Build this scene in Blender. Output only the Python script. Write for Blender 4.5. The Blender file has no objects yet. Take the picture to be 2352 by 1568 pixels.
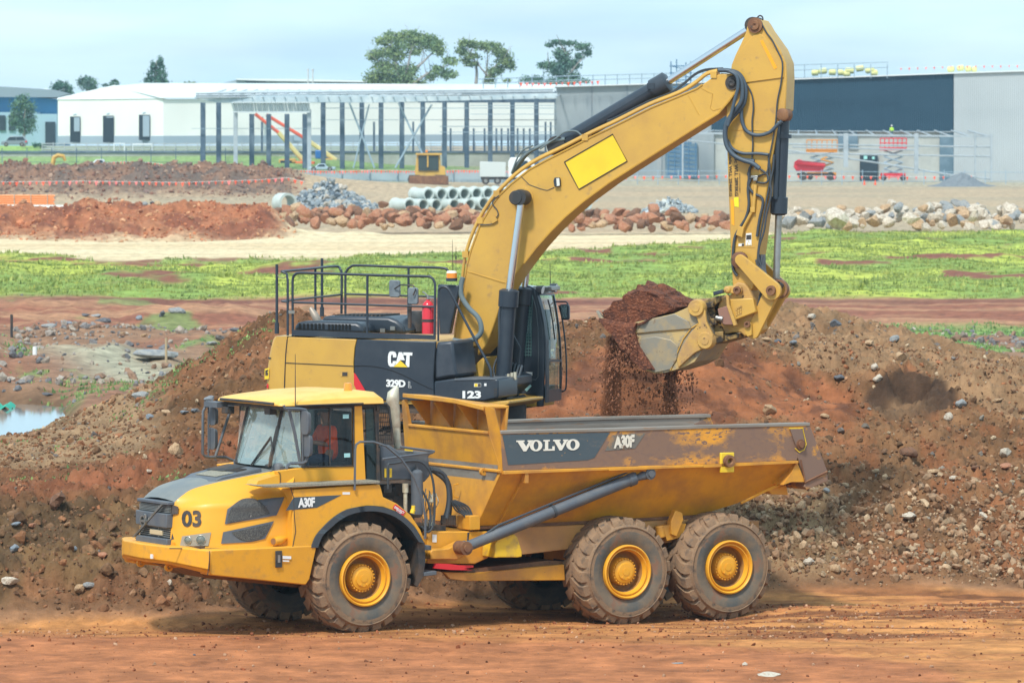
import bpy, bmesh, math, random
import numpy as np
from mathutils import Vector, Matrix
random.seed(7); RNG = np.random.default_rng(11)
SC = bpy.context.scene; COL = SC.collection
F = 12000.0; H = 7.1; HOR = 320.0
PITCH = math.atan((784 - HOR) / F)
cam_d = bpy.data.cameras.new("camera"); cam = bpy.data.objects.new("camera", cam_d); COL.objects.link(cam)
cam_d.sensor_width = 36.0; cam_d.lens = F / 2352 * 36.0
cam.location = (0, 0, H); cam.rotation_euler = (math.pi / 2 - PITCH, 0, 0)
cam_d.clip_start = 1.0; cam_d.clip_end = 20000.0
cam_d.dof.use_dof = True; cam_d.dof.focus_distance = 78.0; cam_d.dof.aperture_fstop = 6.7
SC.camera = cam
SUN_EL = math.radians(52); SUN_AZ = math.radians(205)
w = bpy.data.worlds.new("World"); SC.world = w; w.use_nodes = True
nt = w.node_tree; bg = nt.nodes["Background"]
sky = nt.nodes.new("ShaderNodeTexSky"); sky.sky_type = 'NISHITA'; sky.sun_disc = False
sky.sun_elevation = SUN_EL; sky.sun_rotation = SUN_AZ; sky.air_density = 1.0; sky.dust_density = 2.0; sky.ozone_density = 1.0
tc = nt.nodes.new("ShaderNodeTexCoord"); mp = nt.nodes.new("ShaderNodeMapping"); mp.inputs['Scale'].default_value = (9, 9, 60)
nz = nt.nodes.new("ShaderNodeTexNoise"); nz.inputs['Scale'].default_value = 1.2; nz.inputs['Detail'].default_value = 5
nt.links.new(tc.outputs['Generated'], mp.inputs['Vector']); nt.links.new(mp.outputs[0], nz.inputs['Vector'])
cr = nt.nodes.new("ShaderNodeMapRange"); cr.inputs['From Min'].default_value = 0.3; cr.inputs['From Max'].default_value = 0.72
cr.inputs['To Min'].default_value = 0.6; cr.inputs['To Max'].default_value = 0.95
nt.links.new(nz.outputs['Fac'], cr.inputs['Value'])
mx = nt.nodes.new("ShaderNodeMix"); mx.data_type = 'RGBA'
nt.links.new(cr.outputs[0], mx.inputs['Factor']); nt.links.new(sky.outputs[0], mx.inputs['A'])
m2 = nt.nodes.new("ShaderNodeMapping"); m2.inputs['Scale'].default_value = (16, 16, 75); n2_ = nt.nodes.new("ShaderNodeTexNoise"); n2_.inputs['Scale'].default_value = 1.0; n2_.inputs['Detail'].default_value = 4
nt.links.new(tc.outputs['Generated'], m2.inputs['Vector']); nt.links.new(m2.outputs[0], n2_.inputs['Vector']); r2 = nt.nodes.new("ShaderNodeMapRange"); r2.inputs['From Min'].default_value = .38; r2.inputs['From Max'].default_value = .64; nt.links.new(n2_.outputs['Fac'], r2.inputs['Value'])
x2 = nt.nodes.new("ShaderNodeMix"); x2.data_type = 'RGBA'; x2.inputs['A'].default_value = (4.3, 6.4, 7.9, 1); x2.inputs['B'].default_value = (5.4, 7.1, 7.9, 1); nt.links.new(r2.outputs[0], x2.inputs['Factor']); nt.links.new(x2.outputs['Result'], mx.inputs['B'])
nt.links.new(mx.outputs['Result'], bg.inputs['Color']); bg.inputs['Strength'].default_value = 0.105
sun_d = bpy.data.lights.new("sun", 'SUN'); sun_d.energy = 2.3; sun_d.angle = math.radians(7); sun_d.color = (1.0, 0.96, 0.9)
sun = bpy.data.objects.new("sun", sun_d); COL.objects.link(sun); sun.location = (-30, -30, 60)
sdir = Vector((math.sin(SUN_AZ) * math.cos(SUN_EL), math.cos(SUN_AZ) * math.cos(SUN_EL), math.sin(SUN_EL)))
sun.rotation_euler = sdir.to_track_quat('Z', 'Y').to_euler()
SC.view_settings.view_transform = 'Standard'; SC.view_settings.look = 'None'
SC.view_settings.exposure = 0.74; SC.view_settings.gamma = 1.0
SC.cycles.max_bounces = 6; SC.cycles.transparent_max_bounces = 12; SC.cycles.use_denoising = True
SC.cycles.volume_bounces = 0
SA, CA = math.sin(PITCH), math.cos(PITCH)
def ray(u, v): return Vector((u - 1176.0, (784 - v) * SA + F * CA, (784 - v) * CA - F * SA))
def W(u, v, d):
 r = ray(u, v); t = d / r.y; return Vector((r.x * t, d, H + r.z * t))
def G(u, v, z=0.0):
 r = ray(u, v); t = (z - H) / r.z; return Vector((r.x * t, r.y * t, z))
def zm(x0, y0, s): return lambda X, Y: (x0 + X * s, y0 + Y * s)
z1 = zm(257.25, 882, .375); z2 = zm(882, 863.6, .4453); z3 = zm(588, 569.6, .3281); z4 = zm(1010.6, 18.4, .4101)
z5 = zm(1323, 514.5, .2930); z6 = zm(0, 55.1, .3515); z7 = zm(551.25, 55.1, .3516); z8 = zm(1249.5, 55.1, .4688)
class Frame:
 def __init__(s, o, th): s.o = o; s.c = math.cos(th); s.s = math.sin(th); s.th = th
 def P(s, uv, y):
  n = Vector((-s.s, s.c, 0)); r = ray(*uv); C = Vector((0, 0, H))
  t = ((s.o + n * y) - C).dot(n) / r.dot(n); p = C + r * t - s.o
  return Vector((p.x * s.c + p.y * s.s, y, p.z))
 def PX(s, uv, x):
  n = Vector((s.c, s.s, 0)); r = ray(*uv); C = Vector((0, 0, H))
  t = ((s.o + n * x) - C).dot(n) / r.dot(n); p = C + r * t - s.o
  return Vector((x, -p.x * s.s + p.y * s.c, p.z))
class MB:
 def __init__(s): s.v = []; s.f = []; s.m = []
 def add(s, vs, fs, mi=0):
  o = len(s.v); s.v += [tuple(p) for p in vs]
  for f in fs: s.f.append(tuple(i + o for i in f)); s.m.append(mi)
  return s
 def box(s, x0, x1, y0, y1, z0, z1, mi=0):
  return s.hexa([(x0,y0,z0),(x1,y0,z0),(x1,y1,z0),(x0,y1,z0),(x0,y0,z1),(x1,y0,z1),(x1,y1,z1),(x0,y1,z1)], mi)
 def hexa(s, p, mi=0):
  return s.add(p, [(3,2,1,0),(4,5,6,7),(0,1,5,4),(1,2,6,5),(2,3,7,6),(3,0,4,7)], mi)
 def prism(s, pts, vec, mi=0):
  n = len(pts); vec = Vector(vec); p = [Vector(q) for q in pts]
  return s.add(p + [q + vec for q in p], [tuple(range(n - 1, -1, -1)), tuple(range(n, 2 * n))] +
                     [(i, (i + 1) % n, n + (i + 1) % n, n + i) for i in range(n)], mi)
 def loft(s, a, b, mi=0):
  n = len(a)
  return s.add(list(a) + list(b), [tuple(range(n - 1, -1, -1)), tuple(range(n, 2 * n))] +
                     [(i, (i + 1) % n, n + (i + 1) % n, n + i) for i in range(n)], mi)
 def cyl(s, a, b, r0, r1=None, n=16, mi=0, caps=True): return s.tube([a, b], [r0, r0 if r1 is None else r1], n, mi, caps)
 def tube(s, pts, r, n=8, mi=0, caps=True):
  P = [Vector(p) for p in pts]; R = r if isinstance(r, (list, tuple)) else [r] * len(P)
  vs = []; fs = []; prev = None
  for i, p in enumerate(P):
   d = (P[min(i + 1, len(P) - 1)] - P[max(i - 1, 0)]).normalized()
   if prev is None: prev = Vector((0, 0, 1)) if abs(d.z) < .9 else Vector((1, 0, 0))
   a = (prev - d * prev.dot(d)).normalized(); prev = a; b = d.cross(a)
   for k in range(n):
    t = 2 * math.pi * k / n; vs.append(p + (a * math.cos(t) + b * math.sin(t)) * R[i])
  for i in range(len(P) - 1):
   for k in range(n): fs.append((i * n + k, i * n + (k + 1) % n, (i + 1) * n + (k + 1) % n, (i + 1) * n + k))
  if caps: fs += [tuple(range(n - 1, -1, -1)), tuple(range((len(P) - 1) * n, len(P) * n))]
  return s.add(vs, fs, mi)
 def lathe(s, prof, c, axis=(0, 1, 0), n=48, mi=0):
  ax = Vector(axis).normalized(); a = Vector((0, 0, 1)) if abs(ax.z) < .9 else Vector((1, 0, 0)); b = ax.cross(a); c = Vector(c)
  vs = []; fs = []
  for (r, h) in prof:
   for k in range(n):
    t = 2 * math.pi * k / n; vs.append(c + ax * h + (a * math.cos(t) + b * math.sin(t)) * r)
  for i in range(len(prof) - 1):
   for k in range(n): fs.append((i * n + k, (i + 1) * n + k, (i + 1) * n + (k + 1) % n, i * n + (k + 1) % n))
  return s.add(vs, fs, mi)
 def grid(s, rows, mi=0):
  m = len(rows[0]); vs = [p for r in rows for p in r]
  return s.add(vs, [(i * m + j, i * m + j + 1, (i + 1) * m + j + 1, (i + 1) * m + j) for i in range(len(rows) - 1) for j in range(m - 1)], mi)
 def poly(s, pts, mi=0): return s.add(pts, [tuple(range(len(pts)))], mi)
 def mirror(s, yc):
  n = len(s.v); s.half = (n, len(s.f)); s.v += [(x, 2 * yc - y, z) for x, y, z in s.v]
  s.f += [tuple(i + n for i in reversed(f)) for f in s.f]; s.m += list(s.m); return s
 half = None
 def apart(s, name, *a, **k):
  r = list(range(len(s.v)))
  def f_(i):
   while r[i] != i: r[i] = r[r[i]]; i = r[i]
   return i
  for f in s.f:
   for i in f[1:]: r[f_(i)] = f_(f[0])
  g = {}
  for f, m in zip(s.f, s.m): g.setdefault(f_(f[0]), []).append((f, m))
  for fs in g.values():
   b = MB(); mp = {}
   for f, m in fs:
    for i in f:
     if i not in mp: mp[i] = len(b.v); b.v.append(s.v[i])
    b.f.append(tuple(mp[i] for i in f)); b.m.append(m)
   b.build(name, *a, **k)
 def build(s, name, mats, parent=None, bev=0, ang=35, loc=None, sub=0, one=False):
  if s.half and not one and len(s.v) == 2 * s.half[0] and len(s.f) == 2 * s.half[1]:
   n, k = s.half; b = MB(); b.v = s.v[n:]; b.f = [tuple(i - n for i in f) for f in s.f[k:]]; b.m = s.m[k:]; b.build(name, mats, parent, bev, ang, loc)
   s.v = s.v[:n]; s.f = s.f[:k]; s.m = s.m[:k]
  s.half = None
  me = bpy.data.meshes.new(name)
  vs = s.v
  if loc is not None: vs = [(a - loc[0], b - loc[1], c - loc[2]) for a, b, c in vs]
  me.from_pydata(vs, [], s.f)
  for m in (mats if isinstance(mats, (list, tuple)) else [mats]): me.materials.append(m)
  if max(s.m, default=0) > 0: me.polygons.foreach_set('material_index', s.m)
  bm = bmesh.new(); bm.from_mesh(me); bmesh.ops.remove_doubles(bm, verts=bm.verts, dist=1e-5)
  if len(bm.faces) < 60000: bmesh.ops.recalc_face_normals(bm, faces=bm.faces)
  bm.to_mesh(me); bm.free()
  if ang: me.polygons.foreach_set('use_smooth', [True] * len(me.polygons)); me.set_sharp_from_angle(angle=math.radians(ang))
  o = bpy.data.objects.new(name, me); COL.objects.link(o)
  if loc is not None: o.location = loc
  if parent is not None: o.parent = parent
  if bev:
   b = o.modifiers.new('bevel', 'BEVEL'); b.width = bev; b.segments = 2; b.limit_method = 'ANGLE'; b.angle_limit = math.radians(35)
   b.use_clamp_overlap = True; b.harden_normals = False
  return o
def tag(o, label=None, cat=None, group=None, kind=None):
 if label: o['label'] = label
 if cat: o['category'] = cat
 if group: o['group'] = group
 if kind: o['kind'] = kind
 return o
def empty(name, loc, rz=0, label=None, cat=None, group=None):
 o = bpy.data.objects.new(name, None); COL.objects.link(o); o.location = loc; o.rotation_euler = (0, 0, rz)
 o.empty_display_size = .3
 return tag(o, label, cat, group)
def spline(pts, n):
 P = [Vector(p) for p in pts]; out = []
 for i in range(len(P) - 1):
  p0 = P[i - 1] if i else P[0] * 2 - P[1]; p1 = P[i]; p2 = P[i + 1]; p3 = P[i + 2] if i + 2 < len(P) else P[-1] * 2 - P[-2]
  for k in range(n):
   t = k / n; out.append(.5 * ((2 * p1) + (p2 - p0) * t + (2 * p0 - 5 * p1 + 4 * p2 - p3) * t * t + (3 * p1 - p0 - 3 * p2 + p3) * t ** 3))
 out.append(P[-1]); return out
def surf(rows, n=5, m=5):
 R = [spline(r, m) for r in rows]; C = [spline([R[i][j] for i in range(len(R))], n) for j in range(len(R[0]))]
 return [[C[j][i] for j in range(len(C))] for i in range(len(C[0]))]
_txt = {}
def text_to(mb, body, bl, br, tl, mi=0, bold=0.0, th=.004, shear=0, space=1.0):
 """lettering stretched into the parallelogram bl, br, tl (thickness towards the reader)"""
 key = (body, bold, shear, space)
 if key not in _txt:
  cu = bpy.data.curves.new('t', 'FONT'); cu.body = body; cu.offset = bold; cu.shear = shear; cu.space_character = space; cu.resolution_u = 3
  ob = bpy.data.objects.new('t', cu); COL.objects.link(ob); dg = bpy.context.evaluated_depsgraph_get()
  me = bpy.data.meshes.new_from_object(ob.evaluated_get(dg)); V = [tuple(q.co) for q in me.vertices]; Fc = [tuple(p.vertices) for p in me.polygons]
  bpy.data.objects.remove(ob); bpy.data.curves.remove(cu); bpy.data.meshes.remove(me); _txt[key] = (V, Fc)
 V, Fc = _txt[key]; xs = [p[0] for p in V]; ys = [p[1] for p in V]
 x0, x1, y0, y1 = min(xs), max(xs), min(ys), max(ys); bl, br, tl = Vector(bl), Vector(br), Vector(tl)
 ex = br - bl; ey = tl - bl; nrm = ex.cross(ey).normalized() * th
 mb.add([bl + ex * ((p[0] - x0) / (x1 - x0)) + ey * ((p[1] - y0) / (y1 - y0)) + nrm for p in V], Fc, mi)
def lin(r, g, b): return tuple(((c / 255) / 12.92 if c <= 10 else (((c / 255) + .055) / 1.055) ** 2.4) for c in (r, g, b))
MATS = {}
def mat(name, col, rough=.5, metal=0.0, c2=None, scale=3.0, lo=.45, hi=.65, c3=None, s3=25.0, lo3=.6, hi3=.66, bump=0.0, bs=30.0, bd=.02, spec=.5, coat=0.0, alpha=None, stretch=None):
 if name in MATS: return MATS[name]
 m = bpy.data.materials.new(name); m.use_nodes = True; n = m.node_tree; N = n.nodes; L = n.links
 p = N['Principled BSDF']; p.inputs['Roughness'].default_value = rough; p.inputs['Metallic'].default_value = metal
 p.inputs['Base Color'].default_value = (*col, 1); p.inputs['Specular IOR Level'].default_value = spec; p.inputs['Coat Weight'].default_value = coat
 if c2 or c3 or bump:
  t = N.new('ShaderNodeTexCoord'); src = t.outputs['Object']
  if stretch:
   q = N.new('ShaderNodeMapping'); q.inputs['Scale'].default_value = stretch; L.new(src, q.inputs['Vector']); src = q.outputs[0]
 last = None
 def layer(prev, c, sc, a, b, det=6, rg=.62):
  z = N.new('ShaderNodeTexNoise'); z.inputs['Scale'].default_value = sc; z.inputs['Detail'].default_value = det; z.inputs['Roughness'].default_value = rg; L.new(src, z.inputs['Vector'])
  r = N.new('ShaderNodeMapRange'); r.inputs['From Min'].default_value = a; r.inputs['From Max'].default_value = b; L.new(z.outputs['Fac'], r.inputs['Value'])
  x = N.new('ShaderNodeMix'); x.data_type = 'RGBA'; L.new(r.outputs[0], x.inputs['Factor'])
  if prev is None: x.inputs['A'].default_value = (*col, 1)
  else: L.new(prev, x.inputs['A'])
  x.inputs['B'].default_value = (*c, 1); return x.outputs['Result']
 if c2: last = layer(last, c2, scale, lo, hi)
 if c3: last = layer(last, c3, s3, lo3, hi3)
 if last: L.new(last, p.inputs['Base Color'])
 if bump:
  z = N.new('ShaderNodeTexNoise'); z.inputs['Scale'].default_value = bs; z.inputs['Detail'].default_value = 6; L.new(src, z.inputs['Vector'])
  b = N.new('ShaderNodeBump'); b.inputs['Strength'].default_value = bump; b.inputs['Distance'].default_value = bd; L.new(z.outputs['Fac'], b.inputs['Height']); L.new(b.outputs[0], p.inputs['Normal'])
 MATS[name] = m; return m
def glass(name, tint=(.75, .9, .88), refl=.9, ior=1.5, opac=0.0):
 m = bpy.data.materials.new(name); m.use_nodes = True; n = m.node_tree; N = n.nodes; L = n.links
 N.remove(N['Principled BSDF']); out = N['Material Output']
 tr = N.new('ShaderNodeBsdfTransparent'); tr.inputs[0].default_value = (*tint, 1)
 gl = N.new('ShaderNodeBsdfGlossy'); gl.inputs['Roughness'].default_value = .03; gl.inputs[0].default_value = (refl, refl, refl, 1)
 fr = N.new('ShaderNodeFresnel'); fr.inputs[0].default_value = ior
 mx = N.new('ShaderNodeMixShader'); L.new(fr.outputs[0], mx.inputs[0]); L.new(tr.outputs[0], mx.inputs[1]); L.new(gl.outputs[0], mx.inputs[2])
 last = mx.outputs[0]
 if opac:
  df = N.new('ShaderNodeBsdfDiffuse'); df.inputs[0].default_value = (.5, .66, .63, 1); m2 = N.new('ShaderNodeMixShader'); m2.inputs[0].default_value = opac
  L.new(last, m2.inputs[1]); L.new(df.outputs[0], m2.inputs[2]); last = m2.outputs[0]
 L.new(last, out.inputs[0]); return m
DUST = lin(176, 122, 78)
MY = mat('truck_yellow_paint', (.76, .36, .02), .45, c2=(.70, .325, .02), scale=1.2, lo=.4, hi=.75, c3=(.42, .25, .10), s3=9, lo3=.66, hi3=.95, coat=.08)
MYM = mat('mud_splashed_yellow_paint', (.74, .35, .02), .5, c2=(.62, .29, .03), scale=1.5, lo=.42, hi=.7, c3=(.46, .24, .06), s3=7, lo3=.54, hi3=.85, coat=.05)
MYB = mat('body_yellow_paint', (.68, .32, .025), .5, c2=(.40, .18, .045), scale=1.3, lo=.42, hi=.68, c3=(.25, .12, .05), s3=30, lo3=.66, hi3=.72)
MYW = mat('worn_body_paint', (.72, .32, .03), .6, c2=(.22, .13, .085), scale=1.1, lo=.47, hi=.56, c3=(.20, .12, .085), s3=16, lo3=.54, hi3=.57, stretch=(.5, 1, 1))
MCY = mat('excavator_yellow_paint', (.57, .33, .055), .45, c2=(.47, .265, .055), scale=1.1, lo=.42, hi=.68, c3=(.30, .18, .08), s3=7, lo3=.60, hi3=.80, coat=.08)
MCYD = mat('dusty_excavator_paint', (.56, .33, .07), .6, c2=(.40, .23, .09), scale=3, lo=.42, hi=.66, c3=(.06, .035, .02), s3=9, lo3=.64, hi3=.69, bump=.2)
MBK = mat('black_paint', (.022, .032, .046), .38, c2=(.035, .045, .058), scale=2)
MGY = mat('dark_grey_plastic', (.085, .10, .12), .55, c2=(.12, .125, .13), scale=3)
MHG = mat('grey_hood_paint', (.15, .165, .165), .5, c2=(.25, .24, .20), scale=1.6, lo=.4, hi=.75)
MDK = mat('grimy_dark_metal', (.03, .032, .034), .65, c2=(.09, .06, .04), scale=4, bump=.2)
MRUST = mat('rusty_brown_steel', (.16, .07, .035), .75, c2=(.25, .12, .05), scale=3, c3=(.08, .05, .035), s3=9)
MSTEEL = mat('worn_bright_steel', (.36, .36, .34), .38, metal=.85, c2=(.30, .27, .22), scale=4)
MCHR = mat('chrome_rod', (.62, .64, .66), .22, metal=1.0)
MPALE = mat('pale_exhaust_metal', (.55, .52, .40), .5, metal=.3, c2=(.40, .33, .24), scale=6)
MRUB = mat('dusty_tyre_tread', (.23, .145, .085), .92, c2=(.29, .18, .10), scale=3, c3=(.09, .07, .055), s3=7, lo3=.52, hi3=.68, bump=.4, bs=40)
MSIDE = mat('tyre_sidewall_rubber', (.085, .088, .082), .85, c2=(.18, .135, .09), scale=1.8, lo=.40, hi=.56, c3=(.21, .115, .07), s3=3.5, lo3=.54, hi3=.60, bump=.15)
MRED = mat('red_paint', (.62, .02, .03), .4); MORG = mat('orange_hivis_cloth', (1.0, .12, .03), .8, c2=(.85, .08, .02), scale=6)
MWHT = mat('white_vinyl', (.75, .76, .74), .5); MHOSE = mat('rubber_hose', (.045, .055, .065), .6); MHOSEG = mat('grey_sleeved_hose', (.13, .17, .18), .7)
MGLASS = glass('cab_glass', (.96, .99, .98), .95, 1.45, .0); MSCRN = glass('screen_glass', (.66, .86, .83), 1, 2.4, .3); MGLD = glass('dark_side_glass', (.30, .42, .42), .8, 1.5, .02)  # screen_glass: pale teal diffuse share stands in for reflected sky
MLENS = glass('lamp_lens', (.9, .9, .9), 1, 1.6, .15)
MSKIN = mat('skin', (.30, .16, .10), .6); MAMB = mat('amber_lens', (.85, .26, .01), .3, coat=.5)
MYEL = mat('yellow_sign_vinyl', (.80, .55, .03), .5); MBLUEST = mat('pale_blue_vinyl', (.35, .62, .62), .5)
def _h(ix, iy, s):
 n = (ix.astype(np.int64) * 374761393 + iy.astype(np.int64) * 668265263 + s * 1442695041) & 0x7fffffff
 n = ((n ^ (n >> 13)) * 1274126177) & 0x7fffffff; return ((n ^ (n >> 16)) & 0xffff) / 65535.0
def vnoise(x, y, s=0):
 ix = np.floor(x); iy = np.floor(y); fx = x - ix; fy = y - iy
 fx = fx * fx * fx * (fx * (fx * 6 - 15) + 10); fy = fy * fy * fy * (fy * (fy * 6 - 15) + 10)
 a = _h(ix, iy, s); b = _h(ix + 1, iy, s); c = _h(ix, iy + 1, s); d = _h(ix + 1, iy + 1, s)
 return (a + (b - a) * fx) * (1 - fy) + (c + (d - c) * fx) * fy
def fbm(x, y, o=4, s=0, g=.5):
 t = 0; a = 1; n = 0
 for i in range(o):
  t = t + a * vnoise(x * 2 ** i + 17.3 * i, y * 2 ** i - 9.1 * i, s + i); n += a; a *= g
 return t / n
def sst(a, b, x): t = np.clip((x - a) / (b - a), 0, 1); return t * t * (3 - 2 * t)
cp = []
def V_(u, v, d): cp.append((u, d, H - (v - HOR) * d / F))
def Z_(us, d, z):
 for u in us: cp.append((u, d, z))
ALLU = (-600, 0, 600, 1200, 1800, 2352, 2950)
for d in (50, 62, 70): Z_(ALLU, d, 0)
Z_((-600, 0, 500, 1000, 1500, 2352, 2950), 75, 0)
Z_((-600, -200, 0, 150, 300, 420, 520), 77.3, 0); Z_((620,), 78.4, 0.02)
Z_((760, 900), 79.2, 0); Z_((1050,), 80.0, -.02); Z_((1212, 1330), 80.9, -.04); Z_((1445, 1560), 81.9, -.06)
Z_((1440,), 77.6, -.1); Z_((1675,), 78.4, -.1); Z_((838,), 75.3, 0); Z_((1212,), 80, -.08); Z_((1445,), 81, -.08)
Z_((1700, 1850, 2000, 2352, 2700, 2950), 82.2, 0); Z_((1850, 2352, 2950), 79, 0)
for u in (-600, -300, 0):
 for v, d in ((1300, 78.5), (1150, 81), (1100, 84), (1050, 88), (1012, 91.5)): V_(u, v, d)
 Z_((u,), 97, .3); Z_((u,), 104, -.1)
for q in ((150, 1310, 78.6), (150, 1150, 80.9), (150, 1060, 86), (110, 992, 92), (160, 962, 92.4), (300, 1310, 78.8), (300, 1150, 80.8), (300, 1060, 85), (300, 980, 89), (300, 912, 93),
          (400, 1320, 79), (400, 1130, 81.2), (400, 1000, 86), (400, 868, 91.5), (500, 1330, 79.4), (500, 1150, 81.2), (500, 1000, 85), (500, 860, 89.5), (500, 818, 92),
          (600, 1330, 80), (600, 1150, 82), (600, 1000, 84.5), (600, 900, 87), (605, 762, 90.5), (700, 745, 92), (760, 1330, 80.2), (900, 1345, 80.4), (1050, 1345, 80.9),
          (1330, 755, 97), (1330, 822, 91.2), (1330, 900, 88.6), (1330, 955, 87.2), (1250, 955, 86.6), (1230, 900, 88.4), (1240, 830, 91.5), (1500, 745, 98), (1500, 830, 91.5), (1500, 950, 88),
          (1600, 803, 92.5), (1690, 786, 93), (1690, 738, 99), (1690, 860, 90.2), (1690, 955, 88.3), (1746, 816, 93), (1802, 833, 92.8), (1896, 869, 92), (1971, 891, 91.5),
          (1802, 723, 100), (1858, 716, 101), (1933, 736, 101), (2064, 771, 100), (2121, 809, 98), (2196, 850, 96), (2244, 865, 95), (2308, 852, 95.5), (2352, 856, 95.5), (2700, 850, 96), (2950, 850, 96),
          (1746, 900, 90.2), (1746, 965, 88.6), (1896, 930, 89.9), (1896, 985, 88.4), (1850, 780, 97), (1950, 800, 97), (2100, 830, 96),
          (2008, 884, 91.4), (2076, 858, 92), (2121, 861, 92), (2166, 888, 91.2), (2214, 936, 90), (2060, 925, 91.2), (2121, 930, 91.0), (2064, 975, 88.9), (1985, 955, 89.4), (2180, 960, 89.6),
          (2200, 1010, 88.3), (2352, 950, 90.4), (2352, 1050, 87.7), (2352, 1200, 84.8), (2000, 1060, 87), (2000, 1200, 84.7), (1800, 1100, 86.2), (1800, 1250, 83.9), (2950, 950, 90.4), (2950, 1200, 84.8),
          (1600, 1250, 83.6), (1600, 1100, 86), (1450, 1200, 84.2)): V_(*q)
Z_((720, 850, 1000, 1150, 1250), 82.6, 1.6); Z_((700, 850, 1000, 1150, 1280), 85.6, 1.6); Z_((850, 1000, 1150), 87.4, 1.8); Z_((850, 1000, 1150), 93, 3.2)
Z_((700, 900), 81.7, 1.0)
Z_((110, 300, 500), 99, 1.0); Z_((700, 1000, 1330), 103, 2.6); Z_((1500, 1850), 107, 2.4); Z_((2100, 2352, 2950), 105, 1.3)
Z_((110, 300), 106, 0); Z_((500,), 112, .1); Z_(ALLU, 123, 0); Z_((0, 100), 115, -.15)
for d in (145, 180, 225, 280, 350, 372): Z_(ALLU, d, 0)
for u in (-600, 0, 250, 450, 560): V_(u, 545, 379); V_(u, 478, 388.5); Z_((u,), 400, 0)
V_(640, 500, 388); Z_((700, 760, 900), 388, 0); Z_((640,), 378, 0)
for d in (440, 520, 600): Z_(ALLU, d, 0)
for u in (-600, 0, 250, 500): V_(u, 440, 690); V_(u, 383, 703); Z_((u,), 718, 1.2)
V_(640, 395, 703); V_(700, 436, 695); Z_((760, 1000, 1300, 1700, 2352, 2950), 690, .1)
Z_((-600, 0, 400, 700), 775, 2.7); Z_((800, 1000, 1250), 775, 2.4); Z_((1400, 1800, 2352, 2950), 765, .9)
Z_((-600, 0, 400, 720), 812, 5.4); Z_((900, 1250), 812, 3.2); Z_((1500, 2352, 2950), 812, 1.0)
Z_((-600, 600), 950, 5.6); Z_((1300, 2952), 950, 3)
Z_((-600, 1200, 2950), 1500, 4); Z_((-600, 1200, 2950), 3000, 4)
CPX = np.array(cp); KD = 120.0
def _cc(u, d): return np.stack([u / 100.0, np.log(d) * KD], -1)
_c = _cc(CPX[:, 0], CPX[:, 1]); _D = np.sqrt(((_c[:, None] - _c[None]) ** 2).sum(-1) + 1.0)
_wt = np.linalg.lstsq(_D + np.eye(len(_c)) * 1e-3, CPX[:, 2], rcond=None)[0]
def base_h(u, d):
 q = _cc(np.clip(u, -600, 2950), d); o = np.zeros(u.shape)
 for (a, b), wt in zip(_c, _wt): o += wt * np.sqrt((q[..., 0] - a) ** 2 + (q[..., 1] - b) ** 2 + 1.0)
 return o
rows = np.concatenate([np.arange(56, 74, .16), np.arange(74, 102, .065), np.arange(102, 128, .3), 128 * 1.0075 ** np.arange(0, 258), np.array([900, 960, 1050, 1200, 1500, 2000, 2500.])])
rows = np.unique(np.concatenate([rows, np.arange(372, 402, .4), np.arange(684, 722, .8)])); cols = np.concatenate([np.arange(-3560, -560, 60), np.arange(-560, 2912, 6.2), np.arange(2920, 5800, 60)])
UU, DD = np.meshgrid(cols, rows); XX = (UU - 1176) / F * DD
ZZ = base_h(UU, DD); VV = HOR + (H - ZZ) * F / DD
wob = fbm(XX * .5, DD * .5, 4, 3) - .5
far = DD > 118
base_line = np.interp(UU, [-600, 0, 420, 620, 900, 1212, 1445, 1700, 2352, 2950], [77.4, 77.4, 77.4, 78.5, 79.5, 80.9, 82.0, 82.2, 82.3, 82.3])
mound = sst(0, .8, DD - base_line + wob * .5) * (1 - sst(100, 112, DD))
road = 1 - sst(-.4, .3, DD - base_line + wob * .8)
bench = sst(0, 20, 0) if False else np.exp(-((UU - 1000) / 330) ** 4) * np.exp(-((DD - 84.2) / 2.6) ** 4)
rough = mound * (1 - .9 * bench)
face = sst(0, 25, VV - np.interp(UU, [1230, 1323, 1396, 1500, 1616, 1686, 1746, 1802, 1896, 1971], [870, 819, 790, 800, 799, 786, 816, 833, 869, 891])) * (1 - sst(955, 1000, VV + wob * 80)) * sst(1190, 1230, UU) * (1 - sst(1930, 2010, UU)) * (DD < 100)
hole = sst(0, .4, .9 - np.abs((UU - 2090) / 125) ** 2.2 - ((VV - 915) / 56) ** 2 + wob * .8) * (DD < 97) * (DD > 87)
plateau = mound * sst(84, 86, DD) * (1 - sst(300, 420, UU))
X_, Y_ = XX, DD
n1 = fbm(X_ * .9, Y_ * .9, 4, 21); n2 = fbm(X_ * 4, Y_ * 4, 3, 31); n3 = fbm(X_ * 11, Y_ * 11, 3, 41)
bil = np.abs(fbm(X_ * 2.2, Y_ * 2.2, 4, 51) - .5) * 2; bil2 = np.abs(fbm(X_ * 6, Y_ * 6, 3, 61) - .5) * 2
cal = 1 - .75 * face - .6 * plateau
dz = rough * cal * ((n1 - .5) * .30 + (.35 - bil) * .34 + (.3 - bil2) * .22 + (n3 - .5) * .10 + (.3 - np.abs(fbm(X_ * 13, Y_ * 13, 2, 67) - .5) * 2) * .07)
dz += face * ((n1 - .5) * .25 + (n2 - .5) * .08 + (bil2 - .3) * -.05) * (DD < 100)
rut = np.zeros_like(dz)
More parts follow.
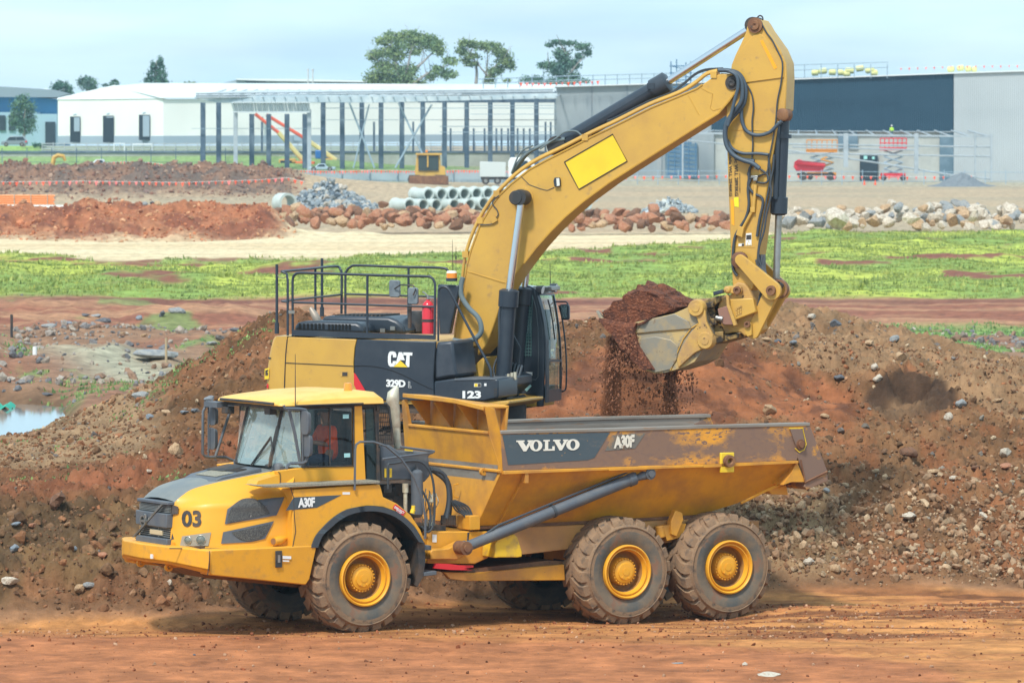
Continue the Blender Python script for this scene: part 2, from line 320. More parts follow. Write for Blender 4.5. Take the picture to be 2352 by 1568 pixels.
for off, wd, dp in ((0, .28, .05), (2.0, .3, .045), (4.6, .25, .04), (6.5, .3, .04)):
 cx = 76.6 + off * .9 - ((XX - 1.0) / 7.5) ** 2 * np.sign(XX - 1) * .9
 rut += -dp * np.exp(-((DD - cx) / wd) ** 2) + dp * .7 * np.exp(-((DD - cx - wd * 1.7) / (wd * .6)) ** 2)
rightness = sst(1.0, 5.0, XX)
tp_ = np.sin(XX * 2 * np.pi / .27 + 1.2 * np.sin(DD * 9)) * (np.exp(-((DD - 75.2 - .02 * (XX - 4) ** 2) / .26) ** 2) + np.exp(-((DD - 72.6 + .05 * (XX - 2) ** 2) / .24) ** 2) + .7 * np.exp(-((DD - 78.9) / .3) ** 2)) * sst(.40, .55, fbm(X_ * .7, Y_ * .7, 2, 501)); dz += tp_ * .022 * road
dz += road * ((fbm(X_ * .6, Y_ * 1.4, 3, 71) - .5) * .05 + rut * (.25 + .75 * rightness) * .6 + (fbm(X_ * 3.2, Y_ * 9, 3, 77) - .5) * .05 * (.25 + rightness * .9) * sst(72.5, 75, DD + wob))
mid = sst(125, 150, DD) * (1 - sst(220, 240, DD))
leftm = 1 - sst(560, 760, UU)
dz += mid * ((fbm(X_ * .35, Y_ * .12, 4, 81) - .5) * .9 + (fbm(X_ * 1.3, Y_ * .5, 3, 82) - .5) * .25) * (.35 + .65 * leftm)
grassz = sst(233, 238, DD + wob * 6) * (1 - sst(0, 12, DD - np.interp(UU, [-600, 0, 250, 560, 900, 1250, 1600, 1800, 2952], [318, 318, 300, 305, 310, 322, 352, 398, 402]) + wob * 10))
dz += grassz * ((fbm(X_ * .25, Y_ * .09, 4, 91) - .45) * .9)
dmd = np.exp(-((DD - 386) / 9) ** 4) * (1 - sst(600, 700, UU)); dz += dmd * ((fbm(X_ * .5, Y_ * .5, 4, 95) - .5) * 1.5 + (.4 - np.abs(fbm(X_ * 1.1, Y_ * 1.1, 3, 97) - .5) * 2) * .7)
fmd = np.exp(-((DD - 702) / 14) ** 4) * (1 - sst(640, 720, UU)); dz += fmd * ((fbm(X_ * .3, Y_ * .3, 4, 96) - .5) * 2.2 + (.4 - np.abs(fbm(X_ * .7, Y_ * .7, 3, 98) - .5) * 2) * 1.1)
pond = np.exp(-(np.maximum(0, np.abs(UU - (-150)) - 250) / 60) ** 2) * sst(112, 120, DD) * (1 - sst(147, 152, DD + wob * 3))
dz -= pond * .9
ZT = ZZ + dz
def soil(c): return np.array(lin(*c))
C = np.zeros(ZT.shape + (3,)); C[:] = soil((158, 112, 84))
def paint(mask, c):
 global C
 mask = np.clip(mask, 0, 1)[..., None]; C = C * (1 - mask) + soil(c) * mask
nA = fbm(X_ * .45, Y_ * .45, 4, 101); nB = fbm(X_ * 1.7, Y_ * 1.7, 4, 111); nC = fbm(X_ * .25, Y_ * 2.2, 4, 121)
paint(mound, (122, 84, 58)); paint(mound * sst(.5, .6, nA) * .6, (142, 92, 66)); paint(mound * sst(.52, .62, nB) * .7, (98, 70, 50))
lm = mound * (1 - sst(700, 900, UU)) * sst(1130, 1180, VV + wob * 60); paint(lm * .95, (122, 90, 62)); paint(lm * sst(.50, .56, nB) * .8, (88, 66, 48)); paint(lm * sst(.58, .64, nA) * .6, (140, 90, 64))
paint(plateau * .8, (160, 126, 98))
rb = mound * np.exp(-((VV - np.interp(UU, [0, 300, 600], [1140, 1105, 1010]) - wob * 40) / 22) ** 2) * (1 - sst(560, 640, UU)); paint(rb * .8, (140, 82, 58))
rs = mound * sst(1300, 1500, UU); paint(rs * .7, (138, 98, 70)); paint(rs * sst(.5, .6, nB) * .6, (156, 94, 62))
paint(rs * sst(1090, 1150, VV) * (1 - sst(1850, 2000, UU)) * .8, (162, 130, 100))
paint(rs * sst(.53, .6, fbm(X_ * .9, Y_ * 1.2, 4, 131)) * .5, (124, 86, 60)); paint(mound * sst(1500, 1640, UU) * sst(0, 14, np.interp(UU, [1400, 1616, 1686, 1746, 1802, 1896, 1971, 2076, 2214, 2352, 2950], [790, 799, 786, 816, 833, 869, 880, 855, 925, 1000, 1000]) - VV) * .8, (154, 118, 90))
paint(face, (150, 90, 60)); paint(face * sst(.5, .62, nB), (116, 70, 50)); paint(hole, (76, 54, 42))  # hollow: moist dark soil, with the overhang's shade put into the colour
paint(hole * np.exp(-((UU - 2070) / 60) ** 2 - ((VV - 950) / 18) ** 2) * .9, (140, 104, 78))  # lit floor of the hollow painted in as a paler patch
paint(road, (206, 136, 82)); paint(road * sst(.46, .6, nC) * .6, (186, 114, 72))
fr = road * (1 - sst(0, .9, DD + wob * 1.2 - np.interp(UU, [-600, 600, 1000, 1500, 1900, 2150, 2300], [74.1, 73.9, 73.6, 73.3, 72.0, 69.5, 66]))); paint(fr, (190, 116, 76)); paint(fr * sst(.5, .65, nB) * .5, (172, 104, 70))
trk = road * sst(.50, .56, fbm(X_ * .5 + .2, Y_ * 3.1, 4, 141)) * sst(73, 74.5, DD) * (.3 + .7 * rightness); paint(trk * .8, (124, 74, 48))
fl = DD > 112; farm = sst(108, 118, DD)
paint(farm, (156, 114, 90)); paint(farm * mid * sst(.45, .6, fbm(X_ * .3, Y_ * .12, 4, 151)), (150, 100, 78))
tr = sst(196, 201, DD + wob * 3) * (1 - sst(234, 236, DD + wob * 5)); paint(tr, (182, 128, 98)); paint(tr * sst(.45, .55, fbm(X_ * .08, Y_ * .5, 3, 161)), (152, 92, 72))
paint(np.exp(-((DD - 229) / 4.0) ** 2) * .9, (128, 76, 62))
gp = np.exp(-(((UU - (90 + (VV - 795) * 2.2 + 110)) / 130) ** 2)) * sst(795, 805, VV + wob * 20) * (1 - sst(868, 885, VV)) * farm * mid; paint(gp * .9, (176, 166, 146))
paint(farm * mid * sst(1880, 2050, UU) * sst(735, 760, VV) * sst(.40, .55, fbm(X_ * .4, Y_ * .15, 4, 171)), (138, 160, 88))
paint(farm * mid * leftm * sst(.66, .70, fbm(X_ * .3, Y_ * .1, 4, 181)) * .7, (120, 146, 84))
gn = fbm(X_ * .12, Y_ * .045, 5, 191); paint(grassz, (142, 160, 80)); paint(grassz * sst(.40, .60, gn), (188, 190, 84)); paint(grassz * sst(.63 - .035 * leftm, .66, fbm(X_ * .16, Y_ * .07, 4, 201)) * 1.0, (140, 84, 66))
pr = farm * (DD > 240) * (1 - grassz) * (1 - sst(404, 420, DD)); paint(pr, (232, 204, 170)); paint(pr * sst(.5, .65, fbm(X_ * .03, Y_ * .3, 4, 211)) * .6, (214, 176, 138))
fx = sst(404, 420, DD); paint(fx, (188, 158, 132)); paint(fx * sst(.45, .6, fbm(X_ * .03, Y_ * .05, 4, 221)) * .7, (172, 150, 128))
paint(sst(715, 745, DD) * (1 - sst(900, 1000, UU)) , (146, 150, 128)); paint(sst(768, 776, DD) * (1 - sst(797, 800, DD)) * (1 - sst(1250, 1300, UU)), (140, 160, 100)); paint(sst(800, 803, DD) * (1 - sst(80, 110, UU)), (150, 176, 96)); paint(sst(715, 745, DD) * sst(1000, 1200, UU), (176, 160, 142))
paint(dmd, (172, 106, 76)); paint(dmd * sst(.5, .6, fbm(X_ * .5, Y_ * .3, 4, 231)), (140, 82, 62))
paint(fmd, (140, 102, 84)); paint(fmd * sst(.5, .6, fbm(X_ * .5, Y_ * .3, 4, 241)), (112, 92, 84))
paint(np.clip(pond * 1.6, 0, 1), (120, 88, 66))
C *= (.80 + .42 * n2 + .10 * mound)[..., None] * .80; C[..., 1] *= 1.08
nr, nc = ZT.shape
def fast_mesh(name, verts, quads, cols=None, mats=(), smooth=True, k=4):
 me = bpy.data.meshes.new(name); nv = len(verts); nf = len(quads)
 me.vertices.add(nv); me.vertices.foreach_set('co', np.asarray(verts, dtype=np.float32).ravel())
 me.loops.add(nf * k); me.loops.foreach_set('vertex_index', np.asarray(quads, dtype=np.int32).ravel())
 me.polygons.add(nf); me.polygons.foreach_set('loop_start', np.arange(nf, dtype=np.int32) * k)
 me.update(calc_edges=True); me.polygons.foreach_set('use_smooth', np.full(nf, smooth))
 if cols is not None:
  a = me.color_attributes.new('soil', 'FLOAT_COLOR', 'POINT'); cc = np.ones((nv, 4), dtype=np.float32); cc[:, :3] = cols; a.data.foreach_set('color', cc.ravel())
 for m in mats: me.materials.append(m)
 o = bpy.data.objects.new(name, me); COL.objects.link(o); return o
def soil_mat(name, bump=.5, rock=False):
 m = bpy.data.materials.new(name); m.use_nodes = True; n = m.node_tree; N = n.nodes; L = n.links; p = N['Principled BSDF']
 p.inputs['Roughness'].default_value = .95; p.inputs['Specular IOR Level'].default_value = .25
 a = N.new('ShaderNodeAttribute'); a.attribute_name = 'soil'; t = N.new('ShaderNodeTexCoord')
 z = N.new('ShaderNodeTexNoise'); z.inputs['Scale'].default_value = 1.3 if not rock else 9; z.inputs['Detail'].default_value = 10; z.inputs['Roughness'].default_value = .72; L.new(t.outputs['Object'], z.inputs['Vector'])
 r = N.new('ShaderNodeMapRange'); r.inputs['From Min'].default_value = .3; r.inputs['From Max'].default_value = .7; r.inputs['To Min'].default_value = .5; r.inputs['To Max'].default_value = 1.5; L.new(z.outputs['Fac'], r.inputs['Value'])
 x = N.new('ShaderNodeVectorMath'); x.operation = 'SCALE'; L.new(a.outputs['Color'], x.inputs[0]); L.new(r.outputs[0], x.inputs['Scale']); L.new(x.outputs[0], p.inputs['Base Color'])
 z2 = N.new('ShaderNodeTexNoise'); z2.inputs['Scale'].default_value = 14; z2.inputs['Detail'].default_value = 8; z2.inputs['Roughness'].default_value = .7; L.new(t.outputs['Object'], z2.inputs['Vector'])
 b = N.new('ShaderNodeBump'); b.inputs['Strength'].default_value = bump; b.inputs['Distance'].default_value = .06; L.new(z2.outputs['Fac'], b.inputs['Height']); L.new(b.outputs[0], p.inputs['Normal'])
 return m
MSOIL = soil_mat('soil', .8); MROCK = soil_mat('rock', .5, True)
idx = np.arange(nr * nc).reshape(nr, nc)
quads = np.stack([idx[:-1, :-1], idx[:-1, 1:], idx[1:, 1:], idx[1:, :-1]], -1).reshape(-1, 4)
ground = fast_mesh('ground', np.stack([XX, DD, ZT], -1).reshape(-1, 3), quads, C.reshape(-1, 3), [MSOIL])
tag(ground, kind='structure')
def gh(u, d):
 u = np.asarray(u, float); d = np.asarray(d, float)
 fi = np.interp(d, rows, np.arange(nr)); fj = np.clip(np.interp(u, cols, np.arange(nc)), 0, nc - 1.001); fi = np.clip(fi, 0, nr - 1.001)
 i = fi.astype(int); j = fj.astype(int); a = fi - i; b = fj - j
 return (ZT[i, j] * (1 - b) + ZT[i, j + 1] * b) * (1 - a) + (ZT[i + 1, j] * (1 - b) + ZT[i + 1, j + 1] * b) * a
def gpt(u, d): return Vector(((u - 1176) / F * d, d, float(gh(u, d))))
def vdepth(u, v, d0=60, d1=900):
 dd = np.linspace(d0, d1, 6000); vv = HOR + (H - gh(np.full(dd.shape, u), dd)) * F / dd
 k = np.nonzero(vv <= v)[0]; return float(dd[k[0]]) if len(k) else d1
def ico(sub):
 bm = bmesh.new(); bmesh.ops.create_icosphere(bm, subdivisions=sub, radius=1); v = np.array([q.co[:] for q in bm.verts]); f = np.array([[q.index for q in t.verts] for t in bm.faces]); bm.free(); return v, f
def rock_shapes(n, sub, rough=.28, flat=(.55, .9)):
 V, Fc = ico(sub); out = []
 for k in range(n):
  d = V.copy()
  for j in range(13):
   nn = RNG.normal(size=3); nn /= np.linalg.norm(nn); h = RNG.uniform(.48, .86); q = d @ nn; d -= np.outer(np.maximum(0, q - h), nn)
  d += RNG.normal(size=d.shape) * rough * .12
  d *= np.array([1, RNG.uniform(.65, .95), RNG.uniform(*flat)]); out.append(d)
 return out, Fc
RS0, RF0 = rock_shapes(14, 1); RS1, RF1 = rock_shapes(12, 2, .2)
def scatter(name, us, ds, sizes, colors, shapes, fc, sink=.25, kind='stuff', label=None, cat=None, zoff=None, matr=None):
 n = len(us); z = gh(us, ds); x = (us - 1176) / F * ds
 nv = len(shapes[0]); Vs = np.zeros((n, nv, 3), dtype=np.float32); S = np.stack(shapes); k = RNG.integers(0, len(shapes), n)
 q = RNG.normal(size=(n, 4)); q /= np.linalg.norm(q, axis=1)[:, None]; w_, a, b, c = q.T
 R = np.stack([1-2*(b*b+c*c), 2*(a*b-c*w_), 2*(a*c+b*w_), 2*(a*b+c*w_), 1-2*(a*a+c*c), 2*(b*c-a*w_), 2*(a*c-b*w_), 2*(b*c+a*w_), 1-2*(a*a+b*b)], -1).reshape(n, 3, 3)
 Vs = np.einsum('nij,nkj->nki', R, S[k]) * sizes[:, None, None]
 Vs += np.stack([x, ds, z + sizes * (.5 - sink) if zoff is None else zoff], -1)[:, None, :]
 Fs = fc[None] + (np.arange(n) * nv)[:, None, None]
 o = fast_mesh(name, Vs.reshape(-1, 3), Fs.reshape(-1, 3), np.repeat(colors, nv, axis=0), [matr or MROCK], smooth=False, k=3)
 return tag(o, label, cat, kind=kind)
def pick_colors(n, pal, jit=.15):
 P = np.array([lin(*c) for c in pal]); c = P[RNG.integers(0, len(pal), n)] * .92; return c * (1 + RNG.normal(size=(n, 1)) * jit).clip(.6, 1.5)
def sample(n, w):
 p = (w * (DD / 80) * (UU > -550) * (UU < 2900)).ravel(); p = np.maximum(p, 0); p[~np.isfinite(p)] = 0; p /= p.sum(); k = RNG.choice(p.size, n, p=p)
 return UU.ravel()[k] + RNG.uniform(-3, 3, n), DD.ravel()[k] + RNG.uniform(-.03, .03, n)
smooth_area = (1 - .85 * face) * (1 - hole) * (1 - .97 * bench)
u_, d_ = sample(60000, mound * smooth_area * (DD < 98))
scatter('clods', u_, d_, RNG.gamma(1.7, .0125, len(u_)).clip(.008, .13), pick_colors(len(u_), [(128, 92, 64), (116, 86, 62), (142, 94, 64), (142, 108, 80), (110, 84, 64)]), RS0, RF0, label='brown earth clods and small stones covering the spoil heaps', cat='rubble')
u_, d_ = sample(1700, lm * (DD < 84) + .25 * rs * sst(980, 1060, VV) * (DD < 92)); scatter('earth_lumps', u_, d_, RNG.gamma(1.8, .027, len(u_)).clip(.03, .2), pick_colors(len(u_), [(128, 96, 68), (112, 84, 60), (138, 96, 66), (104, 80, 58)]), RS1, RF1, sink=.45, label='dark brown lumps of freshly dug earth on the lower slopes', cat='rubble')
stonew = mound * smooth_area * (DD < 102) * (.16 + 1.0 * sst(1300, 1700, UU) * (.3 + .7 * sst(1000, 1150, VV)) + .4 * (1 - sst(1010, 1110, VV)) + .4 * plateau)
u_, d_ = sample(16000, stonew)
scatter('gravel', u_, d_, RNG.gamma(1.4, .014, len(u_)).clip(.008, .12), pick_colors(len(u_), [(160, 128, 98), (148, 116, 90), (132, 122, 110), (154, 106, 76), (176, 154, 126), (112, 104, 98)]), RS0, RF0, label='pale gravel and stones strewn over the spoil heaps', cat='gravel')
u_, d_ = sample(7000, mound * sst(1560, 1700, UU) * sst(1060, 1200, VV) * (DD < 88))
scatter('scree', u_, d_, RNG.gamma(1.8, .02, len(u_)).clip(.012, .14), pick_colors(len(u_), [(162, 132, 104), (148, 116, 88), (140, 104, 76), (176, 150, 120)]), RS0, RF0, label='loose pale stones at the foot of the right hand spoil heap', cat='gravel')
u_, d_ = sample(9000, road * (DD < 81) * (DD > 62) * (.3 + 1.4 * trk + .3 * rightness * sst(73, 75, DD)))
scatter('pebbles', u_, d_, RNG.gamma(1.4, .009, len(u_)).clip(.005, .05), pick_colors(len(u_), [(140, 84, 56), (120, 76, 52), (160, 100, 64), (180, 140, 110)]), RS0, RF0, label='small crumbs of earth and pebbles on the haul road', cat='pebbles')
u_, d_ = sample(5200, mid * (leftm + .5 * sst(1850, 2000, UU) * sst(740, 760, VV)) * (1 - tr) * (1 - pond) * (VV < 930) * (.3 + sst(.45, .6, fbm(X_ * .25, Y_ * .1, 3, 301))))
scatter('rubble', u_, d_, RNG.gamma(1.4, .05, len(u_)).clip(.03, .3), pick_colors(len(u_), [(130, 126, 124), (150, 140, 130), (140, 112, 92), (112, 112, 114), (160, 148, 134)]), RS0, RF0, label='grey stones scattered over the rough ground beyond the pond', cat='rubble')
u_, d_ = sample(5200, dmd * (DD < 392) * np.gradient(DD, axis=0)); scatter('bank_lumps', u_, d_, RNG.gamma(1.4, .05, len(u_)).clip(.03, .4), pick_colors(len(u_), [(184, 118, 82), (160, 98, 68), (196, 146, 108)]), RS0, RF0, label='red brown lumps of earth on the front bank beside the pale road', cat='rubble')
u_, d_ = sample(5200, fmd * (DD < 706) * np.gradient(DD, axis=0)); scatter('bank_lumps', u_, d_, RNG.gamma(1.5, .09, len(u_)).clip(.06, .6), pick_colors(len(u_), [(146, 112, 92), (120, 100, 92), (164, 136, 116), (130, 92, 74)]), RS0, RF0, label='grey brown lumps of rock and earth on the far bank', cat='rubble')
RMESH = []
for k in range(len(RS1)):
 o = fast_mesh('stone', RS1[k], RF1, None, [], smooth=False, k=3); RMESH.append(o.data); bpy.data.objects.remove(o)
def rmat(name, c, c2): return mat(name, tuple(q * .95 for q in lin(*c)), .9, c2=tuple(q * .95 for q in lin(*c2)), scale=6, lo=.4, hi=.65, bump=.5, bs=14, bd=.03)
RM = dict(grey=rmat('grey_stone', (124, 128, 132), (160, 158, 150)), tan=rmat('tan_stone', (190, 160, 124), (150, 118, 88)), brown=rmat('brown_stone', (128, 90, 66), (100, 74, 58)),
          red=rmat('rusty_stone', (158, 100, 72), (172, 130, 100)), white=rmat('pale_stone', (206, 196, 178), (160, 140, 120)), dark=rmat('charcoal_stone', (76, 78, 84), (112, 112, 114)),
          blue=rmat('bluestone', (104, 118, 130), (150, 150, 150)))
_rc = {}
def stone(name, u, v=None, d=None, r=.2, color='grey', label=None, group=None, cat='stone', flat=1.0, sink=.3, wide=1.0, zadd=0, seed=None, base=None):
 if d is None: d = vdepth(u, v, 74)
 k = RNG.integers(0, len(RMESH)) if seed is None else seed
 key = (k, color)
 if key not in _rc:
  me = RMESH[k].copy(); me.name = name; me.materials.append(RM[color]); _rc[key] = me
 o = bpy.data.objects.new(name, _rc[key]); COL.objects.link(o); p = gpt(u, d)
 o.location = (p.x, p.y, (p.z if base is None else base) + r * flat * (.75 - sink) + zadd); o.scale = (r * wide, r, r * flat)
 o.rotation_euler = (RNG.uniform(-.5, .5), RNG.uniform(-.4, .4), RNG.uniform(0, 6.3)) if flat > .8 else (RNG.uniform(-.1, .1), RNG.uniform(-.15, .15), RNG.uniform(-.4, .4))
 return tag(o, label, cat, group)
# ================================================================ articulated dump truck
TO = G(838, 1450); T = Frame(TO, math.radians(30.5)); YC = 1.45
truck = empty('dump_truck', TO, T.th, 'yellow articulated dump truck with grey hood and tilting body, parked on the orange haul road', 'dump truck')
def t1(X, Y, y): return T.P(z1(X, Y), y)
def t2(X, Y, y): return T.P(z2(X, Y), y)
def mir(p): return Vector((p[0], 2 * YC - p[1], p[2]))
TR = .80; TW = .62
def tyre_mb():
 m = MB(); prof = [(.40, .03), (.43, .005), (.50, -.02), (.60, -.035), (.68, -.02), (.715, .02), (.745, .07), (.768, .14), (.772, TW / 2), (.768, TW - .14), (.745, TW - .07), (.715, TW - .02), (.6, TW + .03), (.43, TW), (.40, TW - .03)]
 m.lathe(prof[:4], (0, 0, 0), n=72, mi=1); m.lathe(prof[3:11], (0, 0, 0), n=72, mi=0); m.lathe(prof[10:], (0, 0, 0), n=72, mi=1)
 m.lathe([(.662, -.030), (.668, -.042), (.680, -.036), (.684, -.022)], (0, 0, 0), n=72, mi=0)
 n = 22
 for k in range(n):
  for side in (0, 1):
   t0 = 2 * math.pi * (k + side * .5) / n
   rows_ = []
   for (y, r, off, wd) in ((.0, .705, .0, .11), (.03, .782, .0, .105), (.09, .806, .02, .10), (.20, .806, .09, .10), (.30, .806, .19, .085), (.345, .80, .21, .07)):
    a = t0 + off * 1.05; yy = y if side == 0 else TW - y; h = wd
    ring = []
    for (dr, da) in ((-.055, -h * 1.1), (0, -h * .9), (0, h * .9), (-.055, h * 1.1)):
     A_ = a + da; ring.append((math.sin(A_) * (r + dr), yy, math.cos(A_) * (r + dr)))
    rows_.append(ring)
   m.grid(rows_, 0); m.poly(rows_[0], 0); m.poly(rows_[-1], 0)
 return m
def rim_mb():
 m = MB(); m.lathe([(.305, .06), (.298, .19), (.25, .235), (.20, .24)], (0, 0, 0), n=64, mi=1); m.lathe([(.405, .04), (.405, -.035), (.385, -.045), (.372, -.03), (.366, .0), (.352, .012), (.345, -.01), (.332, -.012), (.322, .03), (.305, .06)], (0, 0, 0), n=64)
 return m
def hub_mb():
 m = MB(); m.lathe([(.205, .24), (.205, .11), (.19, .085), (.178, .085), (.172, .06), (.13, .045), (.122, .03), (.05, .025), (0, .025)], (0, 0, 0), n=48)
 for k in range(24):
  a = 2 * math.pi * k / 24; c = Vector((math.sin(a) * .191, .085, math.cos(a) * .191)); m.cyl(c, c - Vector((0, .022, 0)), .013, n=6)
 for k in range(2): m.cyl((.05 - .1 * k, .03, -.09), (.05 - .1 * k, .012, -.09), .016, n=8)
 m.cyl((0, .03, 0), (0, .018, 0), .055, n=20); return m
wheel0 = tyre_mb().build('wheel', [MRUB, MSIDE], truck, ang=28); rim0 = rim_mb().build('rim', [MY, mat('rim_dirt_and_shade', (.36, .17, .03), .7, c2=(.22, .12, .06), scale=4)], wheel0); hub0 = hub_mb().build('hub', MY, wheel0)  # rim recess: dirt brown, with the recess shade painted into the colour
def wheel_at(x, y, z, flip, first=False, rot=0.0, dirty=False):
 w_ = wheel0 if first else wheel0.copy()
 if not first: COL.objects.link(w_); w_.parent = truck
 w_.location = (x, y, z); w_.rotation_euler = (0, rot, 0)
 if flip: w_.rotation_euler = (0, rot, math.pi)
 if not first:
  for ch in (rim0, hub0):
   c = ch.copy(); COL.objects.link(c); c.parent = w_
 return w_
AX = [(0, .77), (4.45, .68), (6.255, .675)]
for i, (x, z) in enumerate(AX):
 wheel_at(x, 0, z, False, i == 0, i * .07); wheel_at(x, 2 * YC, z, True, False, i * .05 + .03)
ax = MB()
for x, z in AX:
 ax.cyl((x, .3, z), (x, 2.6, z), .13, n=14); ax.cyl((x, 1.2, z), (x, 1.7, z), .27, .27, n=18)
ax.build('axles', MDK, truck)
def hood_rows():
 c = []
 c.append([(352, 1003, .97), (360, 900, .97), (370, 800, .96), (374, 770, .958), (378, 745, .955), (383, 722, .95)])
 c.append([(470, 1004, .66), (474, 900, .66), (482, 800, .68), (488, 748, .695), (492, 715, .77), (430, 681, .94)])
 c.append([(600, 1004, .45), (604, 900, .46), (612, 800, .48), (619, 738, .50), (622, 700, .59), (505, 637, .94)])
 c.append([(850, 1003, .27), (856, 900, .28), (862, 790, .30), (866, 728, .315), (868, 682, .45), (690, 590, .90)])
 c.append([(1108, 1000, .20), (1112, 900, .21), (1104, 780, .23), (1100, 700, .245), (1096, 655, .34), (870, 554, .86)])
 R = [[t1(*p) for p in r] for r in c]
 return R
HR = hood_rows(); hs = surf(HR, 5, 6)
mb = MB(); mb.grid(hs); mb.mirror(YC)
hood_rail = [r[-1] for r in hs]
mb.build('hood_side_panels', MY, truck, ang=40)
mb = MB(); e1 = [(870, 554, .86), (1035, 517, .80)]; a0 = t1(870, 554, .86); a1 = t1(1030, 522, .80); b0 = t1(1096, 655, .34); b1 = t1(1130, 640, .36); s0 = t1(1010, 560, .6)
mb.poly([a0, a1, t1(1120, 560, .50), b0]); mb.mirror(YC); mb.build('cowl_panels', MY, truck)
top = []
for i, p in enumerate(hood_rail):
 q = Vector(p); cz = q.z + .035 * min(1, i / 8); top.append([q, Vector((q.x, q.y + .06, q.z + .012)), Vector((q.x - .01, (q.y + YC) / 2, q.z + .03)), Vector((q.x - .015, YC, q.z + .04)), Vector((q.x - .01, 2 * YC - (q.y + YC) / 2, q.z + .03)), Vector((q.x, 2 * YC - q.y - .06, q.z + .012)), mir(q)])
k1 = len(top)
for q in (t1(1030, 524, .80),):
 top.append([q, Vector((q.x, q.y + .06, q.z + .012)), Vector((q.x, 1.1, q.z + .03)), Vector((q.x, YC, q.z + .04)), Vector((q.x, 1.8, q.z + .03)), Vector((q.x, 2 * YC - q.y - .06, q.z + .012)), mir(q)])
mb = MB(); mb.grid(top[:11]); mb.build('hood_front_lip', MHG, truck, ang=50)
mb = MB(); mb.grid(top[10:]); mb.build('hood_top', MHG, truck, ang=50)
pa, pb = top[13], top[16]
lift = Vector((0, 0, .035)); mb = MB()
def on_top(fx, fy):
 i = fx * (len(top) - 1); a = int(min(i, len(top) - 2)); t_ = i - a; p = top[a][0].lerp(top[a + 1][0], t_); yy = p.y + (2 * YC - 2 * p.y) * fy
 return Vector((p.x, yy, p.z + .034))
pl = [on_top(.62, .12), on_top(.66, .05), on_top(.97, .05), on_top(.97, .95), on_top(.66, .95), on_top(.62, .88)]
mb.loft([p - Vector((0, 0, .02)) for p in pl], [p + lift + (Vector((.10, 0, 0)) if i in (0, 1, 4, 5) else Vector((0, 0, 0))) for i, p in enumerate(pl)])
mb.build('hood_scoop', MGY, truck, bev=.01)
MCHK = mat('checker_plate', (.20, .19, .15), .6, c2=(.33, .30, .22), scale=60, lo=.48, hi=.52, bump=.5, bs=60)
mb = MB(); pl = [on_top(.66, .14), on_top(.80, .14), on_top(.80, .75), on_top(.66, .75)]; mb.prism([p + Vector((.06, 0, .034)) for p in pl], (0, 0, .008)); mb.build('hood_tread_plate', MCHK, truck)
mb = MB()
for k in range(9):
 p = on_top(.86 + .01 * k, .16); mb.box(p.x - .004, p.x + .004, p.y, p.y + .28, p.z + .03, p.z + .045)
mb.build('hood_vent', MDK, truck)
mb = MB(); pl = [on_top(.82, .42), on_top(.82, .9), on_top(.97, .9), on_top(.97, .42)]; mb.prism([p + Vector((0, 0, .036)) for p in pl], (0, 0, .006)); mb.build('air_grille', MDK, truck)
gx = HR[0][0].x; fx = gx - .015
def gf(X, Y): return T.PX(z1(X, Y), fx)
def bar(m, X0, X1, Ya, Yb, x0=-.04, x1=.2, mi=0):
 za = (gf(X1, Ya)).z; zb = gf(X1, Yb).z; y0 = .95; y1 = 2 * YC - .95; m.box(fx + x0, fx + x1, y0, y1, zb, za, mi)
mb = MB(); bar(mb, 0, 352, 948, 1003); bar(mb, 0, 358, 795, 882); bar(mb, 0, 372, 724, 745, -.02); mb.build('grille_bars', MGY, truck, bev=.012)
mb = MB(); za = gf(372, 740).z; zb = gf(352, 1000).z; mb.box(fx + .04, fx + .25, .97, 1.93, zb, za); mb.build('grille_recess', MDK, truck)
mb = MB()
for (Ya, Yb) in ((748, 793), (884, 946)):
 za = gf(372, Ya).z; zb = gf(372, Yb).z
 for k in range(5): z = za + (zb - za) * (k + .5) / 5; mb.box(fx + .01, fx + .05, .97, 1.93, z - .006, z + .006)
 mb.box(fx + .0, fx + .04, 1.28, 1.30, zb, za)
mb.build('grille_slats', MHG, truck)
mb = MB(); p0 = gf(147, 935); p1 = gf(322, 735); mb.prism([p0 + Vector((-.05, -.03, 0)), p0 + Vector((-.05, .03, 0)), p1 + Vector((-.05, .03, 0)), p1 + Vector((-.05, -.03, 0))], (.03, 0, 0)); mb.build('grille_badge_bar', MSTEEL, truck)
pc = gf(217, 835) + Vector((-.07, 0, 0)); mb = MB(); mb.lathe([(.085, .02), (.085, -.012), (.062, -.012), (.062, .02)], pc, (1, 0, 0), n=28)
mb.box(pc.x - .01, pc.x + .01, pc.y - .072, pc.y + .072, pc.z - .018, pc.z + .018)
d_ = Vector((0, -.07, .07)); mb.cyl(pc + d_ * .85, pc + d_ * 1.35, .012, n=8); mb.cyl(pc + d_ * 1.35 + Vector((0, .05, 0)), pc + d_ * 1.35, .01, n=8); mb.cyl(pc + d_ * 1.35 - Vector((0, 0, .05)), pc + d_ * 1.35, .01, n=8)
mb.build('round_emblem', MSTEEL, truck)
mb = MB(); p = gf(265, 905); mb.box(p.x - .01, p.x + .03, p.y - .22, p.y + .16, p.z - .035, p.z + .035); mb.build('front_marker_lamp', mat('pale_lamp', (.55, .45, .28), .3), truck, bev=.006)
mb = MB()
for (Ya, Yb) in ((738, 798), (890, 950)):
 a, b, c_, d2 = t1(372, Ya, .955), t1(407, Ya + 12, .86), t1(405, Yb - 6, .86), t1(362, Yb, .955); mb.prism([a, b, c_, d2], (-.006, -.012, 0))
mb.mirror(YC); mb.build('grille_side_inserts', MDK, truck)
flat = []
for i in range(len(hs) - 1):
 for j in range(len(hs[0]) - 1):
  flat.append((hs[i][j], hs[i][j + 1], hs[i + 1][j + 1], hs[i + 1][j]))
from mathutils.bvhtree import BVHTree
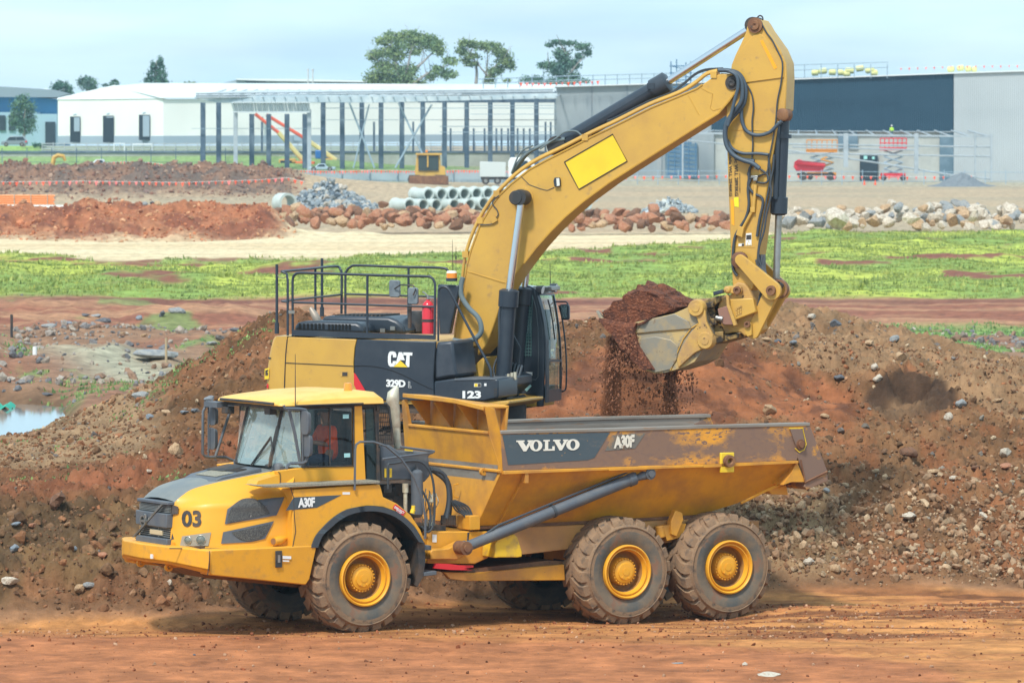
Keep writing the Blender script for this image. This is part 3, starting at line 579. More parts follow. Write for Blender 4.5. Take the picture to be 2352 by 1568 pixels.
bv = BVHTree.FromPolygons([tuple(q) for f in flat for q in f], [(4 * i, 4 * i + 1, 4 * i + 2, 4 * i + 3) for i in range(len(flat))])
LOCC = Vector((-(TO.x * T.c + TO.y * T.s), TO.x * T.s - TO.y * T.c, H - TO.z))
def onhood(X, Y, off=.006):
 r = ray(*z1(X, Y)); rl = Vector((r.x * T.c + r.y * T.s, -r.x * T.s + r.y * T.c, r.z)).normalized(); h = bv.ray_cast(LOCC, rl)
 if h[0] is None: return t1(X, Y, .3)
 n = h[1]; n = n if n.y < 0 else -n
 return h[0] + n * off
def hpatch(m, pts, off=.006, mi=0, n=6):
 bl, br, tr, tl = [Vector(p) for p in [(a, b, 0) for a, b in pts]]; rows_ = []
 for i in range(n + 1):
  a = bl.lerp(tl, i / n); b = br.lerp(tr, i / n); rows_.append([onhood(*a.lerp(b, j / n)[:2], off) for j in range(n + 1)])
 m.grid(rows_, mi)
def hpoly(m, pts, off, mi=0):
 c = Vector((sum(p[0] for p in pts) / len(pts), sum(p[1] for p in pts) / len(pts))); P = []
 for i in range(len(pts)):
  a, b = Vector(pts[i]), Vector(pts[(i + 1) % len(pts)]); k_ = max(1, int((b - a).length / 28)); P += [a.lerp(b, j / k_) for j in range(k_)]
 n = len(P)
 for i in range(n):
  a, b = P[i], P[(i + 1) % n]; prev = None
  for s in range(1, 8):
   f = s / 7; q0 = onhood(*(c.lerp(a, f)), off); q1 = onhood(*(c.lerp(b, f)), off)
   if prev is None: m.add([onhood(*c, off + .004), q0, q1], [(0, 1, 2)], mi)
   else: m.add([prev[0], q0, q1, prev[1]], [(0, 1, 2, 3)], mi)
   prev = (q0, q1)
mb = MB(); hpoly(mb, [(706, 765), (760, 728), (1055, 692), (1005, 802), (690, 857)], .016); hpoly(mb, [(680, 905), (990, 837), (935, 945), (850, 965), (667, 976)], .016); mb.build('side_vent_frame', MGY, truck)
MMESH = mat('vent_mesh', (.03, .03, .032), .6, c2=(.10, .10, .09), scale=90, lo=.49, hi=.53)
mb = MB()
cx_, cy_, rr = 838, 832, 132
def circ_clip(test): return [(cx_ + rr * math.cos(a) * 1.0, cy_ + rr * .96 * math.sin(a)) for a in [math.pi * 2 * k / 40 for k in range(40)] if test(cx_ + rr * math.cos(a), cy_ + rr * .96 * math.sin(a))]
up = circ_clip(lambda x, y: y < 855 - (x - 690) * .175); lo_ = circ_clip(lambda x, y: y > 905 - (x - 680) * .22)
hpoly(mb, up, .026); hpoly(mb, lo_, .026); mb.build('side_vent_mesh', MMESH, truck)
mb = MB(); p = onhood(850, 808, .02); q = onhood(945, 745, .02); mb.cyl(p, p + Vector((0, -.006, 0)), .018, n=10); mb.cyl(p, q, .003, n=5); mb.build('fan_hub', MSTEEL, truck)
mb = MB(); n0 = len(mb.v); text_to(mb, '03', (430, 873, 0), (548, 873, 0), (430, 772, 0), bold=.035, th=0)
mb.v = [tuple(onhood(x, y, .014)) for x, y, z in mb.v]; mb.build('fleet_number', MDK, truck)
mb = MB(); hpoly(mb, [(418, 990), (432, 930), (607, 906), (590, 988)], .012); mb.build('headlamp_surround', mat('lamp_grey', (.30, .27, .21), .4), truck)
for (X, Y, rr_) in ((468, 955, .062), (545, 952, .072)):
 p = onhood(X, Y, .0); n_ = (onhood(X, Y, 1) - onhood(X, Y, 0)).normalized(); mb = MB(); mb.lathe([(rr_, .022), (rr_ * .92, .026), (rr_ * .8, .006), (.02, .004), (0, .012)], p, n_, n=24)
 hl = mb.build('headlamp', mat('lamp_bowl', (.50, .46, .38), .3, metal=.5), truck); mb = MB(); mb.lathe([(rr_ * .9, .02), (rr_ * .5, .032), (0, .036)], p, n_, n=24); mb.build('lens', MLENS, hl)
p = onhood(377, 978, 0); mb = MB(); mb.cyl(p, p + Vector((-.02, -.02, 0)), .028, n=14); mb.build('indicator_lamp', MAMB, truck)
mb = MB(); p = onhood(985, 958, 0); q = onhood(1045, 948, 0); mb.tube([p + Vector((-.03, -.09, 0)), p + Vector((.05, -.08, .005)), q + Vector((.06, .01, .01))], [.062, .066, .03], 14); mb.build('lamp_pod', MY, truck, ang=60)
mb = MB(); p += Vector((-.034, -.092, 0)); mb.cyl(p, p + Vector((-.012, -.006, 0)), .045, n=16); mb.build('side_lamp', mat('lamp_brown', (.25, .12, .05), .3), truck)
def zz(X, Y, y): return t1(X, Y, y).z
ztop = zz(597, 1013, .1); zb_r = zz(1195, 1230, .06); zb_c = zz(585, 1170, .06)
mb = MB()
plan = [(-.78, .03), (-2.47, .06), (-2.80, .66), (-2.86, 1.45), (-2.80, 2.24), (-2.47, 2.84), (-.78, 2.87)]
x600 = t1(597, 1013, .05).x; xr_t = t1(1258, 1000, .03).x; xr_b = t1(1195, 1230, .05).x
zmid = zz(1200, 1195, .03)
lo = [(xr_b + .03, .05, zmid), (x600 + .015, .05, zz(592, 1140, .05))]
mb = MB()
mb.loft([(x600 + .012, .04, ztop), (xr_t, .04, ztop + .0), (xr_t - .12, .04, zmid), (xr_b, .09, zb_r), (x600 + .02, .09, zb_c), (x600 + .015, .04, zz(592, 1140, .05))],
  [(x600 + .012, .40, ztop), (xr_t, .40, ztop), (xr_t - .12, .40, zmid), (xr_b, .40, zb_r), (x600 + .02, .40, zb_c), (x600 + .015, .40, zz(592, 1140, .05))])
mb.mirror(YC); mb.build('side_skirt', MYM, truck, bev=.018)
pl_t = [(x600, .04), (-2.80, .72), (-2.88, 1.45), (-2.80, 2.18), (x600, 2.86), (x600, 2.6), (-2.5, 2.1), (-2.5, .8), (x600, .3)]
zt = [ztop, ztop + .02, ztop + .02, ztop + .02, ztop, ztop, ztop + .02, ztop + .02, ztop]
zb2 = [zz(592, 1140, .05)] + [zz(330, 1090, .7)] * 3 + [zz(592, 1140, .05)] * 2 + [zz(330, 1090, .7)] * 2 + [zz(592, 1140, .05)]
mb = MB(); mb.loft([(x, y, b) for (x, y), b in zip(pl_t, zb2)], [(x, y, a) for (x, y), a in zip(pl_t, zt)])
zlip = [zb_c] + [zz(330, 1110, .7)] * 3 + [zb_c]
lipA = [(x, y, b - .001) for (x, y), b in zip(pl_t[:5], zb2[:5])]; lipB = [(x + .05, YC + (y - YC) * .97, c_) for (x, y), c_ in zip(pl_t[:5], zlip)]
inn = [(x + .3, YC + (y - YC) * .85, c_) for (x, y, c_) in lipB]
mb.grid([lipA, lipB, inn]); mb.build('bumper', MYM, truck, bev=.02)
mb = MB()
for y in (1.0, 1.9):
 mb.lathe([(.03, -.02), (.06, -.02), (.06, .02), (.03, .02)], (-2.66, y, zz(330, 1125, .9)), (0, 1, 0), n=16)
 mb.box(-2.66, -2.4, y - .02, y + .02, zz(330, 1110, .9) - .04, zz(330, 1110, .9) + .06)
mb.build('towing_eyes', MY, truck)
mb = MB(); mb.loft([(-2.4, .75, .98), (-2.4, 2.15, .98), (-.5, 2.3, .90), (-.5, .6, .90)], [(-2.1, .9, .80), (-2.1, 2.0, .80), (-.6, 2.1, .60), (-.6, .8, .60)])
mb.loft([(-2.55, .5, 1.02), (-2.55, 2.4, 1.02), (-2.0, 2.4, .92), (-2.0, .5, .92)], [(-2.5, .5, 1.3), (-2.5, 2.4, 1.3), (-.7, 2.6, 1.32), (-.7, .3, 1.32)])
mb.build('belly_guard', mat('dirty_belly', (.22, .10, .03), .7, c2=(.10, .055, .03), scale=3), truck)
mb = MB(); mb.box(-2.4, .9, .75, 2.15, .95, 1.9); mb.box(-.9, .95, .55, 2.35, 1.3, 1.75); mb.build('front_frame', MDK, truck)
mb = MB(); yy = .032
def dec(m, pts, y, f=t1, th=.003): m.prism([f(X, Y, y) for X, Y in pts], (0, -th, 0))
dec(mb, [(1045, 1050), (1097, 1052), (1097, 1070), (1045, 1068)], yy); dec(mb, [(1045, 1076), (1085, 1078), (1085, 1086), (1045, 1084)], yy); mb.build('white_sticker', MWHT, truck)
mb = MB(); c_ = t1(1020, 1070, .03); mb.box(c_.x - .055, c_.x + .055, .02, .03, c_.z - .12, c_.z + .12); mb.build('sight_gauge', MDK, truck, bev=.02)
mb = MB(); mb.box(c_.x - .02, c_.x + .02, .012, .021, c_.z - .05, c_.z + .06); mb.build('gauge_tube', MSTEEL, truck)
mb = MB()
for X, Y, q in ((98, 1033, 2.5), (278, 1052, 1.2)):
 p = T.PX(z1(X, Y), -2.80 if X > 150 else -2.72)
 if X > 150: mb.box(-2.90, -2.88, p.y - .03, p.y + .03, p.z - .03, p.z + .03)
mb.build('bumper_sticker', MWHT, truck)
fo = [(1112, 655), (1100, 1000), (1222, 1000)]
arch_o = [(1222, 1000), (1250, 930), (1300, 870), (1360, 815), (1440, 768), (1560, 745), (1660, 752), (1760, 790), (1850, 868), (1915, 975)]
arch_i = [(1262, 1000), (1290, 930), (1340, 880), (1400, 830), (1470, 795), (1560, 778), (1650, 783), (1740, 815), (1820, 880), (1880, 965)]
fen_top = [(1920, 965), (1890, 890), (1830, 800), (1745, 730), (1662, 690), (1650, 640), (1640, 605)]
FY = .055
mb = MB(); out = [t1(*p, FY) for p in [(1640, 612), (1112, 645), (1102, 1000)] + arch_o + fen_top[:-1]]
mb.prism(out, (0, .72, 0)); mb.mirror(YC); mb.build('fender', MYM, truck, bev=.02)
mb = MB(); a = [t1(*p, FY - .03) for p in spline([(x, y, 0) for x, y in arch_o], 4) for p in [(p[0], p[1])]]; b = [t1(p[0], p[1], FY - .03) for p in spline([(x, y, 0) for x, y in arch_i], 4)]
for (A_, B_, dy) in ((a, b, .10),):
 for i in range(len(A_) - 1): mb.hexa([A_[i], A_[i + 1], A_[i + 1] + Vector((0, dy, 0)), A_[i] + Vector((0, dy, 0)), B_[i], B_[i + 1], B_[i + 1] + Vector((0, dy, 0)), B_[i] + Vector((0, dy, 0))])
mb.mirror(YC); mb.build('fender_rubber_edge', MHOSE, truck, ang=50)
mb = MB(); fl_ = [t1(*p, .12) for p in [(1870, 960), (1915, 965), (1920, 1080), (1905, 1180), (1870, 1240), (1850, 1225), (1880, 1120)]]; mb.prism(fl_, (0, .5, 0)); mb.mirror(YC); mb.build('mud_flap', MDK, truck)
mb = MB(); hw = [t1(*p, .10) for p in arch_i]; mb.grid([hw, [p + Vector((0, .9, 0)) for p in hw]]); mb.poly([p + Vector((0, .66, 0)) for p in hw]); mb.mirror(YC); mb.build('wheel_well', MDK, truck)
mb = MB(); pt = [t1(*p, FY - .04) for p in [(882, 620), (1090, 612), (1640, 590), (1642, 606), (1250, 625), (1090, 632), (940, 632)]]
mb.prism(pt, (0, .36, 0)); mb.build('step_platform', MCHK, truck, bev=.006)
mb = MB(); mb.prism([t1(*p, .20) for p in [(880, 622), (895, 592), (1020, 555), (1025, 610)]], (0, .3, 0)); mb.build('platform_fairing', MY, truck)
mb = MB(); dec(mb, [(1065, 772), (1112, 692), (1405, 678), (1255, 755), (1120, 768)], FY - .001); mb.build('name_stripe', mat('slate_vinyl', (.055, .075, .09), .5), truck)
mb = MB(); text_to(mb, 'A30F', t1(1139, 756, FY - .012), t1(1242, 750, FY - .012), t1(1139, 696, FY - .012), bold=.05, space=.92); mb.build('model_lettering', MWHT, truck)
mb = MB(); dec(mb, [(1718, 758), (1735, 733), (1798, 780), (1780, 808)], FY - .003, th=.006); es = mb.build('emergency_sticker', MRED, truck)
mb = MB(); text_to(mb, 'EMERGENCY', t1(1727, 757, FY - .012), t1(1785, 795, FY - .012), t1(1735, 744, FY - .012), bold=.03, th=.001); text_to(mb, 'STOP', t1(1740, 775, FY - .012), t1(1772, 796, FY - .012), t1(1746, 764, FY - .012), bold=.03, th=.001); mb.build('sticker_lettering', MWHT, es)
mb = MB()
for q in ([(1412, 660), (1457, 660), (1457, 675), (1412, 675)],): dec(mb, q, FY - .001)
mb.build('fender_sticker', MWHT, truck)
mb = MB(); p = t1(1838, 790, FY + .1); mb.cyl(p, p + Vector((.02, 0, .06)), .035, n=12); p = t1(1838, 785, FY + .1); mb.cyl(p + Vector((.02, 0, .05)), p + Vector((.02, 0, .1)), .028, n=12); mb.build('stop_button', MYEL, truck)
mb = MB()
def seam(m, pts, y, f=t1, r=.005): m.tube([f(X, Y, y) for X, Y in pts], r, 5)
seam(mb, [(1095, 632), (1100, 655), (1112, 690), (1116, 800), (1125, 900), (1106, 998)], FY - .002, r=.006)
for q in ([(352, 1005), (470, 1006), (600, 1007)], [(600, 1007), (850, 1006), (1100, 1003), (1255, 1000)]): mb.tube([t1(X, Y, .25 if X > 590 else .5) for X, Y in q], .008, 5)
seam(mb, [(597, 1020), (596, 1080), (586, 1168)], .036, r=.006); mb.build('panel_gaps', MDK, truck)
yN = .50
def cp_(X, Y, y=yN): return t1(X, Y, y)
A1b, A1t = cp_(968, 500, .92), cp_(1046, 146, .92)
A0b, A0t = mir(A1b), mir(A1t)
A0b.x, A0t.x = A1b.x, A1t.x
D1b, D1t = cp_(1172, 510), cp_(1166, 143)
B1b, B1t = cp_(1490, 505), cp_(1482, 136)
R1b, R1t = cp_(1640, 600), cp_(1618, 128)
XR = .62
mb = MB()
for a, b, r in ((D1b, D1t, .035), (A1b, A1t, .03)): mb.cyl(a, b, r, n=8)
mb.mirror(YC); mb.tube([A1b, mir(A1b)], .03, 8); mb.tube([A1t, mir(A1t)], .03, 8); mb.build('windscreen_pillars', MDK, truck)
mb = MB(); bp = [cp_(*p, yN - .012) for p in [(1484, 135), (1532, 132), (1556, 600), (1490, 606)]]; mb.prism(bp, (0, .10, 0)); mb.mirror(YC); mb.build('cab_door_pillar', MY, truck, bev=.008)
mb = MB(); mb.prism([cp_(*p, yN - .01) for p in [(1014, 532), (1170, 512), (1490, 503), (1493, 606), (1030, 612)]], (0, .12, 0)); mb.mirror(YC); mb.build('cab_door_panel', MY, truck, bev=.008)
mb = MB(); seam(mb, [(1016, 535), (1030, 545), (1032, 612)], yN - .02); seam(mb, [(1175, 506), (1480, 500), (1480, 138), (1176, 144)], yN - .014, r=.014); seam(mb, [(1335, 142), (1335, 500)], yN - .012, r=.012); mb.build('window_seal', MDK, truck)
xb = R1b.x; mb = MB(); zt_ = R1t.z
mb.box(xb - .05, xb, yN, 2.4, R1b.z, R1b.z + .5); mb.box(xb - .05, xb, yN + .02, yN + .1, R1b.z, zt_); mb.box(xb - .05, xb, 2.3, 2.38, R1b.z, zt_); mb.box(xb - .05, xb, yN, 2.4, zt_ - .08, zt_)
mb.box(A1b.x, xb, .9, 2.0, D1b.z - .45, D1b.z - .38); mb.build('cab_rear_frame', MDK, truck)
mb = MB(); mb.prism([cp_(*p, yN + .015) for p in [(1556, 150), (1610, 150), (1638, 592), (1560, 590)]], (0, .03, 0)); mb.mirror(YC); mb.build('rear_quarter_window', MGLD, truck)
mb = MB(); seam(mb, [(1545, 150), (1608, 145), (1640, 595)], yN + .01, r=.018); mb.mirror(YC); mb.build('rear_quarter_seal', MDK, truck)
mb = MB(); rows_ = [[A1b.lerp(mir(A1b), k / 8) + Vector((-.10 * math.sin(math.pi * k / 8), 0, 0)) for k in range(9)], [A1t.lerp(mir(A1t), k / 8) + Vector((-.06 * math.sin(math.pi * k / 8), 0, 0)) for k in range(9)]]
mb.grid(rows_); mb.poly([A1b, D1b, D1t, A1t]); mb.poly([mir(A1b), mir(D1b), mir(D1t), mir(A1t)]); mb.build('windscreen', MSCRN, truck)
mb = MB(); mb.poly([D1b, B1b, B1t, D1t]); mb.mirror(YC); mb.build('door_window', MGLASS, truck)
mb = MB()
for X, Y in ((1432, 197), (1440, 435)): p = cp_(X, Y, yN - .004); mb.box(p.x - .05, p.x + .05, p.y - .002, p.y, p.z - .03, p.z + .03)
mb.build('window_sticker', MBLUEST, truck)
def roofrow(X, Ye, Yt, y=yN - .12):
 e = cp_(X, Ye, y); return e
e0 = cp_(755, 125, 0) if False else None
xf = A1t.x - .30; xr = cp_(1640, 118, yN).x + .02; ze = cp_(1300, 130, yN - .1).z; zh = cp_(1300, 60, YC).z
mb = MB(); ys = [yN - .10, yN - .07, yN + .12, YC, 2.9 - yN - .12, 2.9 - yN + .07, 2.9 - yN + .10]
secs = []
for x, k0, k1 in ((xf, .03, .05), (xf + .05, .0, .085), (xf + .35, .0, .12), ((xf + xr) / 2, .0, .17), (xr - .3, 0, .19), (xr - .06, 0, .18), (xr, .0, .12)):
 inset = .25 if x == xf else (.12 if x < xf + .1 else 0)
 s = 1 - inset * .35
 row = [(x, YC + (y - YC) * s, z) for y, z in zip(ys, [ze, ze + k1 * .55, ze + k1 * .92, ze + k1, ze + k1 * .92, ze + k1 * .55, ze])]
 secs.append([Vector(p) for p in row])
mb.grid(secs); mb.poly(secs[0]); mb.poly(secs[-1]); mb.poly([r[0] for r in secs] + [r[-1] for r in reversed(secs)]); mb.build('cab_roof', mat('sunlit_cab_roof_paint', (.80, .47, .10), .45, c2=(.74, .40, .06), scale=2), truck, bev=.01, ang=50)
mb = MB(); mb.tube([(xf - .01, .62, ze + .03), (xf - .02, YC, ze + .035), (xf - .01, 2.28, ze + .03)], .02, 6)
seam(mb, [(1125, 132), (1540, 118)], yN - .13, r=.012); mb.box(A1t.x - .2, xb, yN + .02, 2.9 - yN - .02, ze - .06, ze); mb.build('roof_gutter', MDK, truck)
mb = MB(); p = cp_(1446, 55, .9); mb.cyl(p - Vector((0, 0, .02)), p + Vector((0, 0, .02)), .075, n=18); bc = mb.build('beacon', MDK, truck); mb = MB(); mb.lathe([(.065, .02), (.06, .12), (.05, .15), (0, .155)], p, (0, 0, 1), n=18); mb.build('lens', MAMB, bc)
mb = MB(); p = cp_(1123, 135, yN - .1); mb.cyl(p, p + Vector((0, 0, .75)), .009, .004, n=5); mb.build('aerial', MDK, truck)
mb = MB(); mf = .18
seam(mb, [(1060, 150), (1150, 152), (1185, 158), (1200, 185), (1198, 440), (1190, 470), (1165, 482), (1095, 484), (1078, 495), (1066, 518)], mf, r=.024); seam(mb, [(1085, 158), (1120, 300), (1155, 500)], mf + .06, r=.024); seam(mb, [(1165, 160), (1168, 480)], mf, r=.012)
seam(mb, [(1060, 150), (1052, 130)], mf, r=.02)
mh = mb.build('mirror_arm', MGY, truck, ang=60)
def mirr(X0, X1, Y0, Y1, y, par, n=10, th=.10):
 mb = MB(); a = t1((X0 + X1) / 2, Y0, y); b = t1((X0 + X1) / 2, Y1, y); wz = (a.z - b.z) / 2; c = (a + b) / 2; wy = .115; ring = []
 for k in range(24):
  t = 2 * math.pi * k / 24; cs, sn = math.cos(t), math.sin(t); ring.append((abs(cs) ** .45 * (1 if cs > 0 else -1) * wy, abs(sn) ** .45 * (1 if sn > 0 else -1) * wz))
 f_ = [c + Vector((-.03, p, q)) for p, q in ring]; g_ = [c + Vector((.04, p * .7, q * .85)) for p, q in ring]; mb.loft(f_, g_); mb.build('mirror', MGY, par, bev=.008)
mirr(1160, 1220, 163, 310, .10, truck); mirr(1160, 1240, 305, 445, .10, truck)
mb = MB(); fy = 2.72
mb.tube([T.P(z1(X, Y), fy) for X, Y in [(745, 132), (600, 130), (572, 138), (558, 165), (555, 425), (570, 442), (600, 446), (700, 448), (742, 468)]], .022, 8); mb.tube([T.P(z1(X, Y), fy) for X, Y in [(590, 136), (590, 440)]], .012, 8); mb.tube([T.P(z1(X, Y), fy - .1) for X, Y in [(722, 170), (634, 440)]], .022, 8); mb.box(xf - .06, xf + .12, 2.3, 2.72, ze - .10, ze - .02)
mb.build('mirror_arm', MGY, truck, ang=60); mirr(612, 632, 140, 252, fy, truck); mirr(605, 634, 265, 402, fy, truck)
mb = MB(); p = T.P(z1(1003, 163), 1.0); mb.box(p.x - .14, p.x - .02, p.y - .08, p.y + .10, p.z - .05, p.z + .05); p = T.P(z1(740, 158), 2.2); mb.box(p.x - .14, p.x - .02, p.y - .09, p.y + .09, p.z - .05, p.z + .05); mb.build('work_lamp', MDK, truck, bev=.01)
mb = MB()
wp = lambda X, Y: T.PX(z1(X, Y), A1b.x - .10 + (500 - Y) / 350 * (A1t.x - A1b.x + .03))
mb.tube([wp(848, 498), wp(970, 325)], .012, 5); mb.tube([wp(858, 500), wp(975, 330)], .008, 5); mb.tube([wp(972, 322), wp(982, 400), wp(958, 505)], .013, 5); mb.tube([wp(1010, 255), wp(992, 330), wp(962, 470)], .010, 5)
mb.build('wiper', MDK, truck)
mb = MB(); mb.box(-.15, .35, 1.05, 1.85, D1b.z - .05, D1b.z + .03); mb.box(.30, .42, 1.1, 1.8, D1b.z - .05, D1b.z + .75); mb.build('seat', MDK, truck, bev=.04)
mb = MB(); mb.box(A1b.x + .02, A1b.x + .32, .75, 2.15, D1b.z - .4, D1b.z + .06); mb.build('dashboard', MGY, truck, bev=.05)
mb = MB(); cst = Vector((-.50, YC, D1b.z + .30)); ax_ = Vector((-.55, 0, -.8)).normalized(); n_ = 28
e1_ = Vector((0, 1, 0)); e2_ = ax_.cross(e1_); mb.tube([cst + (e1_ * math.cos(2 * math.pi * k / n_) + e2_ * math.sin(2 * math.pi * k / n_)) * .21 for k in range(n_ + 1)], .014, 6, caps=False); mb.tube([cst + e1_ * .2, cst, cst - e1_ * .2], .012, 6); mb.cyl(cst, cst + ax_ * .45, .025, n=8); mb.build('steering_wheel', MDK, truck)
mb = MB(); gr = [cp_(*p, .62) for p in [(1640, 118), (1680, 122), (1695, 140), (1722, 370)]]; mb.tube(gr, .022, 8)
for k in range(9):
 f = k / 8; a = cp_(1628 + 6 * f, 150 + 215 * f, .64); b = cp_(1690 + 28 * f, 150 + 215 * f, .64); mb.cyl(a, b, .006, n=4)
for k in range(7):
 f = k / 6; mb.cyl(cp_(1630 + 62 * f, 145, .64), cp_(1636 + 80 * f, 368, .64), .006, n=4)
mb.build('rear_guard', MDK, truck)
mb = MB(); ep = [cp_(*p, .85) for p in [(1752, 392), (1745, 350), (1742, 250), (1728, 130)]]; mb.tube(ep[:3], .058, 16); mb.tube([cp_(*p, .85) for p in [(1742, 260), (1732, 180), (1718, 110), (1724, 60), (1746, 15)]], [.062, .08, .098, .09, .03], 16); mb.build('exhaust_stack', MPALE, truck, ang=60)
mb = MB()
tank = [cp_(*p, .60) for p in [(1640, 378), (1700, 372), (1760, 410), (1975, 418), (1940, 440), (1950, 560), (1915, 600), (1810, 585), (1650, 590)]]; mb.prism(tank, (0, .55, 0))
mb.build('service_tank', MGY, truck, bev=.02)
mb = MB(); seam(mb, [(1655, 460), (1760, 445), (1960, 420), (1972, 412)], .5, r=.02); seam(mb, [(1765, 385), (1840, 395), (1975, 412)], .5, r=.02); mb.build('tank_rail', MGY, truck)
mb = MB(); p = cp_(1868, 520, .55); q = cp_(1868, 795, .55); mb.lathe([(0, 0), (.05, .01), (.085, .04), (.09, .08)], p, (0, 0, -1), n=20); mb.cyl(p - Vector((0, 0, .06)), q, .09, .09, n=20); mb.cyl(q, q - Vector((0, 0, .05)), .09, .05, n=20); mb.cyl(p, p + Vector((0, 0, .05)), .02, n=8); mb.build('air_receiver', MGY, truck)
mb = MB()
for k in range(16):
 p = cp_(random.uniform(1665, 1825), random.uniform(630, 770), random.uniform(.62, .9)); s = random.uniform(.03, .08); mb.box(p.x - s, p.x + s, p.y - s, p.y + s, p.z - s * random.uniform(.6, 2), p.z + s)
mb.box(.55, 1.25, .75, 2.1, 1.5, 2.0); mb.build('hydraulic_block', MDK, truck, bev=.01)
mb = MB(); p = cp_(1797, 608, .56); mb.cyl(p, p - Vector((0, 0, .13)), .045, n=14); p2 = p - Vector((0, 0, .13)); mb.cyl(p2, p2 - Vector((0, 0, .30)), .03, n=10); mb.build('fluid_reservoir', MPALE, truck)
mb = MB(); dec(mb, [(1668, 515), (1685, 515), (1685, 570), (1668, 570)], .594); dec(mb, [(1700, 515), (1714, 515), (1714, 570), (1700, 570)], .594); dec(mb, [(1792, 383), (1842, 388), (1842, 412), (1792, 407)], .59); mb.build('warning_label', MYEL, truck)
mb = MB(); seam(mb, [(1486, 648), (1488, 560), (1490, 400), (1497, 368), (1520, 352), (1600, 352), (1680, 378), (1770, 455), (1850, 570), (1900, 700), (1920, 830), (1918, 945)], FY - .03, r=.018); mb.build('handrail', MGY, truck, ang=60)
mb = MB()
for pts, r in (([(1690, 640), (1690, 500), (1720, 485), (1830, 468), (1900, 480), (1950, 540), (1972, 640), (1975, 800), (1960, 880), (1930, 905), (1895, 870)], .018), ([(1900, 650), (1935, 720), (1950, 800), (1945, 880)], .016), ([(1960, 520), (2040, 560), (2065, 700), (2050, 820)], .03)):
 mb.tube(spline([cp_(X, Y, .5) for X, Y in pts], 4), r, 8)
mb.build('hydraulic_hoses', MHOSE, truck, ang=60)
mb = MB()
for k in range(10):
 x0 = random.uniform(1910, 1990); mb.tube(spline([cp_(x0, 640 + 5 * k, .7 + .03 * k), cp_(x0 + random.uniform(-20, 30), 720, .6), cp_(x0 + random.uniform(-30, 30), 800, .8), cp_(x0, 900, .8)], 4), .009, 5)
mb.build('brake_lines', MPALE, truck)
# ================= rear unit
mb = MB()
mb.prism([t2(*p, .55) for p in [(225, 800), (480, 800), (540, 800), (540, 935), (470, 968), (222, 965)]], (0, 1.8, 0)); mb.build('articulation_frame', MYB, truck, bev=.015)
mb = MB(); mb.prism([t2(*p, .50) for p in [(590, 808), (700, 780), (1060, 765), (1480, 742), (1700, 735), (1700, 830), (1450, 860), (1010, 885), (715, 920), (590, 935)]], (0, .12, 0)); mb.mirror(YC)
mb.box(1.0, 7.2, .62, 2.28, 1.12, 1.30); mb.build('rear_frame', mat('frame_yellow', (.45, .23, .06), .6, c2=(.30, .16, .07), scale=1.5, lo=.4, hi=.7), truck, bev=.01)
mb = MB(); mb.prism([t2(*p, .42) for p in [(310, 1010), (470, 1015), (930, 970), (935, 1052), (420, 1055), (340, 1045)]], (0, .10, 0)); mb.mirror(YC)
mb.cyl((4.45, .4, .5), (3.7, .4, .72), .06, n=8); mb.build('bogie_arm', MYB, truck, bev=.01)
mb = MB(); mb.prism([t2(*p, .6) for p in [(470, 990), (850, 950), (930, 955), (930, 972), (480, 1015), (380, 1020)]], (0, 1.7, 0)); mb.build('propeller_shaft_guard', MRUST, truck)
mb = MB(); mb.prism([t2(*p, .16) for p in [(575, 860), (600, 820), (672, 815), (690, 830), (712, 905), (712, 930), (690, 934), (600, 934), (572, 936)]], (0, .38, 0)); mb.build('side_step', mat('step_yellow', (.72, .45, .02), .5, c2=(.45, .28, .06), scale=5), truck, bev=.012)
mb = MB(); mb.prism([t2(*p, .30) for p in [(250, 895), (330, 888), (400, 855), (425, 855), (425, 925), (370, 948), (340, 945), (240, 945), (240, 905)]], (0, .22, 0)); mb.build('cylinder_bracket', MYB, truck, bev=.015)
mb = MB(); mb.prism([t2(*p, .2) for p in [(270, 965), (345, 968), (400, 975), (462, 975), (462, 985), (410, 992), (462, 1000), (345, 998), (260, 990)]], (0, .06, 0)); mb.build('steering_lock_bar', MRED, truck)
mb = MB(); mb.prism([t2(*p, .12) for p in [(205, 872), (245, 872), (245, 897), (205, 897)]], (0, .5, 0)); mb.prism([t2(*p, .12) for p in [(205, 1012), (272, 1003), (272, 1024), (205, 1032)]], (0, .4, 0)); mb.apart('access_step', MGY, truck, bev=.008)
mb = MB(); mb.prism([t2(*p, .3) for p in [(1505, 690), (1540, 705), (1545, 740), (1510, 828), (1483, 815), (1482, 750)]], (0, .12, 0)); mb.mirror(YC); mb.build('bogie_stop', MYB, truck, bev=.01)
mb = MB(); mb.prism([t2(*p, .35) for p in [(1440, 770), (1560, 760), (1540, 830), (1460, 850)]], (0, .3, 0)); mb.mirror(YC); mb.cyl(t2(1420, 770, .4), t2(1430, 830, .4), .07, n=12); mb.box(4.2, 6.6, .9, 2.0, .6, 1.1); mb.build('bogie_beam', MYB, truck, bev=.01)
mb = MB()
for k, (X, dx) in enumerate(((250, 0), (258, 8), (244, -6))): mb.tube(spline([t2(X - 20 + dx, 480, 1.0), t2(X + 20 + dx, 490, .95), t2(325 + dx * .5, 545, .9), t2(338 + dx * .5, 620, .9), t2(330 + dx, 700, .9), t2(312 + dx * 2, 750, .9)], 5), .042 if k == 0 else .035, 8)
for k in range(6): mb.tube(spline([t2(345 + k * 4, 640, .75), t2(370 + k * 12, 690 - k * 4, .7), t2(415 + k * 8, 720, .65), t2(440 + k * 5, 790, .6), t2(430, 850 - k * 8, .55)], 4), .014, 6)
mb.build('hitch_hoses', MHOSE, truck, ang=60)
mb = MB(); mb.box(1.35, 1.75, .7, 1.5, t2(320, 790, .7).z - .04, t2(320, 770, .7).z);
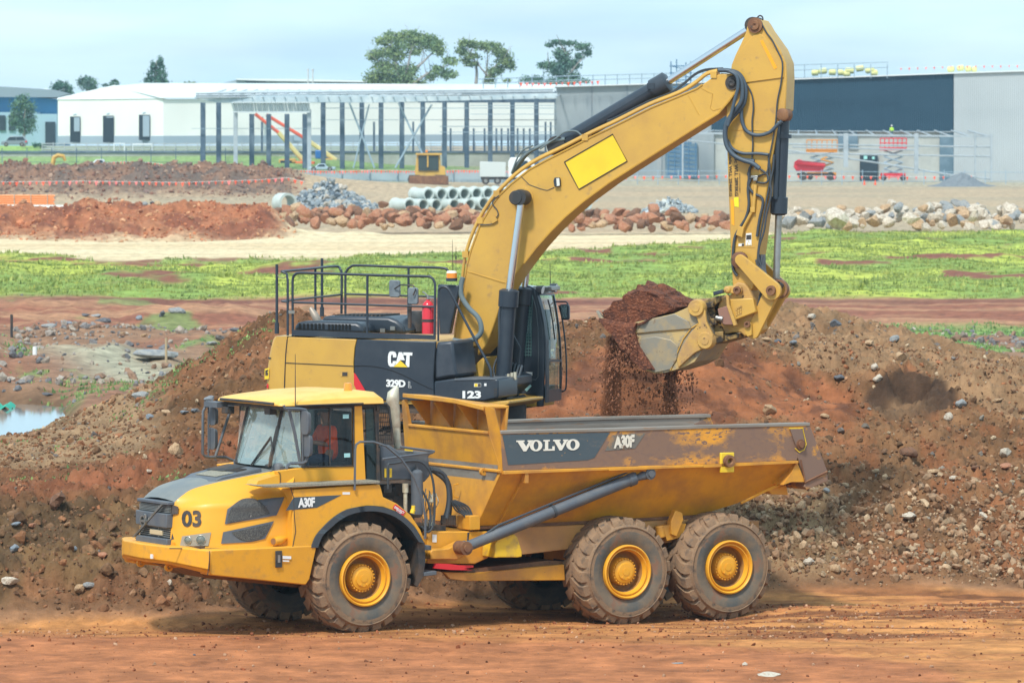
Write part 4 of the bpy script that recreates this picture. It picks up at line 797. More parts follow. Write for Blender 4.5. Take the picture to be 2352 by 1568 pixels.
for k in range(8): p = t2(300 + k * 9, 765, .8); mb.cyl(p, p + Vector((0, 0, .14)), .022, n=8)
mb.build('hose_manifold', MDK, truck)
mb = MB(); dec(mb, [(249, 815), (271, 816), (271, 856), (249, 855)], .545, t2); mb.build('frame_label', MWHT, truck)
Rf = t2(600, 292, 0); Rr = t2(2195, 250, 0); zR0, zR1 = Rf.z, Rr.z
L0, L1 = t2(612, 488, 0), t2(2130, 435, 0)
B0, B1 = t2(480, 772, .62), t2(1640, 715, .62)
xT = t2(2285, 490, 0)
YI = .62
def zat(pa, pb, x): t_ = (x - pa.x) / (pb.x - pa.x); return pa.z + (pb.z - pa.z) * t_
st = []
bprof = [t2(480, 772, .62), t2(1040, 752, .62), t2(1640, 712, .62), t2(1820, 655, .55), t2(1960, 590, .42), t2(2100, 535, .25), t2(2170, 560, .15)]
bx = [p.x for p in bprof]; bz = [p.z for p in bprof]
for x in [L0.x, 2.8, 3.4, bprof[1].x, 5.0, 6.0, bprof[2].x, bprof[3].x, bprof[4].x, bprof[5].x, L1.x + .02]:
 zr = zat(Rf, Rr, x); zk = zat(L0, L1, x); zb = float(np.interp(x, bx, bz)); yb = float(np.interp(x, bx, [.62, .62, .62, .55, .42, .25, .15]))
 st.append((x, zr, zk, max(.9, zb), yb))
def sec(x, zr, zk, zb, yb, ins=0): return [(x, ins, zr), (x, ins, zk - ins * .3), (x, yb + ins * .6, zb + ins), (x, 2.9 - yb - ins * .6, zb + ins), (x, 2.9 - ins, zk - ins * .3), (x, 2.9 - ins, zr)]
mb = MB(); mb.grid([sec(*s)[1:5] for s in st])
xk = st[0][0]; fb = t2(480, 745, .62).x
f0 = sec(*st[0]); fbz = bprof[0].z
mb.poly([f0[1], f0[2], (fb, .62, fbz)]); mb.poly([f0[4], f0[3], (fb, 2.28, fbz)])
mb.poly([f0[2], f0[3], (fb, 2.28, fbz), (fb, .62, fbz)])
body = mb.build('tipper_body', MYB, truck, ang=25)
mb = MB(); mb.grid([[s[0], s[1]] for s in [(Vector((q[0], 0, q[1])), Vector((q[0], 0, q[2]))) for q in st]]); o1 = [(x, 0, z) for x, z in ((Rf.x, zR0), (Rr.x, zR1))]
mb = MB()
rail = [t2(600, 292, 0), t2(1150, 280, 0), t2(1640, 264, 0), t2(2195, 250, 0)]; low = [t2(612, 488, 0), t2(1150, 470, 0), t2(1640, 455, 0), t2(2130, 435, 0)]
for i in range(3): mb.hexa([low[i], low[i + 1], low[i + 1] + Vector((0, .10, 0)), low[i] + Vector((0, .10, 0)), rail[i], rail[i + 1], rail[i + 1] + Vector((0, .10, 0)), rail[i] + Vector((0, .10, 0))])
sp = mb.build('body_side_panel', MYW, body, bev=.008)
mb2 = MB(); mb2.v = list(mb.v); mb2.f = list(mb.f); mb2.m = list(mb.m); mb2.v = [(x, 2.9 - y, z) for x, y, z in mb2.v]
MINN = mat('scoured_steel', (.30, .27, .23), .55, metal=.35, c2=(.20, .17, .14), scale=2, stretch=(.3, 1, 3), c3=(.33, .2, .12), s3=6)
mb2.build('body_side_panel', MINN, body, bev=.008)
mb = MB()
for i in range(3):
 a, b = rail[i] + Vector((0, .05, .012)), rail[i + 1] + Vector((0, .05, .012)); mb.box(a.x, b.x + (.0 if i == 2 else 0), -.012, .14, 0, 0) if False else mb.hexa([a + Vector((0, -.065, -.03)), b + Vector((0, -.065, -.03)), b + Vector((0, .085, -.03)), a + Vector((0, .085, -.03)), a + Vector((0, -.065, .02)), b + Vector((0, -.065, .02)), b + Vector((0, .085, .02)), a + Vector((0, .085, .02))])
mb.mirror(YC); mb.build('top_rail', MINN, body, bev=.008)
mb = MB()
for i in range(3):
 a, b = low[i], low[i + 1]; mb.hexa([a + Vector((0, -.045, -.05)), b + Vector((0, -.045, -.04)), b + Vector((0, .1, -.05)), a + Vector((0, .1, -.05)), a + Vector((0, -.045, .0)), b + Vector((0, -.045, .0)), b + Vector((0, .1, .002)), a + Vector((0, .1, .002))])
mb.mirror(YC); mb.build('side_flange', MYB, body, bev=.006)
mb = MB(); inn_ = []
for s in st: inn_.append(sec(s[0], s[1] - .02, s[2], s[3], s[4], .11))
mb.grid(inn_); fi = inn_[0]; mb.poly([(x - .02, y, z) for x, y, z in fi]); mb.build('body_lining', MINN, body)
def hull(x, f): s = (x, zat(Rf, Rr, x), zat(L0, L1, x), float(np.interp(x, bx, bz)), float(np.interp(x, bx, [.62, .62, .62, .55, .42, .25, .15]))); return Vector((x, s[4] * f, s[2] + (s[3] - s[2]) * f))
def hull_px(X, Y):
 lo_y, hi_y = 0.0, .62; y = .3
 for _ in range(25):
  p = t2(X, Y, y); s2 = zat(L0, L1, p.x); s3 = float(np.interp(p.x, bx, bz)); f = (s2 - p.z) / max(.01, s2 - s3); y = .5 * y + .5 * max(0, min(1, f)) * .62
 return t2(X, Y, y)
mb = MB(); a = hull_px(735, 490); b = hull_px(585, 765); mb.hexa([a + Vector((-.015, -.05, 0)), a + Vector((.02, -.05, 0)), a + Vector((.02, .04, 0)), a + Vector((-.015, .04, 0)), b + Vector((-.015, -.05, 0)), b + Vector((.02, -.05, 0)), b + Vector((.02, .04, 0)), b + Vector((-.015, .04, 0))])
p = t2(735, 515, -.02); mb.box(p.x - .03, p.x + .03, -.03, .08, p.z - .1, p.z + .09); mb.mirror(YC); mb.build('body_rib', MYB, body)
mb = MB(); mb.hexa([(fb - .02, .60, fbz - .05), (bprof[2].x, .60, bprof[2].z - .05), (bprof[2].x, 2.3, bprof[2].z - .05), (fb - .02, 2.3, fbz - .05), (fb - .02, .60, fbz - .005), (bprof[2].x, .60, bprof[2].z - .005), (bprof[2].x, 2.3, bprof[2].z - .005), (fb - .02, 2.3, fbz - .005)]); mb.build('body_floor_beam', MRUST, body)
fold2 = t2(612, 490, .02); YA, YB = .25, 2.65
rg = T.P(z2(542, 292), YA); lp0 = T.P(z2(518, 155), YA); xr_g, zr_g, xl_g, Zt_g = rg.x, rg.z, lp0.x, lp0.z; xpn = xr_g + .26
V3 = Vector
def pslab(m, q, dx=.04): m.hexa([q[0], q[1], q[1] + V3((dx, 0, 0)), q[0] + V3((dx, 0, 0)), q[3], q[2], q[2] + V3((dx, 0, 0)), q[3] + V3((dx, 0, 0))])
mb = MB(); pslab(mb, [V3((xpn, YA, zr_g - .1)), V3((xpn, YB, zr_g - .1)), V3((xpn + .04, YB, Zt_g + .05)), V3((xpn + .04, YA, Zt_g))])
pslab(mb, [V3((fold2.x - .02, .02, fold2.z)), V3((fold2.x - .02, 2.88, fold2.z)), V3((xr_g, YB, zr_g)), V3((xr_g, YA, zr_g))])
pslab(mb, [V3((fb, .62, fbz)), V3((fb, 2.28, fbz)), V3((fold2.x - .02, 2.88, fold2.z)), V3((fold2.x - .02, .02, fold2.z))])
mb.box(xr_g + .002, xpn + .03, YA, YB, zr_g - .04, zr_g); mb.build('headboard', MYB, body, bev=.008)
mb = MB(); mb.prism([V3((xl_g, y, z)) for y, z in ((YA, Zt_g), (1.12, Zt_g + .07), (YB, Zt_g + .09), (YB, Zt_g + .03), (1.12, Zt_g + .01), (YA, Zt_g - .06))], (-.03, 0, 0)); mb.hexa([(xl_g - .02, YA, Zt_g - .03), (xl_g - .02, YB, Zt_g + .05), (xpn + .08, YB, Zt_g + .03), (xpn + .08, YA, Zt_g - .04), (xl_g - .02, YA, Zt_g), (xl_g - .02, YB, Zt_g + .085), (xpn + .08, YB, Zt_g + .06), (xpn + .08, YA, Zt_g - .01)]); mb.build('spill_guard_lip', MYB, body, bev=.006)
for y in (.36, 1.05, 1.75, 2.45): mb = MB(); mb.prism([(xl_g, y, Zt_g - .01), (xpn, y, Zt_g - .01), (xpn, y, zr_g), (xpn - .03, y, zr_g)], (0, .025, 0)); mb.build('gusset', MYB, body)
mb = MB(); mb.prism([V3((xl_g, YA, Zt_g)), t2(570, 168, .06), t2(600, 292, 0), t2(612, 490, 0), fold2 + V3((-.02, 0, 0)), V3((xr_g, YA, zr_g))], (.03, .04, 0)); mb.mirror(YC); mb.build('corner_post', MYB, body)
mb = MB(); mb.tube([V3((xr_g, YA, zr_g)), V3((xr_g, YB, zr_g))], .025, 6); mb.tube([V3((fold2.x - .03, .02, fold2.z)), V3((fold2.x - .03, 2.88, fold2.z))], .025, 6); mb.build('headboard_ridge', MYB, body, one=True)
for X, Y in ((512, 492),):
 p = T.PX(z2(X, Y), fold2.x - .06); mb = MB(); mb.lathe([(.02, -.03), (.055, -.03), (.055, .03), (.02, .03)], p, (0, 1, 0), n=16); mb.box(p.x, p.x + .15, p.y - .025, p.y + .025, p.z - .05, p.z + .05); mb.build('lifting_eye', MYB, body)
p = T.P(z2(384, 590), 1.1); mb = MB(); mb.tube([p + Vector((0, 0, .1)), p + Vector((-.08, 0, .09)), p + Vector((-.08, 0, -.09)), p + Vector((0, 0, -.1))], .012, 6); mb.build('grab_handle', MYB, body)
mb = MB(); p = t2(470, 735, .55); mb.box(p.x - .12, p.x + .06, .5, .9, p.z - .16, p.z + .05); mb.build('body_rest_pad', MYB, body, bev=.01)
mb = MB(); mb.prism([t2(*p, -.004) for p in [(2195, 250), (2288, 490), (2178, 545), (2128, 400), (2110, 290)]], (0, .12, 0)); mb.mirror(YC); mb.build('tail_plate', mat('worn_tail_steel', (.20, .125, .09), .6, c2=(.62, .28, .03), scale=2.6, lo=.55, hi=.62), body, bev=.008)
mb = MB(); mb.prism([t2(*p, .0) for p in [(2175, 548), (2285, 497), (2292, 540), (2180, 585), (2168, 570)]], (0, 2.9, 0)); mb.build('tail_lip', MYW, body, bev=.008)
mb = MB(); seam(mb, [(2170, 548), (2286, 492)], -.01, t2, .018); seam(mb, [(2150, 430), (2172, 540)], -.01, t2, .014); mb.build('tail_bead', MRUST, body)
mb = MB(); mb.prism([t2(*p, .0) for p in [(2130, 440), (2172, 545), (2100, 545), (2060, 560), (2100, 500)]], (0, 2.9, 0)); mb.build('tail_box', MYB, body)
mb = MB(); mb.prism([t2(*p, .35) for p in [(1975, 585), (2075, 560), (2085, 612), (2000, 608)]], (0, .25, 0)); mb.mirror(YC); mb.build('tail_bracket', MYB, body, bev=.01)
mb = MB(); seam(mb, [(1840, 655), (1980, 585), (2095, 540)], .2, t2, .02); mb.build('hull_weld', MYB, body)
mb = MB(); p = t2(1770, 435, -.03); mb.box(p.x - .12, p.x + .12, -.045, 0, p.z - .18, p.z + .12); tp_ = mb.build('tailgate_pivot', MYEL, body, bev=.01)
mb = MB(); p = t2(1775, 437, -.05); mb.lathe([(.02, -.02), (.05, -.07), (.09, -.07), (.095, .0)], p, (0, 1, 0), n=24); mb.build('pivot_bush', MRUST, tp_)
mb = MB(); p = t2(2147, 350, -.02); mb.lathe([(0, -.05), (.05, -.05), (.05, -.02), (.075, -.02), (.075, .02)], p, (0, 1, 0), n=20)
mb.build('tail_pin', MRUST, body); mb = MB(); tb = [t2(*p, -.008) for p in [(2092, 272), (2155, 272), (2170, 350), (2160, 378), (2140, 382), (2122, 360)]]; mb.prism(tb, (0, -.02, 0)); mb.build('tail_pin_plate', mat('pin_plate', (.19, .125, .095), .6), body, bev=.006)
mb = MB(); mb.tube([t2(2090, 270, -.015), t2(2160, 268, -.015), t2(2178, 350, -.015), t2(2168, 378, -.015), t2(2142, 392, -.015), t2(2120, 372, -.015)], .008, 5); mb.build('pin_plate_weld', MYEL, body)
mb = MB(); dec(mb, [(610, 302), (1165, 290), (1085, 420), (1050, 432), (640, 458)], -.002, t2); mb.build('name_band', mat('faded_slate_paint', (.06, .085, .10), .6, c2=(.18, .15, .12), scale=2.2, lo=.56, hi=.75, c3=(.50, .26, .05), s3=26, lo3=.66, hi3=.70, stretch=(.6, 1, 1.5)), body)
mb = MB(); dec(mb, [(1178, 305), (1350, 292), (1295, 372), (1140, 385)], -.002, t2); mb.build('model_band', mat('faded_slate_paint2', (.15, .14, .12), .6, c2=(.32, .19, .09), scale=3, lo=.5, hi=.6), body)
MLET = mat('cream_lettering', (.74, .72, .62), .55); MLETW = mat('scuffed_cream_lettering', (.70, .66, .55), .6, c2=(.20, .13, .09), scale=9, lo=.56, hi=.6)
mb = MB()
def slab(m, ch, x0, x1):
 def q(x, y): X = x0 + (x1 - x0) * x; Yb = 388 - (X - 685) * .026; h = 57 - (X - 685) * .006; return t2(X, Yb - h * y, -.010)
 def pg(pts): m.prism([q(*p) for p in pts], (0, -.004, 0))
 if ch == 'V': pg([(0, 1), (.48, 1), (.48, .86), (.40, .86), (.58, .42), (.74, .86), (.66, .86), (.66, 1), (1, 1), (1, .86), (.92, .86), (.58, 0), (.42, 0), (.08, .86), (0, .86)])
 if ch == 'L': pg([(0, 1), (.56, 1), (.56, .86), (.42, .86), (.42, .15), (.78, .15), (.80, .40), (1, .40), (1, 0), (0, 0), (0, .14), (.14, .14), (.14, .86), (0, .86)])
 if ch == 'O':
  n = 28; o_ = [(.5 + .5 * math.cos(2 * math.pi * k / n), .5 + .52 * math.sin(2 * math.pi * k / n)) for k in range(n)]; i_ = [(.5 + .20 * math.cos(2 * math.pi * k / n), .5 + .38 * math.sin(2 * math.pi * k / n)) for k in range(n)]
  for k in range(n): a, b = k, (k + 1) % n; m.prism([q(*o_[a]), q(*o_[b]), q(*i_[b]), q(*i_[a])], (0, -.004, 0))
for ch, a, b in (('V', 682, 770), ('O', 752, 816), ('L', 822, 880), ('V', 872, 950), ('O', 940, 1008)): slab(mb, ch, a, b)
mb.build('maker_lettering', MLET, body, ang=0)
mb = MB(); text_to(mb, 'A30F', t2(1184, 374, -.012), t2(1290, 366, -.012), t2(1186, 306, -.012), bold=.055, space=.92); mb.build('model_lettering', MLETW, body)
mb = MB(); p = hull_px(2008, 525); mb.box(p.x - .14, p.x + .12, p.y - .03, p.y - .01, p.z - .02, p.z + .02); mb.build('scrape', MSTEEL, body)
mb = MB(); a = t2(410, 885, .16); b = t2(1290, 525, .10); e = t2(1362, 502, .06)
d_ = (b - a).normalized(); mb.tube([a, a + d_ * .05], [.10, .10], 16); mb.tube([a + d_ * .05, a + d_ * .55, a + d_ * .57, b - d_ * .12, b - d_ * .10, b, b + d_ * .02], [.075, .082, .088, .088, .105, .105, .085], 20); cyl_ = mb.build('tilt_cylinder', MGY, truck, ang=40)
mb = MB(); mb.cyl(b, e, .045, n=14); mb.build('rod', MSTEEL, cyl_)
mb = MB(); mb.lathe([(0, -.11), (.05, -.11), (.05, -.08), (.085, -.08), (.085, .08)], e, (0, 1, 0), n=20); mb.tube([e - d_ * .22, e], [.04, .085], 12); mb.build('rod_eye', MGY, cyl_)
mb = MB(); mb.lathe([(0, -.13), (.055, -.13), (.055, -.1), (.10, -.1), (.10, .15)], a, (0, 1, 0), n=20); mb.build('pivot_pin', MRUST, cyl_)
mb = MB(); off = Vector((0, -.02, .13)); mb.tube([a + d_ * .35 + off * .5, a + d_ * .6 + off, b - d_ * .3 + off, b - d_ * .05 + off * 1.1, b + d_ * .02 + off * .5], .017, 6); mb.cyl(a + (b - a) * .52 - d_ * .02, a + (b - a) * .52 + d_ * .02, .10, n=16); mb.build('feed_pipe', MHOSE, cyl_)
mb = MB(); mb.prism([t2(*p, .0) for p in [(1275, 478), (1320, 458), (1468, 455), (1390, 498)]], (0, .10, 0)); mb.build('cylinder_mount', MYB, body, bev=.008)
c2_ = [cyl_] + list(cyl_.children)
def soil_blob(name, fn, us, vs, par=None, label=None, cat=None):
 pass
# ================================================================ excavator
EO = Vector(((1033 - 1176) / F * 81.95, 81.95, 1.9)); E_ = Frame(EO, math.radians(-20)); EC = 1.48
exc = empty('excavator', EO, E_.th, 'large yellow and black tracked excavator loading earth from the spoil heap behind the dump truck', 'excavator')
def t3(X, Y, y): return E_.P(z3(X, Y), y)
def t4(X, Y, y): return E_.P(z4(X, Y), y)
def t5(X, Y, y): return E_.P(z5(X, Y), y)
def dc(m, pts, y, f=t3, th=.004): m.prism([f(X, Y, y) for X, Y in pts], (0, -th, 0))
MTRK = mat('muddy_track_steel', (.06, .045, .035), .8, c2=(.17, .10, .06), scale=3, bump=.4)
for ty in (-.08, 2.44):
 mb = MB(); L_, R_ = 2.25, .42; pts = []
 loop = [(-L_ + R_, .06)] + [(L_ - R_, .06)] + [(L_ - R_ + R_ * math.sin(a), .06 + R_ - R_ * math.cos(a)) for a in np.linspace(.3, math.pi - .3, 7)] + [(L_ - R_, .06 + 2 * R_), (-L_ + R_, .06 + 2 * R_)] + [(-L_ + R_ - R_ * math.sin(a), .06 + R_ + R_ * math.cos(a)) for a in np.linspace(.3, math.pi - .3, 7)]
 mb.prism([(x, ty + .02, z - .32) for x, z in loop], (0, .56, 0))
 tot = [Vector((x, 0, z)) for x, z in loop] + [Vector((loop[0][0], 0, loop[0][1]))]; per = [0]
 for i in range(1, len(tot)): per.append(per[-1] + (tot[i] - tot[i - 1]).length)
 for k in range(48):
  s_ = per[-1] * k / 48; i = max(j for j in range(len(per)) if per[j] <= s_); i = min(i, len(tot) - 2); d = (tot[i + 1] - tot[i]).normalized(); c = tot[i] + d * (s_ - per[i]); n_ = Vector((d.z, 0, -d.x))
  c = c - Vector((0, 0, .32)); a = c - d * .02; b = c + d * .02; y0, y1 = ty, ty + .6
  mb.hexa([a + Vector((0, y0, 0)), b + Vector((0, y0, 0)), b + Vector((0, y1, 0)), a + Vector((0, y1, 0)), a + n_ * .035 + Vector((0, y0, 0)), b + n_ * .035 + Vector((0, y0, 0)), b + n_ * .035 + Vector((0, y1, 0)), a + n_ * .035 + Vector((0, y1, 0))])
 mb.build('track', MTRK, exc, ang=25)
mb = MB(); mb.box(-1.2, 1.2, .5, 2.45, .05, .6); mb.cyl((0, EC, .5), (0, EC, 1.12), .7, n=32); mb.build('undercarriage', MDK, exc, bev=.02)
zd = t3(195, 1022, 0).z
z_top = t3(700, 638, 0).z
Wd = 2.95
cw = [(218, 618), (130, 618), (112, 640), (88, 700), (70, 770), (60, 830), (52, 930), (48, 1010), (52, 1024), (196, 1030)]
o0 = [t3(X, Y, 0) for X, Y in cw]; xj = o0[0].x
secs = []
for k in range(13):
 a = math.pi * k / 12; y = EC - math.cos(a) * EC; c = abs(math.cos(a)); pull = (1 - (1 - c ** 3.2) ** .5) * 1.0
 secs.append([Vector((xj + (p.x - xj + (-.10)) * (1 - .42 * pull) + .0 if p.x < xj - .1 else p.x, y, p.z)) for p in o0])
mb = MB(); mb.grid(secs); mb.poly([s[0] for s in [secs[0]]] + [secs[0][i] for i in range(1, len(cw))]); mb.poly(secs[-1])
mb.build('counterweight', MCY, exc, ang=50)
mb = MB(); mb.tube([Vector((s[4].x - .012, s[4].y, s[4].z)) for s in secs], .012, 5); mb.build('counterweight_groove', MDK, exc)
def panel(name, pts, m, y=0.0, th=.06, par=exc, bev=.012, both=False):
 q = MB(); q.prism([t3(X, Y, y) for X, Y in pts], (0, th, 0)); return q.build(name, m, par, bev=bev)
pd = panel('engine_door', [(222, 622), (703, 639), (690, 700), (682, 800), (682, 870), (776, 1020), (200, 1024), (204, 800), (212, 700)], MCY)
mb = MB(); mb.tube([t3(X, Y, -.004) for X, Y in [(206, 803), (400, 812), (680, 826)]], .007, 5); mb.tube([t3(X, Y, -.003) for X, Y in [(218, 640), (208, 740), (201, 900), (198, 1024)]], .009, 5); mb.build('door_crease', mat('door_gap', (.05, .04, .03), .8), pd)
mb = MB(); dc(mb, [(590, 862), (645, 862), (645, 898), (590, 898)], -.001); lt = mb.build('door_latch', MCYD, pd); mb = MB(); dc(mb, [(604, 868), (640, 868), (640, 894), (604, 894)], -.006); mb.build('latch_recess', MDK, pd)
pp = panel('pump_door', [(707, 640), (1256, 655), (1250, 760), (1242, 915), (1250, 1066), (862, 1066), (778, 1020), (686, 870), (686, 800), (694, 700)], MBK)
mb = MB(); mb.tube(spline([t3(X, Y, -.003) for X, Y in [(686, 826), (760, 824), (850, 832), (950, 856), (1050, 898), (1150, 950), (1242, 990)]], 4), .006, 5); mb.tube([t3(X, Y, -.003) for X, Y in [(1262, 660), (1252, 760), (1244, 915)]], .006, 5); mb.build('door_crease', mat('black_gap', (.008, .01, .014), .5), pp)
mb = MB(); dc(mb, [(686, 872), (700, 885), (778, 1018), (715, 1018), (686, 955)], -.003, th=.003); mb.build('red_stripe', MRED, pp)
mb = MB()
def lp(pts): mb.prism([t3(X, Y, -.006) for X, Y in pts], (0, -.004, 0))
def ring_letter():
 xo = [(983, 765), (983, 745), (976, 728), (958, 722), (938, 724), (928, 738), (924, 760), (924, 795), (928, 818), (940, 830), (960, 830), (974, 822), (979, 810), (981, 790), (958, 790), (957, 803), (952, 808), (946, 803), (945, 780), (946, 752), (950, 745), (956, 745), (959, 752), (959, 765)]
 lp(xo)
ring_letter(); lp([(1000, 728), (1024, 729), (1042, 785), (1012, 785 - 2), (985, 812), (962, 832), (984, 790)]); lp([(1032, 729), (1096, 731), (1094, 752), (1076, 751), (1074, 832), (1062, 832), (1048, 812), (1054, 751), (1031, 750)])
mb.build('maker_lettering', MWHT, pp, ang=0)
mb = MB(); lp([(1012, 787), (1062, 834), (963, 831)]); mb.build('triangle_mark', MYEL, pp, ang=0)
mb = MB(); text_to(mb, '329D', t3(912, 972, -.006), t3(1047, 976, -.006), t3(912, 918, -.006), bold=.05, space=.9); mb.build('model_lettering', MWHT, pp, ang=0)
mb = MB(); mb.tube([t3(X, Y, -.008) for X, Y in [(1067, 935), (1077, 935), (1077, 968), (1089, 968), (1089, 977), (1067, 976), (1067, 935)]], .004, 4); mb.build('letter_outline', MWHT, pp)
panel('fuel_tank', [(1262, 658), (1378, 650), (1384, 740), (1404, 880), (1404, 900), (1355, 905), (1250, 924), (1250, 800)], mat('tank_black', (.03, .04, .055), .45, c2=(.05, .06, .075), scale=3), y=.0, th=.95, bev=.05)
tb_ = panel('tool_box', [(1246, 932), (1392, 912), (1690, 915), (1696, 930), (1696, 1048), (1588, 1072), (1246, 1070)], MBK, y=.0, th=.9, bev=.025)
mb = MB(); mb.prism([t3(X, Y, -.01) for X, Y in [(1388, 912), (1670, 912), (1676, 920), (1392, 928)]], (0, .85, 0)); mb.build('box_lid', MGY, tb_, bev=.006)
mb = MB(); text_to(mb, '123', t3(1446, 1052, -.006), t3(1576, 1052, -.006), t3(1446, 998, -.006), bold=.05); mb.build('fleet_number', MWHT, tb_, ang=0)
mb = MB(); dc(mb, [(1527, 946), (1576, 946), (1576, 971), (1527, 971)], -.002); dc(mb, [(1598, 946), (1614, 946), (1614, 965), (1598, 965)], -.002); lb = mb.build('white_sticker', MWHT, tb_)
mb = MB(); dc(mb, [(1529, 948), (1551, 948), (1551, 969), (1529, 969)], -.007, th=.001); mb.build('yellow_symbol', MYEL, lb)
mb = MB(); dc(mb, [(1553, 948), (1574, 948), (1574, 969), (1553, 969)], -.007, th=.001); mb.build('black_symbol', MDK, lb)
mb = MB()
for Y in (982, 1004, 1024):
 for X in (1666, 1678): dc(mb, [(X, Y), (X + 8, Y), (X + 8, Y + 16), (X, Y + 16)], -.002)
mb.build('box_vent', MDK, tb_)
mb = MB(); dc(mb, [(133, 988), (190, 990), (190, 1019), (133, 1016)], -.004); ws = mb.build('white_sticker', MWHT, exc)
mb = MB(); dc(mb, [(136, 990), (160, 991), (160, 1016), (136, 1014)], -.009, th=.001); mb.build('yellow_symbol', MYEL, ws)
mb = MB(); dc(mb, [(166, 992), (188, 992), (188, 1010), (166, 1014)], -.009, th=.001); mb.build('black_symbol', MDK, ws)
mb = MB(); mb.prism([t3(X, Y, .05) for X, Y in [(222, 640), (1380, 660), (1380, 700), (222, 690)]], (0, Wd - .1, 0)); mb.build('deck', MCYD, exc)
mb = MB(); zf = t3(1000, 1072, .05).z; zg = t3(1000, 1092, .05).z; xl = t3(200, 1040, .05).x; xr_ = t3(1640, 1080, .05).x
mb.box(xl, xr_ - .1, .04, Wd - .04, zg, zf + .05); mb.build('frame_edge', MCY, exc, bev=.01)
mb = MB(); mb.box(xl, xr_ - .15, .1, Wd - .1, zg - .14, zg - .003); mb.box(xl, t3(1370, 800, 0).x, .15, Wd - .15, zf + .05, z_top - .15); mb.build('main_frame', MDK, exc); mb = MB(); dc(mb, [(62, 845), (92, 838), (90, 915), (60, 918)], -.004); cs_ = mb.build('yellow_sticker', MYEL, exc); mb = MB(); dc(mb, [(66, 855), (86, 850), (85, 862), (74, 866), (85, 872), (84, 890), (65, 892)], -.009); mb.build('black_mark', MDK, cs_); mb = MB(); dc(mb, [(76, 950), (88, 950), (88, 980), (76, 980)], -.004); mb.build('red_reflector', MRED, exc)
mb = MB(); panel('far_side_panel', [(222, 622), (1256, 655), (1250, 1066), (200, 1024)], MCY, y=Wd - .05, th=.05)
hp = [(262, 585), (270, 545), (290, 522), (330, 512), (470, 512), (700, 520), (740, 540), (760, 600)]
mb = MB(); a = [t3(X, Y, .22) for X, Y in hp]; b = [p + Vector((0, 1.0, .0)) for p in a]; mb.loft(a, b); hd = mb.build('engine_hood', MBK, exc, bev=.05, ang=40)
mb = MB(); p0 = t3(470, 478, .8); p1 = t3(930, 482, .8); p2 = t3(1045, 575, .8); p3 = t3(440, 560, .8)
q = [t3(X, Y, .75) for X, Y in [(440, 580), (462, 485), (500, 474), (925, 482), (985, 505), (1030, 545), (1048, 600)]]; mb.loft(q, [p + Vector((0, 1.1, 0)) for p in q]); mb.build('hood_top_cover', MBK, hd, bev=.05)
mb = MB(); dcs = [(302 + 27 * k, 548) for k in range(7)] + [(505 + 24 * k, 552) for k in range(7)]
for X, Y in dcs: dc(mb, [(X, Y - 20), (X + 15, Y - 19), (X + 15, Y + 18), (X, Y + 18)], .214)
mb.build('hood_louvres', mat('louvre_dark', (.004, .005, .006), .9), hd)
mb = MB()
for k in range(12):
 X = 560 + 28 * k; p = t3(X, 479, .9); mb.box(p.x, p.x + .03, .85, 1.7, p.z + .0, p.z + .03)
mb.build('cover_slots', MDK, hd)
mb = MB(); mb.tube([t3(X, Y, .7) for X, Y in [(432, 570), (428, 500), (405, 460), (380, 418)]], [.065, .065, .06, .03], 14); mb.build('exhaust_pipe', mat('tan_exhaust', (.36, .30, .24), .5, metal=.4), exc, ang=60)
mb = MB()
for X, Y in ((890, 580), (960, 565)): p = t3(X, Y, .7); mb.box(p.x - .04, p.x + .04, p.y - .03, p.y, p.z - .02, p.z + .04)
mb.build('hood_catch', MSTEEL, exc)
MRL = MBK
def rail_(pts, y, r=.018, f=t3):
 return [f(X, Y, y) for X, Y in pts]
mb = MB(); R_ = .021
mb.tube(spline(rail_([(258, 615), (256, 330), (258, 215), (275, 185), (310, 174), (450, 178), (900, 192), (1180, 198), (1225, 205), (1248, 235), (1254, 300), (1250, 640)], .03), 3), R_, 8)
mb.tube(rail_([(262, 380), (780, 398), (1250, 412)], .03), R_ * .8, 8); mb.tube(rail_([(780, 190), (778, 600)], .03), R_, 8); mb.tube(rail_([(1276, 320), (1276, 650)], .03), R_ * .8, 8)
dcc = [(258, 572), (700, 590), (940, 598), (1255, 610), (1255, 640), (700, 628), (258, 612)]; mb.prism([t3(X, Y, .0) for X, Y in dcc], (0, .02, 0)); mb.build('near_guard_rail', MRL, exc, ang=60)
mb = MB()
xn = t3(215, 170, .03).x; zt = t3(215, 165, .03).z; zm_ = t3(215, 372, .03).z; zb_ = t3(215, 612, .03).z
rear_top = [Vector((xn, .03, zb_)), Vector((xn, .03, zt - .1)), Vector((xn - .05, .05, zt))]
far0 = t3(600, 170, Wd - .1)
mb.tube([t3(X, Y, .0) for X, Y in [(222, 612), (222, 230), (215, 180), (180, 165)]], R_, 8)
A_ = t3(180, 165, .02); B_ = E_.P(z3(555, 128), Wd - .15); mb.tube(spline([A_, A_.lerp(B_, .5), B_, E_.P(z3(590, 150), Wd - .1), E_.P(z3(600, 200), Wd - .1), E_.P(z3(598, 460), Wd - .1)], 4), R_, 8)
A2 = t3(180, 372, .02); B2 = E_.P(z3(600, 325), Wd - .1); mb.tube([A2, A2.lerp(B2, .5) , B2], R_ * .8, 8); mb.tube([t3(180, 372, .02), t3(230, 380, .03)], R_ * .8, 8)
mp_ = A_.lerp(B_, .62); mb.tube([mp_, Vector((mp_.x, mp_.y, zb_ + .2))], R_, 8); mb.build('rear_guard_rail', MRL, exc, ang=60)
mb = MB(); fy = Wd - .1
mb.tube(spline([E_.P(z3(X, Y), fy) for X, Y in [(626, 465), (626, 220), (632, 165), (665, 130), (720, 122), (1000, 132), (1290, 138), (1340, 155), (1362, 185)]], 3), R_, 8)
